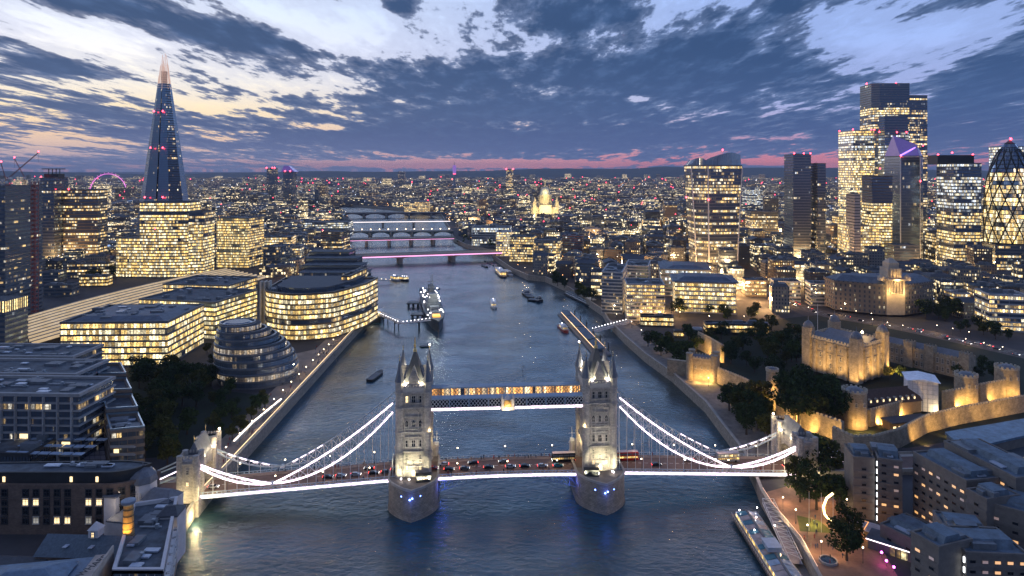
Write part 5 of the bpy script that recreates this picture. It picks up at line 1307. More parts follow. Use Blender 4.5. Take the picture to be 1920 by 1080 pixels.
def wharf_row():
    # riverside row of converted warehouses, seen from above along the bank
    pts = [GP(*p, 18) for p in ((318, 925), (336, 935), (300, 1130), (225, 1120), (225, 975))]
    t = thing("riverside_warehouse", "long grey roofed riverside warehouse with white railed balconies at the water's edge, bottom left", "apartment building", (0, 0, 3))
    A, B_ = GP(250, 950, 18), GP(332, 938, 18); C, E = GP(305, 1075, 18), GP(212, 1075, 18)
    P = [E, C, B_, A]
    floors(t, P, 0, 15, 3.4, 'dim', M_render, sd=.3, sfrac=.35, mull=2.6); roofkit(t, P, 15.3, 6, 9, 1.3, 6)
    b = MB(); n = 9
    for k in range(n):
        f0, f1 = k / n + .01, (k + .8) / n; a = Vector(C).lerp(Vector(B_), f0); c = Vector(C).lerp(Vector(B_), f1); d = (c - a).normalized(); nn = Vector((d.y, -d.x)) * 1.7
        for z in (4.6, 8.2, 11.8):
            b.prism([a[:], c[:], (c + nn)[:], (a + nn)[:]], z, z + .2)
            for q in range(6): m_ = (a + nn).lerp(c + nn, q / 5); b.bar((*m_, z), (*m_, z + 1.1), .05)
            b.bar((*(a + nn), z + 1.1), (*(c + nn), z + 1.1), .06); b.cut()
    b.each("balcony", M_white, t)
    b = MB(); b.ring(offset(P, .3), offset(P, -.2), 15.0, 16.1); b.build("parapet", M_render, t)
    # white turret house with a lead dome
    x, y = GP(268, 905, 22); t = thing("turret_house", "white house with an octagonal turret and grey dome, by the bridge's left end", "house", (x, y, 6), R(-10)); b = MB(); b.prism(octo(0, 0, 5.2), 0, 17); b.box(10, -2, 0, 12, 9, 12.5); b.box(-6, -8, 0, 5, 5, 14.5); b.box(3, -12, 0, 9, 10, 9); b.build("wall", M_render, t)
    b = MB(); b.prism(octo(0, 0, 5.6), 17, 17.5); b.lathe(0, 0, [(5.5, 17.5), (5.0, 19.5), (3.4, 21.3), (1, 22.3), (.3, 23.2), (0, 25)], 8, PI / 8); b.hip(10, -2, 12.5, 12.4, 9.4, 3, 0, .6); b.box(-6, -8, 14.5, 5.8, 5.8, .6); b.box(3, -12, 9, 9.6, 10.6, .5); b.build("lead_roof", M_leadr, t)
    for k in range(4):
        a = -PI / 2 + (k - 1.5) * PI / 4; win(t, 4.85 * math.cos(a), 4.85 * math.sin(a), 11, a + PI / 2, (1.1, 2.8))
        win(t, 4.85 * math.cos(a), 4.85 * math.sin(a), 5, a + PI / 2, (1.1, 2.8))
    for q in (6.5, 10, 13.5): win(t, q, -6.5, 8, 0, (1.1, 2.8), lit=(q == 10))
    lamp((x - 3, y - 14, 19), 500, (1, .8, .6), .3)
    x, y = GP(322, 985, 14); t = thing("boat_house", "small white tower house squeezed against the gate tower at the waterside", "house", (x, y, 2), R(4)); b = MB(); b.box(0, 0, 0, 7, 8, 17); b.build("wall", M_render, t); b = MB(); b.box(0, 0, 17, 7.6, 8.6, .5); b.hip(0, 0, 17.5, 7.6, 8.6, 2, 0, .4); b.build("roof", M_slate, t)
    for q in (-1.8, 1.2): win(t, q, -4, 10, 0, (.8, 1.6)); win(t, q, -4, 5.5, 0, (.8, 1.6))
    # chimney with amber floodlight
    x, y = GP(241, 1003, 18.5); D = y; t = thing("chimney", "round brick chimney with iron bands, floodlit amber, above the warehouse roofs", "chimney", (x, y, 17.5)); b = MB(); zt = ZY(938, D) - 17.5
    b.lathe(0, 0, [(1.9, 0), (1.55, zt - 1.4)], 14); b.build("shaft", mat("amber_brick", (.46, .29, .11), .8, brick=(.5, .2)), t)
    b = MB()
    for k in range(5): b.lathe(0, 0, [(1.93 - k * .06, 1.2 + k * 2.2), (1.93 - k * .06, 1.45 + k * 2.2)], 14)
    b.build("iron_bands", M_dark, t); b = MB(); b.lathe(0, 0, [(1.6, zt - 1.5), (2.4, zt - .8), (2.4, zt), (1.9, zt + .1)], 14); b.build("cap", mat("blue_grey_cap", (.16, .22, .30), .5), t)
    for a in (-1, 1): lamp((x + a * 2.0, y - 4.2, 19.0), 2600, (1, .55, .12), .2, 'SPOT', (x, y, 24), 70)
    # slate roof row and the wharf building with painted gable lettering
    x, y = GP(170, 1020, 16); t = thing("slate_roofed_warehouse", "long slate roofed warehouse running across in front of the brick block", "warehouse", (x, y, 6), R(-3)); b = MB(); b.box(0, 0, 0, 30, 13, 9); b.build("wall", M_brown, t); b = MB(); b.gable(0, 0, 9, 30, 13, 4.2, 0, .5); b.build("roof", mat("blue_slate", (.085, .12, .15), .7, var=.35, scale=1.2), t)
    b = MB()
    for k in range(2): b.box(-6 + k * 9, -4, 11.2, 1.4, 2, .2); b.cut()
    b.each("roof_window", M_panel, t)
    b = MB(); b.box(2, 0, 13, 3.4, 3.4, 2.6); b.hip(2, 0, 15.6, 4, 4, 2.2, 0, .1); b.build("cupola", M_render, t); win(t, 2, -1.7, 13.4, 0, (.8, 1.6), lit=True); win(t, 9, -6.5, 4, 0, (1.1, 2.8), lit=True)
    x, y = GP(60, 1040, 14); t = thing("shop_terrace", "dark low terrace with warm lit shop windows at the lower left edge", "shop", (x - 2, y - 2, 6), R(-2)); b = MB(); b.box(-4, 0, 0, 26, 9, 6); b.build("wall", M_brown, t); b = MB(); b.gable(-4, 0, 6, 26, 9, 2.4, 0, .3); b.build("roof", M_slate, t)
    for k in range(6): win(t, -13 + k * 3.6, -4.5, 1.2 + 2.4 * (k % 2), 0, (1.1, 2.8), lit=k in (1, 2, 4))
    x, y = GP(66, 1090, 18); rz = R(10); t = thing("wharf_building", "blue grey roofed wharf building with painted lettering on its pale gable, bottom left corner", "warehouse", (x, y, 6), rz); b = MB(); b.box(0, 0, 0, 34, 22, 11); b.build("wall", M_brown, t)
    b = MB(); b.prism(rect(0, 0, 35, 23), 11, 12); b.prism(rect(-3, 1, 24, 15), 12.6, 13.6, True, True, rect(-3, 1, 22, 13)); b.hip(-3, 1, 13.6, 22, 13, 2.0, 0, .5); b.build("roof", mat("blue_lead_roof", (.12, .19, .27), .55, var=.35, scale=.5), t)
    b = MB(); b.prism([(12.5, -11.5), (17.6, -11.5), (17.6, 12), (12.5, 12)], 11, 12.3); b.prism([(17.6, -11.6), (18.1, -11.6), (18.1, 12), (17.6, 12)], 6, 15); gb = b.build("gable_parapet", mat("pale_gable", (.46, .40, .34), .8), t)
    cu = bpy.data.curves.new("lettering", 'FONT'); cu.body = "WHARF"; cu.size = 3.3; cu.extrude = .04; cu.align_x = 'CENTER'
    tmp = bpy.data.objects.new("lettering_tmp", cu); COL.objects.link(tmp); dg = bpy.context.evaluated_depsgraph_get(); me = bpy.data.meshes.new_from_object(tmp.evaluated_get(dg)); bpy.data.objects.remove(tmp)
    lo = bpy.data.objects.new("lettering", me); COL.objects.link(lo); lo.parent = gb; lo.rotation_euler = (0, 0, R(70)); lo.location = (15.2, 5.2, 12.36); me.materials.clear(); me.materials.append(M_dark)
    for k in range(4): win(t, -12 + k * 7, -11, 6, 0, (1.1, 2.8), lit=(k == 1))
wharf_row()
t, P, z, D = block("apartment_tower", "tower of flats with a glowing yellow striped crown, left edge above the terraced flats", "apartment building", -60, 50, 590, 700, 22, 'black', 0, 3.6, mat("grey_brown_slab", (.16, .15, .15), .8), 0, sfrac=.5)
b = MB(); w = P[1][0]; b.box(0, 0, z, 2 * w, 22, 9); b.build("lit_crown", fac("crown_stripes", (.5, .38, .2), 2.1, 1000, 1.0, (.28, -1, 2), (1, .68, .22), (1, .74, .3), .4, 2.2, z0=-500), t)

# ------------------------------------------------ trees
def leafmat(name, c):
    m, nt, N, L, b = _new(name); b.inputs['Roughness'].default_value = .9; b.inputs['Specular IOR Level'].default_value = .15
    tc = N.new("ShaderNodeTexCoord"); n = N.new("ShaderNodeTexNoise"); n.inputs['Scale'].default_value = .55; n.inputs['Detail'].default_value = 5
    L.new(tc.outputs['Object'], n.inputs['Vector']); r = N.new("ShaderNodeValToRGB")
    r.color_ramp.elements[0].position = .32; r.color_ramp.elements[0].color = (c[0] * .45, c[1] * .45, c[2] * .5, 1); r.color_ramp.elements[1].position = .7; r.color_ramp.elements[1].color = (c[0] * 1.5, c[1] * 1.5, c[2] * 1.3, 1)
    L.new(n.outputs[0], r.inputs[0]); L.new(r.outputs[0], b.inputs['Base Color']); return m
LEAF = [leafmat("leaf_dark_green", (.045, .070, .024)), leafmat("leaf_olive", (.075, .080, .022)), leafmat("leaf_deep", (.032, .052, .020))]
M_bark = mat("bark", (.06, .045, .035), .9)
def tree_proto(v, seed, hgt=14, rad=6.5):
    rn = random.Random(seed); t = thing("tree", "dark tree", "tree"); tr = MB()
    tr.lathe(0, 0, [(.55, 0), (.4, 2), (.32, hgt * .45), (.12, hgt * .8)], 7)
    lobes = []
    for k in range(11):
        a = rn.uniform(0, 2 * PI); q = rn.uniform(.15, .75) * rad; z = hgt * rn.uniform(.38, .86)
        if k == 0: a = q = 0; z = hgt * .84
        lobes.append((q * math.cos(a), q * math.sin(a), z, rad * rn.uniform(.28, .48)))
        tr.bar((0, 0, hgt * .3), (q * math.cos(a), q * math.sin(a), z), .16, 4, .05)
    tr.build("trunk", M_bark, t); c = MB()
    for (x, y, z, r) in lobes:
        for k in range(150):
            u = rn.uniform(-1, 1); a = rn.uniform(0, 2 * PI); s_ = math.sqrt(1 - u * u); q = r * rn.uniform(.55, 1.08)
            p = Vector((x + q * s_ * math.cos(a), y + q * s_ * math.sin(a), z + q * u * .8)); s = rn.uniform(.28, .62)
            n = Vector((rn.gauss(0, 1), rn.gauss(0, 1), rn.gauss(.5, 1))).normalized(); e = n.orthogonal().normalized() * s; f = n.cross(e)
            c.face([p + e, p + f * .8, p - e * .9, p - f])
    c.build("crown", LEAF[v], t); return t
TP = [tree_proto(0, 5), tree_proto(1, 8), tree_proto(2, 13, 15, 7.5)]
used = [False] * 3
def tree(x, y, s, label, group, z=6, v=None, rn=random):
    v = rn.randrange(3) if v is None else v; rz = rn.uniform(0, 6.28); sc = (s * rn.uniform(.9, 1.15), s * rn.uniform(.9, 1.15), s)
    if not used[v]:
        used[v] = True; o = TP[v]; o.location = (x, y, z); o.rotation_euler = (0, 0, rz); o.scale = sc; o['label'] = label; o['group'] = group; return o
    return dup(TP[v], (x, y, z), rz, label, group, sc)
rt = random.Random(4)
def grove(pts, n, s, label, group, z=6, mind=6):
    """trees scattered in a polygon given by points on the ground"""
    P = [GP(*p, z) for p in pts]; xs = [p[0] for p in P]; ys = [p[1] for p in P]; got = []; k = 0
    while len(got) < n and k < 3000:
        k += 1; p = (rt.uniform(min(xs), max(xs)), rt.uniform(min(ys), max(ys)))
        if poly_in(p, P) and all((p[0] - q[0]) ** 2 + (p[1] - q[1]) ** 2 > mind ** 2 for q in got):
            got.append(p); tree(p[0], p[1], s * rt.uniform(.75, 1.2), label, group, z, rn=rt)
grove(((245, 700), (395, 700), (400, 735), (330, 880), (262, 872)), 34, .95, "dark leafy tree in the riverside park left of the bridge", "trees in the left riverside park")
grove(((395, 735), (530, 745), (470, 800), (400, 850)), 16, .65, "low dark tree on the park slope between the egg shaped building and the bridge", "trees below the egg shaped building")
grove(((385, 660), (405, 660), (410, 720), (390, 720)), 3, .7, "small tree squeezed between the long low office and the egg shaped building", "trees beside the egg shaped building")
grove(((205, 660), (240, 660), (245, 700), (215, 705)), 3, .8, "tree in front of the long low office's dark ground floor", "trees before the long low office")
grove(((668, 560), (692, 560), (692, 592), (668, 600)), 6, .8, "tree by the quay between the gold fin office and the warship's pier", "trees on the left quay")
grove(((1035, 520), (1112, 560), (1112, 575), (1030, 530)), 12, .85, "tree in the row before the pale customs building on the right bank", "trees along the right bank walk")
grove(((1212, 650), (1300, 632), (1310, 665), (1290, 695), (1240, 688)), 11, .95, "broad tree on the wharf between the river wall and the amber lit gate", "trees on the castle wharf")
grove(((1345, 745), (1420, 745), (1455, 800), (1440, 850), (1385, 810)), 13, 1.0, "large tree on the wharf beside the right end of the bridge", "trees on the wharf near the bridge")
grove(((1468, 770), (1560, 770), (1575, 800), (1500, 805)), 10, 1.55, "huge dark plane tree inside the castle walls in front of the square keep", "plane trees before the keep", 8, 7)
grove(((1270, 560), (1310, 560), (1310, 600), (1270, 600)), 2, 1.15, "solitary round tree in front of the sail roofed office", "trees by the sail roofed office")
grove(((1320, 590), (1420, 585), (1420, 605), (1330, 606)), 7, .75, "small tree in the row before the sail roofed office's lit ground floor", "trees below the sail roofed office")
grove(((1400, 620), (1505, 615), (1505, 690), (1420, 690)), 13, .9, "tree on the dark castle green left of the square keep", "trees on the castle green", 8)
grove(((1290, 640), (1400, 612), (1500, 612), (1505, 700), (1400, 735), (1360, 690)), 26, .85, "dark tree in the castle moat gardens, left of the square keep", "trees in the castle moat gardens")
grove(((1585, 560), (1640, 556), (1640, 590), (1590, 592)), 7, 1.2, "tall tree at the left of the columned stone hall", "trees left of the columned hall")
grove(((1705, 560), (1790, 556), (1800, 600), (1710, 598)), 13, 1.2, "tall tree in the dark garden right of the columned stone hall", "trees right of the columned hall")
grove(((1490, 880), (1570, 870), (1585, 930), (1560, 985), (1500, 975)), 9, 1.0, "leafy tree on the plaza below the right end of the bridge", "trees on the hotel plaza")
grove(((1570, 1010), (1600, 1000), (1630, 1050), (1590, 1060)), 4, .75, "small tree hung with fairy lights beside the plaza restaurants", "trees beside the plaza restaurants")
grove(((1660, 700), (1720, 690), (1720, 712), (1665, 715)), 5, .55, "small tree on the lawn beside the keep", "trees beside the keep", 8)
grove(((1800, 690), (1870, 690), (1880, 712), (1800, 715)), 8, .7, "tree behind the castle's right hand curtain wall", "trees behind the curtain wall", 8)
grove(((1750, 596), (1815, 610), (1915, 640), (1915, 650), (1800, 625)), 9, .8, "tree along the castle road verge at the right edge", "trees along the castle road")
grove(((160, 520), (212, 512), (212, 524), (165, 534)), 5, 1.0, "round tree by the station front left of the glowing office", "trees by the station")
# ------------------------------------------------ castle
M_castle = mat("castle_ragstone", (.37, .31, .23), .9, var=.4, scale=.35, brick=(1.0, .45))
M_castd = mat("castle_dressing", (.46, .40, .31), .85, var=.2)
AMB = (1, .58, .16)
def crenels(b, P, z, closed=False, step=2.2, th=.6, w=1.2, h=1.0):
    n = len(P)
    for i in range(n if closed else n - 1):
        a, c = Vector(P[i]), Vector(P[(i + 1) % n]); L_ = (c - a).length; m_ = max(1, int(L_ / step)); rz = math.atan2(c.y - a.y, c.x - a.x)
        for k in range(m_): p = a.lerp(c, (k + .5) / m_); b.box(p.x, p.y, z, w, th, h, rz)
def castle_wall(name, label, pts, z0, h, th=2.4, wlk=None):
    P = [GP(*p, z0) for p in pts]; t = thing(name, label, "wall"); b = MB(); Q = shift(P, th, 1)
    for i in range(len(P) - 1): b.prism([P[i], P[i + 1], Q[i + 1], Q[i]], z0 - 2, z0 + h)
    b.build("masonry", M_castle, t); b = MB(); crenels(b, shift(P, .35, 1), z0 + h); b.build("battlement", M_castd, t); return P
def round_tower(label, px, py, r, h, z0=7, flat=False, lampw=1500, roof=True):
    x, y = GP(px, py, z0); y += r; t = thing("castle_tower", label, "tower", (x, y, z0)); b = MB(); b.lathe(0, 0, [(r * 1.08, -2), (r * 1.02, 2), (r, h)], 20); b.build("masonry", M_castle, t)
    b = MB(); P = [(r * math.cos(k / 16 * 2 * PI), r * math.sin(k / 16 * 2 * PI)) for k in range(16)]; b.ring(offset(P, .3), offset(P, -.6), h, h + .8); crenels(b, P, h + .8, True, 2.0, .8, 1.1); b.build("battlement", M_castd, t)
    b = MB(); b.lathe(0, 0, [(r - .8, h + .1), (r * .4, h + 2.2), (0, h + 2.6)], 14); b.build("roof", M_leadr, t)
    for a in (-1.9, -1.2): win(t, r * math.cos(a), r * math.sin(a), h * .62, a + PI / 2, (.8, 1.6))
    if lampw: lamp((x - r * .5, y - r - 3.5, z0 + 1.5), lampw, AMB, .3); lamp((x + r * .6, y - r - 3.2, z0 + 1.5), lampw * .6, AMB, .3)
def keep():
    N_, L_, R_ = Vector((222.4, 440)), Vector((204, 474)), Vector((251, 459.5)); B_ = L_ + R_ - N_; z0 = 8; t = thing("castle_keep", "great square stone keep with four capped corner turrets, floodlit amber, in the castle", "castle", (0, 0, 0))
    P = [tuple(p) for p in (N_, R_, B_, L_)]; b = MB(); b.prism(P, z0, 30.5)
    def side(a, c, n):
        d = (c - a).normalized(); nn = Vector((d.y, -d.x)); rz = math.atan2(d.y, d.x)
        for k in range(n + 1): p = a.lerp(c, k / n) + nn * .3; b.box(p.x, p.y, z0, 2.0, 1.4, 20, rz); b.box(p.x, p.y, z0 + 20, 1.5, .9, 2.2, rz)
        for zc in (14.5, 21.5): m_ = (a + c) / 2 + nn * .1; b.box(m_.x, m_.y, z0 + zc, (c - a).length, .5, .35, rz)
    side(N_, R_, 4); side(L_, N_, 5); b.build("masonry", M_castle, t)
    b = MB(); Po = offset(P, .35); b.ring(Po, offset(P, -1), 30.5, 31.4); crenels(b, P, 31.4, True, 2.4, .9, 1.3, 1.2); b.build("battlement", M_castd, t)
    b = MB(); c = (N_ + B_) / 2
    for q in (-.24, .24):
        m_ = c + (R_ - N_) * q; d = (L_ - N_); b.gable(m_.x, m_.y, 30.6, d.length * .88, 15, 3.0, math.atan2(d.y, d.x), 0)
    b.build("lead_roof", M_leadr, t)
    for k, p in enumerate((N_, R_, B_, L_)):
        b = MB(); rr = 3.4 if k != 2 else 4.0
        q = p + ((N_ + B_) / 2 - p).normalized() * 1.6
        if k == 2: b.lathe(q.x, q.y, [(4.3, z0), (4.3, 37)], 14)
        else: b.box(q.x, q.y, z0, 6.0, 6.0, 29, math.atan2((R_ - N_).y, (R_ - N_).x))
        tr = b.build("corner_turret", M_castle, t); b = MB(); b.lathe(q.x, q.y, [(3.6, 37), (3.5, 38.2), (2.6, 40), (.9, 41.2), (.25, 41.8), (.1, 44.5), (0, 44.6)], 10); b.build("turret_cap", M_leadr, tr)
        d = (R_ - N_).normalized(); rz = math.atan2(d.y, d.x); o = Vector((d.y, -d.x)) * 3.02
        win(tr, q.x + o.x, q.y + o.y, 33, rz, (.8, 1.6))
    for a, c, n in ((N_, R_, 4), (L_, N_, 5)):
        d = (c - a).normalized(); rz = math.atan2(d.y, d.x); nn = Vector((d.y, -d.x)) * .05
        for k in range(n):
            p = a.lerp(c, (k + .5) / n) + nn
            for zc, kk in ((13.5, (1.1, 2.8)), (19.5, (1.1, 2.8)), (25.5, (.8, 1.6))): win(t, p.x, p.y, zc, rz, kk, arch=True)
    b = MB(); b.bar((214, 478, 31), (214, 478, 52), .14); b.build("flagpole", M_white, t)
    b = MB(); b.ball((237, 462, 36), .9); b.build("roof_floodlight", M_globe, t); lamp((237, 460, 37.5), 2500, AMB, .5)
    for p, w in (((228, 436, 9), 2600), ((240, 443, 9), 2600), ((252, 450, 9.5), 2600), ((218, 437, 9), 1900), ((210, 447, 9), 1900), ((204, 458, 9), 1700), ((255.5, 458, 12), 1800)): lamp((p[0] - 2, p[1] - 7, p[2] - .5), w * 9, (1, .60, .20), .4, 'SPOT', (p[0] + 3, p[1] + 6, 21), 84)
keep()
def st_gate():
    D = 452; x0, x1 = PX(1306, D), PX(1338, D); t = thing("water_gate_tower", "amber lit water gate with round corner turrets on the castle wharf, nearest the river", "tower", ((x0 + x1) / 2, D + 5, 7), R(-24)); w = 16; b = MB(); b.box(0, 0, -2, w, 10, 15); b.build("masonry", M_castle, t)
    b = MB(); P = rect(0, 0, w, 10); b.ring(offset(P, .2), offset(P, -.6), 13, 13.8); crenels(b, P, 13.8, True, 1.9, .7, 1.0); b.build("battlement", M_castd, t); b = MB(); b.gable(0, 0, 13.1, w - 2, 8, 2, 0, 0); b.build("roof", M_leadr, t)
    for a, c in ((-1, -1), (1, -1), (1, 1), (-1, 1)): b = MB(); b.lathe(a * w / 2, c * 5, [(2.2, -2), (2.1, 15.5), (2.4, 15.8), (2.4, 16.8), (1.8, 16.8)], 12); b.build("corner_turret", M_castle, t)
    for q in (-4, 0, 4): win(t, q, -5, 7, 0, (.8, 1.6), arch=True)
    x, y = t.location.x, t.location.y
    for dx, dy, w_ in ((-6, -8, 2600), (1, -10, 3000), (7, -9, 2600), (-11, -2, 1500)): lamp((x + dx, y + dy, 8.5), w_, AMB, .3)
    b = MB(); b.prism([(-w / 2 - 16, 1), (-w / 2, 1), (-w / 2, 4), (-w / 2 - 16, 4)], -2, 9); b.build("flank_wall", M_castle, t)
st_gate()
castle_wall("castle_wall", "castle outer wall running back from the amber water gate along the wharf", ((1345, 716), (1395, 738), (1448, 768)), 7, 9)
castle_wall("castle_wall", "lit wall rising behind the water gate towards the dark green", ((1308, 652), (1330, 664), (1352, 678)), 7, 12)
castle_wall("castle_wall", "orange lit outer wall behind the bridge's right gate tower", ((1455, 775), (1520, 806), (1578, 826)), 7, 9.5)
castle_wall("castle_wall", "bright yellow crenellated corner wall above the hotel, with a lamp at its foot", ((1560, 846), (1600, 866), (1636, 864)), 5, 12)
castle_wall("castle_wall", "long tall brown moat wall catching amber light, above the hotel's blue roofs", ((1636, 866), (1690, 850), (1740, 822), (1800, 806), (1925, 782)), 3, 12)
castle_wall("castle_wall", "low inner wall left of the round floodlit tower", ((1560, 776), (1600, 796)), 8, 7)
castle_wall("castle_wall", "inner curtain wall right of the round floodlit tower, below the brown roof", ((1632, 794), (1675, 782), (1712, 770)), 8, 7)
castle_wall("castle_wall", "inner curtain wall between the white sheeted scaffold and the right round tower", ((1773, 764), (1812, 757)), 8, 9)
castle_wall("castle_wall", "inner curtain wall right of the right round tower", ((1838, 750), (1890, 740)), 8, 9)
round_tower("fat round castle tower floodlit golden, left of the brown tiled roof", 1613, 800, 6.2, 17, 8, lampw=2600)
round_tower("round castle tower with a small square window, right of the white sheeted scaffold", 1824, 758, 6.0, 15, 8, lampw=1900)
round_tower("castle tower with bright floodlights at the right edge of the picture", 1902, 742, 6.4, 15, 8, lampw=2400)
round_tower("small round tower at the left end of the inner wall, behind the huge plane trees", 1452, 735, 3.6, 12, 8, lampw=1300)
for p, w in (((1372, 728), 1700), ((1410, 752), 1700), ((1440, 772), 1500), ((1320, 668), 1800), ((1345, 682), 1600), ((1480, 796), 1500), ((1515, 814), 1700), ((1550, 830), 1500), ((1575, 862), 2300), ((1605, 876), 2600), ((1628, 874), 1800), ((1660, 868), 1500), ((1700, 855), 1500), ((1735, 836), 1500), ((1775, 822), 1400), ((1820, 812), 1400), ((1870, 803), 1300), ((1910, 796), 1300), ((1645, 796), 1500), ((1690, 783), 1300), ((1795, 766), 1500), ((1862, 754), 1200)):
    x, y = GP(*p, 6); lamp((x, y - 3, 7.0), w * 6, AMB, .4, 'SPOT', (x + 2, y + 7, 13), 118)
def armoury():
    x, y = GP(1672, 778, 8); t = thing("tiled_hall", "long hall with a steep brown tiled roof and lit dormers, below the keep", "hall", (x, y + 6, 8), R(14)); b = MB(); b.box(0, 0, 0, 37, 12, 6.5); b.build("wall", M_brown, t); b = MB(); b.gable(0, 0, 6.5, 37, 12, 7, 0, .5); b.build("roof", mat("brown_tiles", (.10, .06, .045), .85, var=.3, scale=.8), t)
    b = MB()
    for k in range(8): b.box(-15 + k * 4.2, -4.7, 7.6, 1.3, 1.6, 1.6); b.gable(-15 + k * 4.2, -4.7, 9.2, 1.6, 1.5, .7, PI / 2, .1); b.cut()
    ds = b.each("dormer", M_castd, t); b = MB()
    for k in range(8): b.box(-15 + k * 4.2, -5.55, 7.8, .9, .1, 1.2)
    dm_ = b.build("dormer_glazing", M_litw, t)
    t2 = thing("gabled_house", "low dark gabled house behind the round floodlit tower", "house", (x - 26, y + 4, 8), R(-20)); b = MB(); b.box(0, 0, 0, 18, 10, 5.5); b.build("wall", M_brown, t2); b = MB(); b.gable(0, 0, 5.5, 18, 10, 4.5, 0, .4); b.build("roof", M_slate, t2)
    x, y = GP(1742, 772, 8); t3 = thing("sheeted_scaffold", "tall scaffold wrapped in white sheeting with a corrugated white roof, beside the tiled hall", "scaffold", (x, y + 8, 8), R(-22)); b = MB(); b.box(0, 0, 0, 15, 16, 17); b.build("sheeting", mat("white_sheeting", (.72, .70, .72), .6, var=.12, scale=.8), t3); b = MB(); b.gable(0, 0, 17, 17, 16, 1.5, PI / 2, .6); b.build("corrugated_roof", mat("corrugated_white", (.66, .70, .78), .45), t3)
    b = MB()
    for k in range(7): b.bar((-7.7 + k * 2.5, -8.1, 0), (-7.7 + k * 2.5, -8.1, 17), .07)
    for k in range(6): b.bar((-7.8, -8.1, 2.5 + k * 2.5), (7.8, -8.1, 2.5 + k * 2.5), .06)
    b.build("scaffold_poles", M_steel, t3); lamp((x + 2, y - 5, 9.5), 1900, (1, .74, .38), .3)
    x, y = GP(1680, 800, 6); t4 = thing("glazed_canopy", "dark sloping canopy with lit glazing along its foot, inside the moat wall", "canopy", (x + 6, y, 6), R(14)); b = MB(); b.prism(rect(0, 0, 27, 9), 4, 4.6); b.build("roof", M_slate, t4); b = MB()
    for k in range(8): b.box(-12 + k * 3.4, -4.2, .8, 1.6, .2, 1.8); b.cut()
    b.each("lit_window", M_litw, t4); b = MB(); b.box(0, 1, 0, 26, 6.5, 4); b.build("wall", M_brown, t4)
    # barracks
    A, B2 = GP(1668, 676, 9), GP(1835, 716, 9); d = Vector(B2) - Vector(A); t5 = thing("barracks", "long battlemented stone barracks with a lead roof, right of the keep", "barracks", ((A[0] + B2[0]) / 2, (A[1] + B2[1]) / 2 + 8, 9), math.atan2(d.y, d.x)); L_ = d.length
    b = MB(); b.box(0, 0, 0, L_, 14, 13); 
    for q in (-.5, -.12, .12, .5): b.box(q * L_, -6, 0, 6, 5, 17); crenels(b, rect(q * L_, -6, 6, 5), 17, True, 1.6, .5, .8)
    crenels(b, rect(0, 0, L_, 14), 13, True, 2.2, .6, 1.1); b.build("wall", M_castle, t5); b = MB(); b.gable(0, 1, 13, L_ - 6, 10, 3, 0, 0); b.build("roof", M_leadr, t5)
    for k in range(16):
        u = -L_ * .44 + k * L_ * .88 / 15
        for zc in (2, 7.5): win(t5, u, -7, zc, 0, (1.1, 2.8), lit=(k * 7 + int(zc)) % 11 == 0)
    lamp((A[0] + 10, A[1] - 4, 11), 900, AMB, .3); lamp((B2[0] - 24, B2[1] - 5, 11), 1100, AMB, .3)
armoury()
# ------------------------------------------------ concrete hotel, bottom right
M_bru = mat("brutalist_concrete", (.17, .155, .14), .9, var=.22, scale=.4)
M_blueroof = mat("blue_grey_felt", (.10, .145, .19), .7, var=.45, scale=.3)
M_amberw = glow("amber_window", (1, .50, .13), .8); M_amberd = glow("dull_amber_window", (1, .5, .2), .14)
WB = []
for mm in (M_glass, M_amberw, M_amberd):
    b = MB(); b.box(0, -.08, 0, 1.6, .1, .95); b.m = 1; b.box(0, -.12, -.28, 2.3, .3, .26); b.box(0, -.12, .95, 2.3, .3, .2); me = b.mesh("window"); me.materials.append(mm); me.materials.append(M_bru); WB.append(me)
def wing(label, A, B_, dep, zt, name="hotel_wing", side=1, zb=6, rows=None, step=5.0, wlit=.16, seed=1, setback=True, endlights=False):
    """concrete wing: windowed face from A to B (world points), depth behind it"""
    A, B_ = Vector(A), Vector(B_); d = B_ - A; L_ = d.length; rz = math.atan2(d.y, d.x); rn = random.Random(seed)
    m_ = (A + B_) / 2 + Vector((-d.y, d.x)).normalized() * dep / 2
    t = thing(name, label, "hotel", (m_.x, m_.y, zb), rz); h = zt - zb; b = MB(); b.box(0, 0, 0, L_, dep, h)
    n = int(h / 3.1)
    for k in range(1, n): b.box(0, -dep / 2 - .12, k * 3.1 - .2, L_, .3, 1.0); 
    b.build("wall", M_bru, t); b = MB(); b.ring(offset(rect(0, 0, L_, dep), .15), offset(rect(0, 0, L_, dep), -.5), h, h + .9); b.build("parapet", M_bru, t); b = MB(); b.box(0, 0, h, L_ - 1, dep - 1, .3)
    b.prism(rect(0, 0, L_ * .8, dep * .55), h + .3, h + 2.6, True, True, rect(0, 0, L_ * .78, dep * .4)); b.build("roof", M_blueroof, t)
    for k in range(n):
        c = max(1, int(L_ / step))
        for j in range(c):
            if k == 0: continue
            r = rn.random(); win(t, -L_ / 2 + (j + .5) * L_ / c, -dep / 2 - .02, k * 3.1 + .95, 0, None, mesh=WB[1 if r < wlit else (2 if r < wlit * 2 else 0)])
    if endlights:
        b = MB()
        for k in range(n): b.box(-L_ / 2 - .25, -dep / 2 + .8, k * 3.1 + .6, .3, .5, 1.7); b.cut()
        b.each("stair_light", glow("stair_light_white", (.9, .95, 1), 3.2), t)
    roofkit(t, rect(0, 0, L_, dep), h + .3, 3, seed, 2.2, 2)
    return t
g5 = lambda x, y, z: GP(x, y, z)
wing("end wing of the concrete hotel with a column of white stair lights, nearest the bridge", g5(1646, 862, 31), g5(1692, 868, 31), 15, 31, seed=2, wlit=.2, endlights=True, step=3.2)
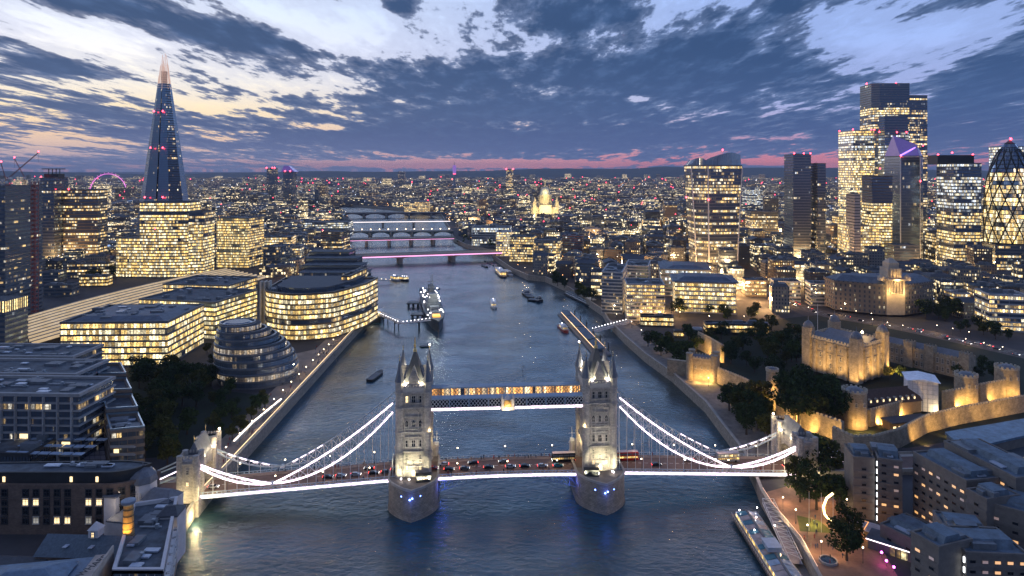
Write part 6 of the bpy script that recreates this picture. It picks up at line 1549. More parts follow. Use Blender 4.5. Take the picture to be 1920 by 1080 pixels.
wing("blank faced flank of the concrete hotel left of the white stair lights", g5(1600, 855, 31), g5(1640, 858, 31), 13, 30, seed=3, wlit=.0, step=50)
wing("long stepped concrete hotel wing with rows of small amber windows, behind the end wing", g5(1712, 850, 33), g5(1812, 905, 33), 16, 33, seed=4, wlit=.24, step=3.4)
wing("tall rear concrete hotel wing with a long grey roof light, upper right of the hotel", g5(1770, 830, 36), g5(1905, 900, 36), 16, 36, seed=5, wlit=.2, step=3.6)
wing("dark concrete hotel stair block at the right edge", g5(1812, 920, 32), g5(1850, 940, 32), 14, 32, seed=6, wlit=.1)
wing("dark concrete hotel wing in deep shade at the lower right edge", g5(1850, 945, 30), g5(1960, 975, 30), 18, 30, seed=7, wlit=.2)
wing("low concrete podium of the hotel behind the restaurant awning", g5(1650, 985, 14), g5(1722, 1020, 14), 16, 14, seed=8, wlit=.1, name="hotel_podium")
wing("front concrete hotel wing with stair lights at the bottom right of the picture", g5(1708, 1000, 30), g5(1760, 1030, 30), 14, 30, seed=9, wlit=.2, step=4)
wing("bottom right corner hotel wing full of dim amber windows", g5(1812, 1040, 28), g5(1930, 1045, 28), 16, 28, seed=10, wlit=.34, step=3.6, endlights=True)
wing("middle concrete hotel wing with a lit roof lantern", g5(1776, 1000, 26), g5(1860, 1010, 26), 14, 26, seed=12, wlit=.24, step=4)
x, y = GP(1810, 985, 28); t = thing("roof_lantern", "small lit glazed room on the hotel roof", "roof room", (x, y, 26.4), R(-20)); b = MB(); b.box(0, 0, 0, 6, 4, 2.2); b.build("glazing", BAND['gold'], t); b = MB(); b.box(0, 0, 2.2, 6.6, 4.6, .3); b.build("roof", M_roofb, t)
# blue roofed low block between the hotel and the moat wall
t = thing("blue_roofed_block", "low block with a wide pale blue roof, between the moat wall and the hotel", "building", (0, 0, 0)); P = [GP(*p, 24) for p in ((1775, 812), (1925, 786), (1940, 812), (1810, 842))][::-1]
b = MB(); b.prism(P, 4, 23.4); b.build("wall", M_bru, t); b = MB(); b.prism(offset(P, .6), 23.4, 24.4); b.build("roof", mat("pale_blue_roof", (.11, .19, .27), .5, var=.5, scale=.3), t)
b = MB(); b.prism([(p[0], p[1] - 8) for p in P], 15, 19); b.build("lit_gallery", BAND['gold'], t)
# plaza restaurants
x, y = GP(1640, 1000, 8); t = thing("restaurant_terrace", "restaurant terrace under a white striped awning, glowing orange, on the plaza", "restaurant", (x, y, 6), R(-40)); b = MB()
for k in range(3): b.box(-6 + k * 6, 0, 3.4 + .2 * (k % 2), 5.6, 8, .25); b.cut()
b.each("awning", mat("striped_awning", (.62, .58, .60), .7), t); b = MB()
for a in (-8.5, -3, 3, 8.5):
    for c in (-3.6, 3.6): b.bar((a, c, 0), (a, c, 3.4), .1)
b.build("awning_frame", M_white, t); b = MB(); b.box(0, 4.6, 0, 18, .8, 3.3); b.build("lit_shopfront", mat("shopfront_glow", (.4, .2, .1), .6, var=.8, scale=.7, emit=(1, .42, .12), est=1.6, sample=False), t)
lamp((x, y, 8.4), 900, (1, .42, .12), .5); lamp((x + 9, y - 8, 8.6), 700, (1, .42, .15), .5)
x, y = GP(1690, 1030, 8); t = thing("restaurant_pavilion", "dark glazed pavilion with a white edge light beside the restaurant awning", "restaurant", (x - 2, y + 3, 6), R(-40)); b = MB(); b.box(0, 0, 0, 14, 8, 3.6); b.build("glazing", BAND['gold'], t); b = MB(); b.box(0, 0, 3.6, 15, 9, .4); b.build("roof", M_roofb, t); b = MB(); b.box(0, -4.6, 3.5, 15, .15, .3); b.build("light_strip", M_strip2, t)
for px, py, c in ((1545, 950, (1, .55, .2)), (1600, 1005, (1, .5, .2)), (1480, 985, (1, .62, .3)), (1515, 1035, (1, .62, .3)), (1470, 945, (1, .6, .3)), (1570, 1045, (1, .6, .3)), (1655, 1060, (1, .1, .8))):
    x, y = GP(px, py); lamp((x, y, 10.5 if c[1] > .2 else 8.2), 1500 if c[1] > .2 else 160, c, .4)
# ================================================================= FAR BRIDGES, BOATS, TRAFFIC, PEOPLE
def span(name, label, A, B_, wid, zd, th, piers, style='flat', lampsn=0, pinkl=False, mdeck=None):
    A, B_ = Vector(A), Vector(B_); d = B_ - A; L_ = d.length; rz = math.atan2(d.y, d.x); m_ = (A + B_) / 2
    t = thing(name, label, "bridge", (m_.x, m_.y, 0), rz); b = MB(); b.box(0, 0, zd - th, L_, wid, th); b.build("deck", mdeck or mat("far_bridge_concrete", (.30, .26, .22), .8), t)
    b = MB()
    for s in (-1, 1): b.box(0, s * (wid / 2 + .15), zd - .2, L_, .3, 1.3); b.cut()
    b.each("parapet", M_coping, t); b = MB()
    for k in range(piers): x = -L_ / 2 + (k + (1 if style != 'arch' else 1)) * L_ / (piers + 1); b.prism([(x - 3, -wid / 2 - 3), (x, -wid / 2 - 6), (x + 3, -wid / 2 - 3), (x + 3, wid / 2 + 3), (x, wid / 2 + 6), (x - 3, wid / 2 + 3)], -3, zd - th); b.cut()
    b.each("pier", M_stone, t)
    if style in ('arch', 'haunch'):
        b = MB(); n = piers + 1; w = L_ / n; nn = 12
        for k in range(n):
            x0 = -L_ / 2 + k * w
            for q in range(nn):
                f0, f1 = q / nn, (q + 1) / nn; hh = lambda f: (zd - th) - (4 * (f - .5) ** 2) ** (1.2 if style == 'arch' else 2.2) * (zd - th - (2.5 if style == 'arch' else 6.5))
                for s in (-1, 1):
                    y = s * wid / 2; P = [(x0 + f0 * w, y, hh(f0)), (x0 + f1 * w, y, hh(f1)), (x0 + f1 * w, y, zd - th), (x0 + f0 * w, y, zd - th)]; b.face(P if s < 0 else P[::-1])
                b.face([(x0 + f0 * w, -wid / 2, hh(f0)), (x0 + f0 * w, wid / 2, hh(f0)), (x0 + f1 * w, wid / 2, hh(f1)), (x0 + f1 * w, -wid / 2, hh(f1))])
        b.build("arch_rib", mdeck or MATS["far_bridge_concrete"], t)
    if pinkl: b = MB(); b.box(0, -wid / 2 - .4, zd - th + .1, L_ * .98, .3, pinkl); b.build("light_strip", glow("pink_bridge_light", (1, .38, .72), 1.5), t)
    if lampsn:
        b = MB(); g_ = MB()
        for k in range(lampsn):
            x = -L_ / 2 + (k + .5) * L_ / lampsn
            b.bar((x, -wid / 2, zd), (x, -wid / 2, zd + 5), .2); b.cut(); g_.ball((x, -wid / 2, zd + 5.6), 1.25); g_.cut()
        b.each("lamp_post", M_dark, t); g_.each("lamp_globe", glow("far_lamp_globe", (1, .74, .45), 5), t)
    return t
span("road_bridge", "flat concrete road bridge edged with a pink light line, first crossing beyond the towered bridge", (PX(648, 1050), 1050), (PX(940, 1115), 1115), 30, 13.0, 2.2, 2, 'haunch', 0, 1.5, mat("warm_concrete", (.36, .28, .20), .8))
t = span("railway_bridge", "dark railway bridge on heavy round piers behind the flat pink lit bridge", (PX(645, 1300), 1300), (PX(852, 1345), 1345), 26, 13.5, 2.6, 4, 'flat', 0, .7, M_dark)
span("arched_bridge", "green iron road bridge of low arches topped with a row of globe lamps", (PX(655, 1470), 1470), (PX(850, 1490), 1490), 18, 12.2, 1.6, 4, 'arch', 12, 0, mat("green_iron", (.10, .13, .12), .6))
t = span("footbridge", "thin footbridge shown as a pale lit line across the bend of the river", (PX(660, 1725), 1725), (PX(832, 1760), 1760), 5, 12.0, .9, 2, 'flat', 0, 0, M_paleslab)
b = MB(); b.box(0, -2.8, 12.2, 265, .3, 1.4); b.build("light_strip", glow("footbridge_light", (1, .86, .84), 1.8), t)
span("arched_bridge", "farthest arched bridge with a long flat roof line, at the bend of the river", (PX(640, 2060), 2060), (PX(850, 2100), 2100), 34, 15, 3, 4, 'arch', 0, 0, mat("dark_red_iron", (.10, .08, .09), .7))
# ---------------- boats
def hull_mb(L, W, h, bow=.22, sheer=.6, z0=-.6, transom=.85):
    b = MB(); n = 10; R_ = []
    for k in range(n + 1):
        f = k / n; w = W / 2 * (1 if f < 1 - bow else math.cos((f - 1 + bow) / bow * PI / 2) ** .75 if f < 1 else .02)
        if f < .12: w *= transom + (1 - transom) * f / .12
        zt = h + sheer * (2 * f - 1) ** 2 * (1 if f > .5 else .3); x = -L / 2 + L * f
        R_.append([(x, -w, zt), (x, -w * .8, z0), (x, w * .8, z0), (x, w, zt)])
    for a, c in zip(R_, R_[1:]):
        for i in range(3): b.face([a[i], a[i + 1], c[i + 1], c[i]][::-1])
        b.face([a[0], c[0], c[3], a[3]])
    b.face(R_[0]); return b
def boat(label, p0, p1, W, mats_, h=1.3, cab=None, name="boat", cat="boat", group=None, lights=0, z=0):
    """p0 stern, p1 bow in image points on the water"""
    A, B_ = Vector(GP(*p0, 0)), Vector(GP(*p1, 0)); d = B_ - A; L_ = d.length; m_ = (A + B_) / 2
    t = thing(name, label, cat, (m_.x, m_.y, 0), math.atan2(d.y, d.x), group); hull_mb(L_, W, h).build("hull", mats_[0], t)
    b = MB(); b.box(-L_ * .05, 0, h + .02, L_ * .8, W * .8, .12); b.build("deck", mats_[1], t)
    if cab:
        a0, a1, hh = cab; xc = (a0 + a1) / 2 * L_; lw = (a1 - a0) * L_; b = MB(); b.box(xc, 0, h + .1, lw, W * .74, .7); b.box(xc, 0, h + .1 + hh * .8, lw, W * .74, .2); b.build("cabin", M_white, t)
        b = MB(); b.box(xc, 0, h + .8, lw - .2, W * .7, hh * .8 - .7); b.build("cabin_window", BAND['gold' if lights else 'black'], t)
        b = MB(); b.box(xc, 0, h + hh, lw * 1.02, W * .78, .15); b.build("roof", mats_[2], t)
        b = MB(); b.box(xc + lw * .36, 0, h + hh + .15, lw * .2, W * .45, 1.5); b.build("wheelhouse", M_white, t)
    b = MB(); b.bar((L_ * .1, 0, h), (L_ * .1, 0, h + 5), .08); b.build("mast", M_steel, t)
    if lights:
        b = MB()
        for k in range(lights): b.ball((-L_ * .4 + L_ * .8 * (k + .5) / lights, 0, h + (cab[2] if cab else 1) + 1.1), .32); b.cut()
        b.each("deck_light", M_globew, t)
    return t
HB, HW, HR, HG = mat("hull_navy", (.02, .03, .05), .4), mat("hull_white", (.6, .6, .6), .4), mat("hull_red", (.35, .04, .03), .45), mat("hull_black", (.015, .017, .02), .5)
D1 = mat("deck_grey", (.14, .15, .16), .7)
boat("dark open barge moored alone in mid river, left of the bridge's left tower", (692, 716), (716, 698), 5.5, (HG, D1, D1), 1.4, None, "barge")
boat("small green mooring float behind the left tower's spire", (788, 651), (806, 649), 6, (mat("float_green", (.03, .09, .08), .6), D1, D1), .8, None, "pontoon", "pontoon")
boat("white passenger launch with lights heading upriver in mid stream", (924, 566), (927, 580), 7, (HW, D1, M_white), 1.4, (-.35, .3, 3), lights=3)
boat("red and white launch beside the long right hand pier", (1050, 612), (1063, 625), 6.5, (HR, D1, M_white), 1.4, (-.3, .25, 2.6), lights=2)
boat("long dark barge moored right of mid river, farther of its pair", (984, 550), (998, 561), 9, (HG, D1, D1), 1.6, (-.4, -.2, 3), "barge")
boat("dark work barge moored right of mid river, nearer of its pair", (992, 563), (1018, 566), 10, (HG, D1, D1), 1.8, (.1, .3, 3), "barge")
boat("two decked river cruiser with white upper deck near the flat lit bridge", (933, 508), (946, 522), 11, (HB, D1, M_white), 1.8, (-.42, .3, 4.5), lights=2)
boat("smaller white cruiser lying beside the two decked river cruiser", (946, 511), (960, 519), 8, (HW, D1, M_white), 1.6, (-.4, .2, 3.4))
boat("slim grey boat among the small mooring buoys by the flat lit bridge", (905, 498), (914, 502), 6, (HG, D1, D1), 1.2, None)
boat("moored cream excursion boat at the far left pier, left of two", (735, 524), (749, 527), 10, (HW, D1, M_panel), 1.6, (-.42, .35, 4), lights=4)
boat("moored excursion boat at the far left pier, right of two", (751, 525), (766, 527), 8, (HB, D1, M_panel), 1.6, (-.4, .3, 3.4), lights=3)
boat("wide flat roofed pier barge along the right bank", (1066, 551), (1128, 581), 15, (HG, D1, mat("barge_roof", (.09, .12, .13), .7)), 1.6, (-.45, .3, 3.4), "pier_barge", "barge")
bu = thing("mooring_buoy", "small dark round mooring buoy near the flat lit bridge", "buoy", (0, 0, 0), 0, "mooring buoys by the flat bridge"); b = MB(); b.lathe(0, 0, [(1.5, -.5), (1.6, .6), (1.2, 1.1), (.2, 1.3)], 10); b.build("float", HG, bu); b = MB(); b.bar((0, 0, 1.2), (0, 0, 2.2), .15); b.build("mooring_eye", M_steel, bu)
for k, p in enumerate(((909, 490), (914, 493), (919, 496), (925, 498), (823, 542))):
    x, y = GP(*p, 0)
    if k == 0: bu.location = (x, y, 0)
    else: dup(bu, (x, y, 0))
x, y = GP(980, 697, 0); t = thing("marker_post", "lone thin marker post standing in the river between the two towers", "post", (x, y, 0)); b = MB(); b.bar((0, 0, -2), (.4, 0, 5), .14); b.build("post", M_dark, t); b = MB(); b.box(.3, 0, 3.6, .7, .1, .7); b.build("topmark", M_dark, t)
# long pontoon pier on the right with its gangway
A, B_ = Vector(GP(1058, 590, 0)), Vector(GP(1130, 668, 0)); d = B_ - A; L_ = d.length; m_ = (A + B_) / 2
t = thing("pontoon_pier", "long floating pier with dark canopies and lit edges, right of mid river", "pier", (m_.x, m_.y, 0), math.atan2(d.y, d.x)); b = MB(); b.box(0, 0, -.6, L_, 14, 2); b.build("pontoon", mat("pontoon_grey", (.2, .2, .2), .7), t)
b = MB()
for k, (u, l) in enumerate(((-.40, .17), (-.16, .28), (.14, .27), (.39, .18))): b.box(u * L_, 0, 4.4, l * L_, 8, .4); b.gable(u * L_, 0, 4.8, l * L_, 8, 1, 0, 0); b.cut()
b.each("canopy", M_blueroof, t); b = MB()
for u in (-.4, -.16, .14, .39): b.box(u * L_, 0, 1.4, .13 * L_, 4.4, 3); b.cut()
b.each("waiting_room", BAND['half'], t); b = MB(); b.box(0, -4.6, 4.1, L_ * .9, .25, .3); b.cut(); b.box(0, 4.6, 4.1, L_ * .9, .25, .3); b.cut(); b.each("edge_light", glow("pier_edge_light", (1, .62, .28), 2.2), t)
b = MB()
for k in range(6): b.bar((-L_ / 2 + (k + .5) * L_ / 6, 8, -3), (-L_ / 2 + (k + .5) * L_ / 6, 8, 7), .5, 8); b.cut()
b.each("mooring_pile", M_dark, t)
def gangway(label, A, B_, z0, z1, w, name="gangway", lampn=8, truss=True, lm=None, legs=0):
    A, B_ = Vector(A), Vector(B_); d = B_ - A; L_ = d.length; m_ = (A + B_) / 2; t = thing(name, label, "gangway", (m_.x, m_.y, 0), math.atan2(d.y, d.x)); zz = lambda u: z0 + (z1 - z0) * (u / L_ + .5)
    b = MB(); b.face([(-L_ / 2, -w / 2, z0), (L_ / 2, -w / 2, z1), (L_ / 2, w / 2, z1), (-L_ / 2, w / 2, z0)]); b.face([(-L_ / 2, w / 2, z0 - .3), (L_ / 2, w / 2, z1 - .3), (L_ / 2, -w / 2, z1 - .3), (-L_ / 2, -w / 2, z0 - .3)]); b.build("deck", mat("gangway_deck", (.34, .30, .30), .7), t)
    n = max(4, int(L_ / 3))
    for s in (-1, 1):
        b = MB()
        for k in range(n):
            a, c = -L_ / 2 + k * L_ / n, -L_ / 2 + (k + 1) * L_ / n; y = s * w / 2
            b.bar((a, y, zz(a)), (a, y, zz(a) + 1.9), .09); b.bar((a, y, zz(a)), (c, y, zz(c) + 1.9), .08)
            b.bar((a, y, zz(a) + 1.9), (c, y, zz(c) + 1.9), .12); b.bar((a, y, zz(a)), (c, y, zz(c)), .14)
            if truss and s < 0: b.bar((a, -w / 2, zz(a) + 1.9), (c, w / 2, zz(c) + 1.9), .09); b.bar((a, w / 2, zz(a) + 1.9), (a, -w / 2, zz(a) + 1.9), .09)
        b.build("side_truss", M_white, t)
    b = MB()
    for k in range(lampn): u = -L_ / 2 + (k + .5) * L_ / lampn; b.ball((u, -w / 2, zz(u) + 2.2), .3); b.cut()
    b.each("lamp", lm or M_globew, t); b = MB()
    for k in range(legs):
        u = -L_ / 2 + (k + .6) * L_ / max(1, legs)
        for s in (-1, 1): b.bar((u, s * w / 2, -3), (u, s * w / 2, zz(u)), .45, 8)
        b.box(u, 0, zz(u) - 1.4, 1, w, .8); b.cut()
    b.each("trestle", M_dark, t); return t
gangway("covered gangway with white lamps from the right bank to the long floating pier", GP(1180, 606, 6), GP(1112, 624, 2), 7, 3, 6, lampn=12)
gangway("first leg of the lamp lined gangway from the left quay towards the warship", GP(712, 590, 7), GP(752, 608, 7), 7.5, 7.5, 4, lampn=9, truss=False, legs=2)
gangway("second leg of the lamp lined gangway reaching the warship's side", GP(752, 608, 7), GP(808, 602, 8), 7.5, 9, 4, lampn=8, truss=False, legs=1)
gangway("far pink lit gangway to the excursion boats on the left bank", GP(694, 527, 4), GP(736, 527, 3), 6, 3, 4, lampn=5, lm=M_globe)
gangway("white lattice gangway sloping down to the moored glass boat, bottom right", GP(1440, 945, 6), GP(1492, 1062, 2), 6.4, 3.0, 4.6, lampn=1)
t = thing("pier_pavilion", "small bright pier pavilion at the left quay, heading the warship gangway", "pavilion", (*GP(700, 590, 6), 6), 0); b = MB(); b.box(0, 0, -7, 17, 16, 6.6); b.build("pier_base", M_dark, t); b = MB(); b.box(0, 1, 0, 12, 9, 4); b.build("glazing", BAND['bright'], t); b = MB(); b.box(0, 0, 4, 16, 13, .5); b.build("roof", M_panel, t); lamp((t.location.x, t.location.y - 9, 10), 2500, (1, .8, .55), .5)
# warship
def warship():
    bow, st = Vector(GP(822, 624, 0)), Vector((-99, 792)); d = bow - st; L_ = d.length; m_ = (bow + st) / 2; t = thing("warship", "long grey moored warship seen bow on, strung with white lights, left of mid river", "warship", (m_.x, m_.y, 0), math.atan2(d.y, d.x))
    m1 = mat("warship_grey", (.26, .28, .29), .6, var=.35, scale=.12); m2 = mat("warship_dark", (.06, .08, .10), .6, var=.3, scale=.15)
    hull_mb(L_, 20, 7.5, .34, 3.0, -1).build("hull", m2, t); b = MB()
    for k in range(10): f = k / 10; b.box(-L_ * .47 + f * L_ * .80, 0, 7.55, L_ * .085, 15 - 2 * abs(f - .5), .12)
    b.build("deck", mat("warship_deck", (.20, .19, .17), .8), t)
    b = MB(); b.box(L_ * .08, 0, 7.5, L_ * .12, 13, 6); b.box(L_ * .09, 0, 13.5, L_ * .07, 10, 5); b.box(L_ * .10, 0, 18.5, L_ * .045, 7.5, 4); b.box(L_ * .12, 0, 21, L_ * .02, 9, 1.6); b.build("bridge_house", m1, t)
    b = MB(); b.box(-L_ * .10, 0, 7.5, L_ * .18, 13, 5); b.box(-L_ * .16, 0, 12.5, L_ * .06, 9, 4); b.build("after_deckhouse", m1, t)
    b = MB()
    for u in (.02, -.10): b.lathe(u * L_, 0, [(3.4, 12), (3.0, 25), (3.2, 25.4), (2.4, 25.5)], 12, sx=1.3); b.cut()
    b.each("funnel", m1, t)
    for u, s, z in ((.27, 1, 8), (.21, 1, 10.5), (-.26, -1, 8), (-.20, -1, 10.5)):
        b = MB(); b.lathe(u * L_, 0, [(4.6, z - 2), (4.6, z)], 14); b.prism([(u * L_ - 4.6, -4.4), (u * L_ + 3.6, -4.4), (u * L_ + 4.6, -2.8), (u * L_ + 4.6, 2.8), (u * L_ + 3.6, 4.4), (u * L_ - 4.6, 4.4)] if s > 0 else [(u * L_ + 4.6, -4.4), (u * L_ + 4.6, 4.4), (u * L_ - 3.6, 4.4), (u * L_ - 4.6, 2.8), (u * L_ - 4.6, -2.8), (u * L_ - 3.6, -4.4)], z, z + 3.0); g_ = b.build("gun_turret", m1, t)
        b = MB()
        for y in (-2, 0, 2): b.bar((u * L_ + s * 4.4, y, z + 1.6), (u * L_ + s * 12, y, z + 2.9), .32, 8); b.cut()
        b.each("gun_barrel", m1, g_)
    for u, zt in ((.06, 40), (-.07, 36)):
        b = MB(); b.bar((u * L_, 0, 12), (u * L_, 0, zt), .35)
        for s in (-1, 1): b.bar((u * L_ - 4, s * 3, 12), (u * L_, 0, zt - 8), .25)
        b.bar((u * L_, -5, zt - 7), (u * L_, 5, zt - 7), .18); b.bar((u * L_, -3.4, zt - 12), (u * L_, 3.4, zt - 12), .3); b.box(u * L_, 0, zt - 13, 3, 4, 1.6); b.build("mast", m1, t)
    b = MB(); rn = random.Random(3)
    for k in range(46):
        u = rn.uniform(-.36, .33); b.ball((u * L_, rn.choice((-1, 1)) * rn.uniform(3, 8.5), 8.6 + rn.random() * (12 if -.2 < u < .18 else 3)), rn.uniform(.3, .62)); b.cut()
    b.each("deck_light", M_globew, t); b = MB(); b.box(L_ * .36, 0, 8.2, 9, 7, 2.6); b.build("lit_bow_tent", mat("bow_tent", (.4, .2, .06), .6, emit=(1, .50, .10), est=1.4, sample=False), t)
    for u, w in ((.30, 2600), (.17, 3600), (-.02, 2400), (-.22, 2600)):
        p = m_ + d.normalized() * u * L_; lamp((p.x, p.y - 4, 24), w, (.92, .95, .85), 1)
    for p in ((775, 575), (783, 597)):
        x, y = GP(*p, 0); t = thing("mooring_dolphin", "square dark mooring platform beside the warship, " + ("farther" if p[1] < 590 else "nearer") + " of two", "mooring platform", (x, y, 0)); b = MB(); b.box(0, 0, 3.6, 13, 11, 1); b.build("platform", M_dark, t); b = MB()
        for a in (-5, 0, 5):
            for c in (-4, 4): b.bar((a, c, -3), (a, c, 3.7), .6, 8); b.cut()
        b.each("pile", M_dark, t); b = MB(); b.bar((-6, -5, 5.6), (6, -5, 5.6), .12); b.bar((-6, -5, 4.6), (-6, -5, 5.6), .1); b.bar((6, -5, 4.6), (6, -5, 5.6), .1); b.build("rail", M_steel, t)
warship()
# glass roofed cruise boat, bottom right
def cruise_boat():
    A, B_ = Vector(GP(1392, 966, 0)), Vector(GP(1492, 1120, 0)); d = A - B_; L_ = d.length; m_ = (A + B_) / 2; t = thing("glass_roofed_boat", "long cruise boat with two rows of reflective glass roof panels, moored at the bottom right", "cruise boat", (m_.x + .0, m_.y, 0), math.atan2(d.y, d.x))
    hull_mb(L_, 12, 1.4, .12, .3, -.6, .9).build("hull", HB, t); b = MB(); b.box(0, 0, 1.42, L_ * .93, 11, .12); b.build("deck", mat("deck_boards", (.22, .18, .15), .7), t)
    b = MB(); b.box(0, 0, 1.5, L_ * .84, 8.6, .5); b.box(0, 0, 3.5, L_ * .84, 8.8, .2); b.build("saloon", M_white, t); b = MB(); b.box(0, 0, 2.0, L_ * .835, 8.4, 1.5); b.build("saloon_window", BAND['gold'], t)
    n = 13; pa = [mat("roof_glass_pale", (.42, .52, .60), .08, var=.3), mat("roof_glass_teal", (.10, .24, .28), .06, var=.3), mat("roof_glass_warm", (.5, .40, .34), .1, var=.3)]; rn = random.Random(2)
    for s in (-1, 1):
        for k in range(n):
            u0 = -L_ * .41 + k * L_ * .82 / n; u1 = u0 + L_ * .82 / n - .35; b = MB(); y0, y1 = s * .5, s * 4.2
            P = [(u0, y0, 4.6), (u1, y0, 4.6), (u1, y1, 3.75), (u0, y1, 3.75)]; b.face(P if s > 0 else P[::-1]); b.face([(x, y, z - .1) for x, y, z in (P[::-1] if s > 0 else P)]); b.build("roof_panel", rn.choice(pa), t)
    b = MB(); b.box(0, 0, 4.4, L_ * .84, .9, .35); b.build("roof_spine", D1, t); b = MB(); b.box(-L_ * .10, 0, 4.8, 6.5, 5, 1.6); b.box(-L_ * .10, 0, 6.4, 7, 5.5, .2); b.build("wheelhouse", M_panel, t)
    b = MB()
    for u, y in ((.40, 3), (.30, -2), (.12, 2.2), (-.05, -3), (.44, -5)): b.ball((u * L_, y, 4.9), .28); b.cut()
    b.each("deck_light", M_globew, t); b = MB()
    for s in (-1, 1):
        for k in range(24): b.bar((-L_ * .45 + k * L_ * .9 / 24, s * 5.5, 1.5), (-L_ * .45 + k * L_ * .9 / 24, s * 5.5, 2.5), .05)
        b.bar((-L_ * .45, s * 5.5, 2.5), (L_ * .45, s * 5.5, 2.5), .06); b.cut()
    b.each("rail", M_white, t)
cruise_boat()
A, B_ = Vector(GP(1490, 1062, 0)), Vector(GP(1530, 1130, 0)); m_ = (A + B_) / 2; t = thing("landing_pontoon", "grey landing pontoon at the foot of the white lattice gangway", "pontoon", (m_.x, m_.y, 0), math.atan2((B_ - A).y, (B_ - A).x)); b = MB(); b.box(0, 0, -.6, 24, 6, 2); b.build("float", MATS["pontoon_grey"], t); b = MB()
for k in range(5): b.bar((-10 + k * 5, -2.7, 1.4), (-10 + k * 5, -2.7, 2.5), .06)
b.bar((-10, -2.7, 2.5), (10, -2.7, 2.5), .06); b.build("rail", M_white, t)
# ---------------- vehicles on the bridge
def carpaint(n, c): return mat("car_paint_" + n, c, .25, .3, var=.05)
M_tyre = mat("tyre", (.015, .015, .015), .9); M_head = glow("headlight_glow", (1, .95, .85), 9); M_tail = glow("taillight_glow", (1, .04, .02), 8)
CARM = {}
def make_car(col, name, label, group):
    t = thing(name, label, "car", (0, 0, 0), 0, group); b = MB()
    prof = [(-2.2, .35), (2.2, .35), (2.25, .8), (1.2, .95), (-2.1, 1.0), (-2.25, .7)]
    for s in (-1, 1): b.face([(x, s * .88, z) for x, z in (prof if s < 0 else prof[::-1])])
    for i in range(6): a, c = prof[i], prof[(i + 1) % 6]; b.face([(a[0], .88, a[1]), (c[0], .88, c[1]), (c[0], -.88, c[1]), (a[0], -.88, a[1])][::-1])
    b.prism([(-1.25, -.66), (.35, -.66), (.35, .66), (-1.25, .66)], 1.44, 1.47); b.build("body", col, t)
    b = MB(); b.prism([(-1.95, -.82), (1.1, -.82), (1.1, .82), (-1.95, .82)], .97, 1.44, True, True, [(-1.25, -.66), (.35, -.66), (.35, .66), (-1.25, .66)]); b.build("windows", M_glass, t)
    for x in (-1.4, 1.4):
        for s in (-1, 1): b = MB(); b.bar((x, s * .72, .34), (x, s * .92, .34), .34, 10); b.build("wheel", M_tyre, t)
    for s in (-1, 1): b = MB(); b.box(2.24, s * .6, .6, .12, .36, .2); b.build("headlight", M_head, t); b = MB(); b.box(-2.26, s * .62, .62, .12, .34, .22); b.build("taillight", M_tail, t)
    return t
def make_bus(col, label, parent_loc):
    t = thing("double_decker_bus", label, "bus"); b = MB(); b.box(0, 0, .4, 10.5, 2.5, 1.0); b.box(0, 0, 2.2, 10.5, 2.5, .5); b.box(0, 0, 3.6, 10.5, 2.5, .5)
    for x in (-5.15, -2.6, 0, 2.6, 5.15): b.box(x, 0, .4, .22, 2.52, 3.4)
    b.build("body", col, t); b = MB(); b.box(0, 0, 1.35, 10.3, 2.4, .9); b.build("lower_windows", BAND['gold'], t); b = MB(); b.box(0, 0, 2.65, 10.3, 2.4, 1.0); b.build("upper_windows", BAND['half'], t); b = MB(); b.box(0, 0, 4.1, 10.3, 2.3, .12); b.build("roof", mat("bus_roof", (.5, .42, .42), .5), t)
    for x in (-3.4, 3.2):
        for s in (-1, 1): b = MB(); b.bar((x, s * 1.05, .5), (x, s * 1.3, .5), .5, 12); b.build("wheel", M_tyre, t)
    for s in (-1, 1): b = MB(); b.box(5.28, s * .9, .7, .1, .4, .3); b.build("headlight", M_head, t); b = MB(); b.box(-5.28, s * .9, .8, .1, .3, .4); b.build("taillight", M_tail, t)
    return t
GRP = "cars crossing the towered bridge"
paints = {"black": carpaint("black", (.012, .012, .014)), "silver": carpaint("silver", (.42, .43, .45)), "white": carpaint("white", (.72, .72, .72)), "grey": carpaint("grey", (.12, .13, .14)), "teal": carpaint("teal", (.05, .30, .33)), "red": carpaint("red", (.40, .03, .03))}
protoc = {}
def bridge_vehicle(px, lane, colr, label):
    v = -2.7 if lane < 0 else 2.7; D = 309 + v
    for _ in range(3): u = (PX(px, D) - BO[0] + v * math.sin(BR)) / math.cos(BR); D = BL(u, v)[1]
    loc = (*BL(u, v), dz(u) + (.08 if abs(abs(u) - 41) > 11 else .9)); rz = BR + (0 if lane < 0 else PI)
    if colr not in protoc: o = make_car(paints[colr], "car", label, GRP); o.location = loc; o.rotation_euler = (0, 0, rz); protoc[colr] = o
    else: dup(protoc[colr], loc, rz, label)
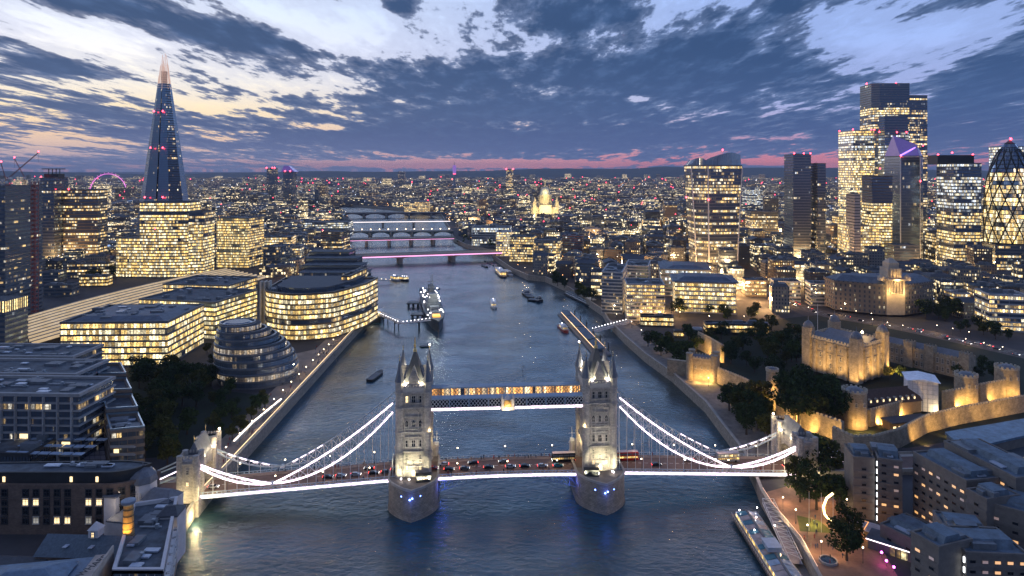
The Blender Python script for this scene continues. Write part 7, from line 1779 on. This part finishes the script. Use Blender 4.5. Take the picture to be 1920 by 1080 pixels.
for px, lane, c, lab in ((400, -1, "white", "white car just through the left gate tower"), (615, -1, "black", "black car under the left chain, farthest from the left tower in the near lane"), (639, -1, "silver", "silver car in the near lane below the left chain"), (667, -1, "silver", "pale silver car behind the hangers, left of the left tower"), (692, 1, "black", "black car in the far lane left of the left tower, tail lights facing"), (701, -1, "black", "black car in the near lane just left of two grey cars by the left tower"), (724, -1, "grey", "grey car nearing the left tower in the near lane"), (742, -1, "grey", "grey car right beside the left tower's outer face"), (812, -1, "red", "red car just right of the left tower"), (832, 1, "white", "white van sized car in the far lane right of the left tower"), (842, -1, "black", "black car in the near lane right of the white car by the left tower"), (871, -1, "grey", "dark grey car left of centre span in the near lane"), (887, 1, "black", "black car in the far lane left of the crest"), (916, -1, "black", "black taxi in the near lane below the crest's left"), (944, 1, "grey", "grey car in the far lane just left of the crest"), (957, -1, "silver", "silver car in the near lane directly under the crest"), (984, -1, "black", "black car in the near lane just right of the crest"), (1017, -1, "silver", "silver car right of centre span in the near lane"), (1046, -1, "teal", "teal taxi in the near lane before the right tower"), (1152, -1, "grey", "grey car just right of the right tower in the near lane"), (1231, -1, "black", "black car below the right chain, near lane"), (1292, 1, "silver", "silver car in the far lane under the right chain's low point"), (1477, -1, "black", "black car beside the right gate tower")):
    bridge_vehicle(px, lane, c, lab)
t = make_bus(paints["black"], "dark double decker bus in the far lane left of the right tower", 0); t.location = (*BL(26.5, 2.8), dz(26) + .08); t.rotation_euler = (0, 0, BR + PI)
t = make_bus(carpaint("busred", (.45, .02, .02)), "red double decker bus in the far lane just right of the right tower", 0); t.location = (*BL(56, 2.8), dz(56) + .08); t.rotation_euler = (0, 0, BR + PI)
t = make_bus(paints["silver"], "pale coach under the right chain in the far lane", 0); t.location = (*BL(104, 2.8), dz(104) + .08); t.rotation_euler = (0, 0, BR + PI)
# traffic on the castle road
rn = random.Random(9); seg = []
for k in range(34):
    i = rn.randrange(1, 7); f = rn.random(); a, c = Vector(ROADC[i]), Vector(ROADC[i + 1]); p = a.lerp(c, f); d = (c - a).normalized(); s = rn.choice((-1, 1)); q = p + Vector((-d.y, d.x)) * (s * rn.choice((2.2, 5.6)))
    if any((q - e).length < 6.5 for e in seg): continue
    seg.append(q); c_ = rn.choice(("black", "silver", "white", "grey")); dup(protoc[c_], (q.x, q.y, 6.02), math.atan2(d.y, d.x) + (PI if s > 0 else 0), {"black": "black car with its lights on in the castle road traffic", "silver": "silver car with its lights on in the castle road traffic", "white": "white car with its lights on in the castle road traffic", "grey": "grey car with its lights on in the castle road traffic"}[c_], c_ + " cars on the castle road")
# ---------------- people
def person_mesh(stride):
    me = bpy.data.meshes.new("person"); V = [(0, 0, .95), (0, 0, 1.2), (0, 0, 1.42), (0, .0, 1.52), (.02, 0, 1.66)]; E = [(0, 1), (1, 2), (2, 3), (3, 4)]; Rr = [.15, .15, .16, .06, .105]
    for s in (-1, 1):
        a = len(V); k = s * stride; V += [(0, s * .09, .9), (k * .5, s * .10, .5), (k, s * .10, .07), (k + .16, s * .11, .04)]; E += [(0, a), (a, a + 1), (a + 1, a + 2), (a + 2, a + 3)]; Rr += [.10, .075, .05, .045]
        a = len(V); V += [(0, s * .2, 1.4), (-k * .3, s * .25, 1.12), (-k * .6 + .06, s * .24, .88), (-k * .6 + .1, s * .24, .8)]; E += [(2, a), (a, a + 1), (a + 1, a + 2), (a + 2, a + 3)]; Rr += [.07, .05, .04, .035]
    me.from_pydata(V, E, []); o = bpy.data.objects.new("person_tmp", me); COL.objects.link(o); md = o.modifiers.new("s", 'SKIN')
    for i, r in enumerate(Rr): me.skin_vertices[0].data[i].radius = (r, r)
    me.skin_vertices[0].data[0].use_root = True
    dg = bpy.context.evaluated_depsgraph_get(); m2 = bpy.data.meshes.new_from_object(o.evaluated_get(dg)); bpy.data.objects.remove(o); m2.name = "person"; return m2
PC = [mat("dark_clothes", (.02, .022, .028), .9), mat("blue_clothes", (.04, .06, .12), .9), mat("beige_clothes", (.28, .22, .16), .9), mat("red_clothes", (.25, .03, .03), .9)]
PM = []
for c in PC:
    for s in (.0, .26): m_ = person_mesh(s); m_.materials.append(c); PM.append(m_)
rn = random.Random(17)
def person(x, y, z, label, group):
    o = bpy.data.objects.new("person", PM[rn.randrange(len(PM))]); COL.objects.link(o); o.location = (x, y, z); o.rotation_euler = (0, 0, rn.uniform(0, 6.28)); tag(o, label, "person", group)
for k in range(62):
    u = rn.uniform(-29, 29) if k < 38 else rn.choice((-1, 1)) * rn.uniform(54, 120); v = rn.uniform(6.2, 8.4) if rn.random() < .75 else -rn.uniform(6.2, 8.4); x, y = BL(u, v)
    person(x, y, dz(u) + .16, "tiny pedestrian on the " + ("far" if v > 0 else "near") + " footway of the towered bridge", "pedestrians on the bridge's " + ("far" if v > 0 else "near") + " footway")
LBW = LB[3:9]
for k in range(95):
    i = rn.randrange(len(LBW) - 1); a, c = Vector(LBW[i]), Vector(LBW[i + 1]); p = a.lerp(c, rn.random()); d = (c - a).normalized(); q = p + Vector((-d.y, d.x)) * rn.uniform(2, 15); person(q.x, q.y, 6.01, "tiny pedestrian on the left riverside promenade", "pedestrians on the left promenade")
for k in range(30):
    p = GP(rn.uniform(590, 660), rn.uniform(640, 680)); person(p[0], p[1], 6.02, "tiny figure on the paved square before the curved glowing office", "people on the paved square")
for k in range(26):
    p = GP(rn.uniform(1485, 1590), rn.uniform(960, 1060))
    if poly_in(p, [GP(*q) for q in ((1470, 960), (1520, 1030), (1545, 1070), (1640, 1070), (1580, 980), (1520, 940))]): person(p[0], p[1], 6.01, "tiny figure on the brick plaza at the lower right", "people on the brick plaza")
# ---------------- promenade lamps, railings, light lines
def rail(name, label, P, z, strip_mat, hgt=1.1, lights=True):
    t = thing(name, label, "railing", (0, 0, 0)); b = MB(); n = 0
    for a, c in zip(P, P[1:]):
        a, c = Vector(a), Vector(c); L_ = (c - a).length; m_ = max(1, int(L_ / 2.2))
        for k in range(m_): p = a.lerp(c, k / m_); b.bar((p.x, p.y, z), (p.x, p.y, z + hgt), .05)
        b.bar((*a, z + hgt), (*c, z + hgt), .06)
    b.build("rail", M_steel, t)
    if lights:
        b = MB()
        for a, c in zip(P, P[1:]): b.bar((*a, z + hgt + .18), (*c, z + hgt + .18), .11)
        b.build("light_line", strip_mat, t)
    return t
rail("riverside_railing", "lit railing along the edge of the left riverside promenade", shift(LB[3:9], .5, 1), 7.2, glow("rail_light_warm", (1, .70, .32), 2.6))
rail("riverside_railing", "plain dark railing along the right bank wharf edge", shift(RB[5:12], .5, -1), 7.2, M_globe, lights=False)
rail("riverside_railing", "rusty lit railing along the plaza quay edge at the lower right", shift(RB[1:5], .5, -1), 7.2, glow("rail_light_orange", (1, .5, .2), .9))
P = [GP(*p, 8) for p in ((438, 826), (474, 790), (528, 746))]; t = thing("lit_bench_wall", "low raised wall with a brilliant white light strip beside the left promenade", "wall"); b = MB(); b.prism(strip(P, 2.2), 6, 7.4); b.build("masonry", M_conc, t); b = MB()
for a, c in zip(P, P[1:]):
    a_, c_ = Vector(a), Vector(c)
    for k in range(3): b.bar((*a_.lerp(c_, k / 3 + .02), 7.7), (*a_.lerp(c_, (k + 1) / 3 - .02), 7.7), .3); b.cut()
b.each("light_strip", glow("bench_light", (1, .84, .66), 4.5, True), t)
LP = thing("street_lamp", "slim promenade lamp with a warm globe on the left riverside walk", "street lamp", (0, 0, 6), 0, "lamps on the left riverside walk"); b = MB(); b.bar((0, 0, 0), (0, 0, 5.4), .08); b.bar((0, 0, 0), (0, 0, .7), .16); b.build("post", M_dark, LP); b = MB(); b.ball((0, 0, 5.6), .3, 8); b.build("globe", M_globe, LP); firstl = [True]
def lamppost(x, y, z, label, group, w=0, col=(1, .66, .34)):
    if firstl[0]: LP.location = (x, y, z); LP['label'] = label; LP['group'] = group; firstl[0] = False
    else: dup(LP, (x, y, z), 0, label, group)
    if w: lamp((x, y, z + 7), w, col, .3)
W_ = shift(LB[3:9], 5, 1)
k = 0
for a, c in zip(W_, W_[1:]):
    a, c = Vector(a), Vector(c); m_ = max(1, int((c - a).length / 14))
    for j in range(m_): p = a.lerp(c, j / m_); lamppost(p.x, p.y, 6, "slim promenade lamp with a warm globe on the left riverside walk", "lamps on the left riverside walk", 900 if k % 2 == 0 else 0); k += 1
W_ = shift(RB[5:13], 14, -1)
for a, c in zip(W_, W_[1:]):
    a, c = Vector(a), Vector(c); m_ = max(1, int((c - a).length / 26))
    for j in range(m_): p = a.lerp(c, j / m_); lamppost(p.x, p.y, 6, "lamp with a warm globe on the right bank castle wharf", "lamps on the castle wharf", 500)
W_ = shift(RB[12:18], 8, -1)
for a, c in zip(W_, W_[1:]):
    a, c = Vector(a), Vector(c); m_ = max(1, int((c - a).length / 22))
    for j in range(m_): p = a.lerp(c, j / m_); lamppost(p.x, p.y, 6, "small distant lamp on the right bank riverside walk", "lamps on the distant right bank walk", 1200 if j % 2 else 0)
for q in ((1468, 958), (1492, 982), (1514, 1012), (1540, 1044), (1535, 940), (1556, 930), (1508, 938), (1588, 962), (1600, 1030), (1618, 1056)): lamppost(*GP(*q), 6, "plaza lamp with a warm globe between the quay and the concrete hotel", "lamps on the brick plaza")
for q, off in ((1, 13), (2, -13), (3, 13), (4, -13), (5, 13), (6, -13)):
    P = shift(ROADC, abs(off), 1 if off > 0 else -1); a, c = Vector(P[q]), Vector(P[q + 1])
    for j in range(3): p = a.lerp(c, j / 3); lamppost(p.x, p.y, 6, "street lamp beside the castle road", "lamps along the castle road", 2200 if j == 0 else 0, (1, .60, .28))
for q in ((1275, 596), (1330, 604), (1205, 606), (1240, 606), (1420, 600), (1395, 604), (1180, 600)): lamppost(*GP(*q), 6, "lamp on the forecourt of the riverside apartments and sail roofed office", "lamps on the right bank forecourt", 4000, (1, .52, .18))
# light arch, fountain and flagpoles on the plaza
x, y = GP(1552, 985); t = thing("light_sculpture", "tall curved string of golden lights hanging beside the plaza trees", "light sculpture", (x, y, 6)); D = y; b = MB(); pts = [(PX(px, D) - x, (0), ZY(py, D) - 6) for px, py in ((1562, 925), (1550, 934), (1544, 950), (1546, 964), (1554, 974), (1561, 980))]; b.tube(pts, .42, 6); b.build("light_string", glow("gold_string", (1, .62, .22), 6, True), t); b = MB(); b.bar(pts[-1], (pts[-1][0], 0, 0), .08); b.bar((pts[0][0], 0, pts[0][2]), (pts[0][0], 0, 0), .08); b.build("support", M_dark, t)
x, y = GP(1553, 1053); t = thing("fountain", "round dark fountain basin on the brick plaza", "fountain", (x, y, 6)); b = MB(); P = octo(0, 0, 3.2, 16); b.ring(P, offset(P, -.5), 0, .8); b.build("basin", M_conc, t); b = MB(); b.prism(offset(P, -.5), 0, .5); b.build("water", mat("basin_water", (.02, .04, .06), .05), t)
for k, q in enumerate(((1517, 995), (1540, 998), (1562, 1002))):
    x, y = GP(*q); t = thing("flagpole", ("left", "middle", "right")[k] + " of three white flagpoles on the plaza lawn", "flagpole", (x, y, 6), 0, "flagpoles on the plaza"); b = MB(); b.bar((0, 0, 0), (0, 0, 15), .1, 6, .06); b.build("pole", M_white, t); b = MB(); b.ball((0, 0, 15.1), .16); b.build("finial", M_gild, t)
sheet("lit_lawn", [GP(*p) for p in ((1494, 966), (1535, 976), (1566, 1000), (1500, 996))], 6.012, mat("lit_lawn_grass", (.10, .11, .03), .95))
lamp((*GP(1530, 985), 9), 1300, (1, .72, .2), .3)
for k, q in enumerate(((1662, 1062), (1676, 1074), (1653, 1046))):
    x, y = GP(*q); t = thing("pink_lantern", ("middle", "lower", "upper")[k] + " of three glowing magenta lanterns on the plaza path", "lantern", (x, y, 6)); b = MB(); b.bar((0, 0, 0), (0, 0, 1.6), .08); b.build("stake", M_dark, t); b = MB(); b.ball((0, 0, 2.0), .45); b.build("globe", glow("magenta_glow", (1, .12, .9), 9), t)
# ================================================================= THE REST OF THE CITY
bpy.context.view_layer.update()
FOOT = []
SKIPC = {"tree", "person", "car", "bus", "street lamp", "wall", "railing", "boat", "barge", "bridge", "crane", "gangway", "buoy", "station"}
for o in list(SC.objects):
    if o.parent is None and o.type == 'EMPTY' and o.get('category') not in SKIPC:
        xs = []; ys = []
        for ch in o.children:
            if ch.type == 'MESH':
                for c in ch.bound_box: p = ch.matrix_world @ Vector(c); xs.append(p.x); ys.append(p.y)
        if xs: FOOT.append((min(xs), max(xs), min(ys), max(ys)))
RIV = LB + RB[::-1]; RIVX = [p[0] for p in RIV]
stx = [GP(*p, 6) for p in ((0, 640), (20, 600), (150, 556), (290, 518), (430, 496), (510, 512), (400, 560), (230, 610), (60, 665))]
PARKS = [stx, [GP(*p) for p in ((1200, 650), (1320, 612), (1420, 590), (1540, 578), (1660, 592), (1760, 612), (1960, 668), (1960, 1100), (1400, 1100), (1330, 760))], strip(ROADC, 40)]
WALLM = [fac("city_dark_brick", (.10, .075, .06), 2.6, 3.5, .20, (.26, .28, .78), s=2.3, roof=(.055, .065, .08)), fac("city_pale_stone", (.24, .22, .19), 2.8, 3.7, .30, (.26, .25, .8), s=2.3, roof=(.08, .09, .105)), fac("city_glass", (.08, .09, .10), 1.9, 3.6, .48, (.06, .26, .98), s=2.3, roof=(.06, .07, .085)), fac("city_grey_concrete", (.17, .17, .17), 3.0, 3.4, .24, (.2, .3, .8), s=2.3, roof=(.09, .10, .12)), fac("city_brown_stone", (.17, .13, .10), 2.7, 3.6, .34, (.26, .25, .82), (1, .62, .2), (1, .8, .5), s=2.3, roof=(.05, .07, .09)), fac("city_black_glass", (.03, .035, .04), 2.2, 3.6, .30, (.05, .25, .98), s=2.2, roof=(.045, .06, .075))]
WN = ["dark brick", "pale stone", "glass fronted", "grey concrete", "brown stone", "black glazed"]
RN = ["flat roofed", "slate roofed", "plant topped", "mansard roofed"]
rc = random.Random(77)
LOWCAP = [(960, 1085, 1880, 402), (840, 950, 3000, 372)]
cand = []
def ok(x, y, r):
    px = 960 + x * FPX / y; py = HOR + FPX * 140 / y
    if abs(px - 960) > 1050: return False
    if py > 640: return False
    if py > 520 and px < 700: return False
    if py > 600 and px > 1100: return False
    for a, b_, c, d in FOOT:
        if a - r < x < b_ + r and c - r < y < d + r: return False
    for P in PARKS:
        if poly_in((x, y), P): return False
    if y < 2700:
        for dx, dy in ((0, 0), (-r, -r), (r, -r), (-r, r), (r, r)):
            if poly_in((x + dx, y + dy), RIV): return False
    return True
for y0, y1, cell in ((500, 1250, 30), (1250, 2300, 40), (2300, 4600, 66), (4600, 10500, 150)):
    y = y0
    while y < y1:
        x = -.80 * y - 60
        while x < .80 * y + 60:
            X, Y = x + rc.uniform(-.2, .2) * cell, y + rc.uniform(-.2, .2) * cell; w, d = cell * rc.uniform(.5, .86), cell * rc.uniform(.5, .86)
            if cell == 150: w *= .8; d *= .5
            x += cell
            if rc.random() < (.05 if cell < 100 else .25): continue
            if not ok(X, Y, max(w, d) * .62): continue
            pxx = 960 + X * FPX / Y
            h = rc.uniform(13, 25) * (1.25 if X > 0 and Y < 1900 else 1)
            if X > 100 and Y < 1700 and rc.random() < .22: h *= rc.uniform(1.2, 1.7)
            if rc.random() < .035 and Y > 1500: h = rc.uniform(38, 78)
            for a, b_, ym, ycap in LOWCAP:
                if a < pxx < b_ and Y < ym: h = min(h, ZY(ycap, Y) - 6)
            if Y < 2300 and 640 < pxx < 870: h = min(h, 20)
            if h < 8: continue
            z0 = 6
            cand.append((w * (h * .9 + d * .35) / Y / Y, X, Y, w, d, h, rc.uniform(-.16, .16) + (-.15 if X > 0 else .1), rc.randrange(6), rc.randrange(4), pxx))
        y += cell
cand.sort(reverse=True)
def build_city(B, Rf, Pl, X, Y, w, d, h, rz, rt_, seed):
    rn = random.Random(seed); P = rect(X, Y, w, d, rz)
    if rt_ == 3: B.prism(P, 0, h - 3); Rf.prism(offset(P, .3), h - 3, h, True, True, offset(P, -2.2))
    elif rt_ == 1: B.prism(P, 0, h - 3.4); Rf.gable(X, Y, h - 3.4, max(w, d) , min(w, d), 3.4, rz + (0 if w >= d else PI / 2), .3)
    else:
        B.prism(P, 0, h); Rf.ring(offset(P, .15), offset(P, -.45), h, h + .9)
    c, s = math.cos(rz), math.sin(rz)
    for k in range(2 if rt_ in (0, 3) else (5 if rt_ == 2 else 2)):
        a, b_ = rn.uniform(-.3, .3) * w, rn.uniform(-.3, .3) * d
        z = h if rt_ != 1 else h - 2.4
        if rt_ == 1: Pl.box(X + c * a, Y + s * a, z, 1.2, 1.2, 3.4, rz)
        else: Pl.box(X + c * a - s * b_, Y + s * a + c * b_, z, w * rn.uniform(.12, .3), d * rn.uniform(.12, .3), rn.uniform(1.4, 3.6), rz)
        Pl.cut()
M_rfs = [M_roofg, mat("city_slate", (.06, .075, .095), .7, var=.3), M_roofb, mat("city_mansard", (.075, .085, .10), .6, var=.3)]
MARKS = [("glass pyramid tower", 308), ("gold office", 446), ("river bend", 640), ("flat lit bridge", 800), ("domed cathedral", 1022), ("curved tower", 1340), ("twin dark tower", 1508), ("tallest tower", 1678), ("boxed top tower", 1795), ("rounded cone tower", 1893), ("radio tower", 852), ("columned stone hall", 1672), ("hospital tower", 160), ("sail roofed office", 1310), ("pale customs building", 1098)]
NIND = 270
labs = {}
indiv = []
for i, (sz, X, Y, w, d, h, rz, wm, rt_, pxx) in enumerate(cand[:NIND]):
    if not (-15 < pxx < 1935): pass
    nm, mx = min(MARKS, key=lambda m_: abs(m_[1] - pxx)); side = "behind" if abs(mx - pxx) < 12 else ("left of" if pxx < mx else "right of")
    size = "tall" if h > 32 else ("low" if h < 17 else ("broad" if w > 1.25 * d else ("slim" if w < .7 * d else "mid height")))
    dist = "near" if Y < 850 else ("middle distance" if Y < 1300 else "far")
    base = "%s %s %s block %s the %s" % (size, RN[rt_], WN[wm], side, nm); labs.setdefault(base, []).append((Y, i)); indiv.append(base)
ordn = ["nearest", "second nearest", "third nearest", "fourth nearest", "fifth nearest", "sixth nearest", "seventh nearest", "eighth nearest"]
for base, L_ in labs.items():
    L_.sort()
    if len(L_) > 1:
        for k, (Y, i) in enumerate(L_): indiv[i] = base + (", %s" % ordn[min(k, 7)])
for i, (sz, X, Y, w, d, h, rz, wm, rt_, pxx) in enumerate(cand[:NIND]):
    t = thing("city_building", indiv[i], "building", (X, Y, 6), rz, "smaller city buildings"); B, Rf, Pl = MB(), MB(), MB(); build_city(B, Rf, Pl, 0, 0, w, d, h, 0, rt_, i)
    B.build("wall", WALLM[wm], t); Rf.build("roof" if rt_ in (1, 3) else "parapet", M_rfs[rt_], t); Pl.each("chimney" if rt_ == 1 else "roof_plant", M_plant if rt_ != 1 else M_brown, t)
B = MB()
for i, (sz, X, Y, w, d, h, rz, wm, rt_, pxx) in enumerate(cand[NIND:]):
    B.m = wm; n0 = len(B.f); Rf, Pl = B, MB(); build_city(B, B, B, X, Y, w, d, h, rz, rt_, i)
for k in range(len(B.v)): v = B.v[k]; B.v[k] = (v[0], v[1], v[2] + 6)
B.build("distant_buildings", WALLM).update_tag()
o = bpy.data.objects["distant_buildings"]; tag(o, kind='stuff')
# scattered distant trees between the houses
T_ = MB(); rn = random.Random(31); n = 0
while n < 420:
    Y = rn.uniform(900, 5200); X = rn.uniform(-.78, .78) * Y
    if not ok(X, Y, 4): continue
    n += 1
    for q in range(26):
        p = Vector((X + rn.gauss(0, 4.5), Y + rn.gauss(0, 4.5), 6 + rn.uniform(3, 15))); e = Vector((rn.gauss(0, 1), rn.gauss(0, 1), rn.gauss(0, .6))).normalized() * 2.6; f = e.orthogonal().normalized() * 2.2; T_.face([p + e, p + f, p - e, p - f])
tag(T_.build("distant_trees", LEAF[0]), kind='stuff')
# pin-prick lights of streets, windows and cranes
def lights(name, n, colm, zr, kr, ymin, ymax, seed, pw=1.0, lines=False):
    rn = random.Random(seed); b = MB(); k = 0; tr = 0
    run = 0; X0 = Y0 = dx = dy = 0
    while k < n and tr < n * 16:
        tr += 1
        if lines and run > 0: run -= 1; X0 += dx; Y0 += dy; X, Y = X0, Y0
        else:
            Y = ymin * (ymax / ymin) ** (rn.random() ** pw); X = rn.uniform(-.79, .79) * Y
            if lines: a = rn.choice((.1, 1.5, .6)) + rn.uniform(-.2, .2); s_ = 26 + Y * .008; dx, dy = s_ * math.cos(a), s_ * math.sin(a); run = rn.randrange(5, 16); X0, Y0 = X, Y
        if not ok(X, Y, 1): continue
        z = 6 + rn.uniform(*zr); r = max(.28, Y * kr * rn.uniform(.6, 1.3)); p = (X, Y, z)
        for s in (1, -1):
            for q in range(4):
                a, c = q * PI / 2, (q + 1) * PI / 2; F_ = [(X + r * math.cos(a), Y + r * math.sin(a), z), (X + r * math.cos(c), Y + r * math.sin(c), z), (X, Y, z + s * r)]; b.face(F_ if s > 0 else F_[::-1])
        k += 1
    return tag(b.build(name, colm), kind='stuff')
lights("street_lights", 3600, glow("street_sodium", (1, .48, .14), 5.5), (5, 11), .00042, 560, 9500, 1, 1.0, True)
lights("white_lights", 900, glow("street_white", (1, .88, .70), 5), (5, 26), .00042, 560, 9500, 2)
lights("cool_lights", 420, glow("street_cool", (.75, .85, 1), 4), (5, 26), .00042, 560, 9500, 3)
lights("crane_lights", 300, glow("crane_red", (1, .03, .08), 7), (22, 62), .00075, 1100, 8500, 4)

# warm street light pooled between the nearer blocks
rn = random.Random(5); n = 0
while n < 80:
    Y = rn.uniform(560, 1700); X = rn.uniform(-.72, .74) * Y
    if not ok(X, Y, 3): continue
    n += 1; lamp((X, Y, 17), 80000 * (Y / 1000), (1, .56, .22), 1.5)
n = 0
while n < 30:                                                    # amber street light on the nearer right bank
    Y = rn.uniform(560, 980); X = rn.uniform(.12, .74) * Y
    if not ok(X, Y, 2): continue
    n += 1; lamp((X, Y, 15), 60000 * (Y / 1000), (1, .52, .18), 1.2)
hb = MB(); hb.prism([(-30000, -60), (30000, -60), (30000, 26000), (-30000, 26000)], -5, 360)
def haze_mat():
    m = bpy.data.materials.new("haze_air"); m.use_nodes = True; nt = m.node_tree
    for n in list(nt.nodes): nt.nodes.remove(n)
    o = nt.nodes.new("ShaderNodeOutputMaterial"); p = nt.nodes.new("ShaderNodeVolumePrincipled")
    p.inputs['Color'].default_value = (.62, .72, .95, 1); p.inputs['Density'].default_value = HAZE; p.inputs['Anisotropy'].default_value = 0.0
    nt.links.new(p.outputs[0], o.inputs['Volume']); return m
HAZE = 3.5e-5
tag(hb.build("haze", haze_mat()), kind='stuff')
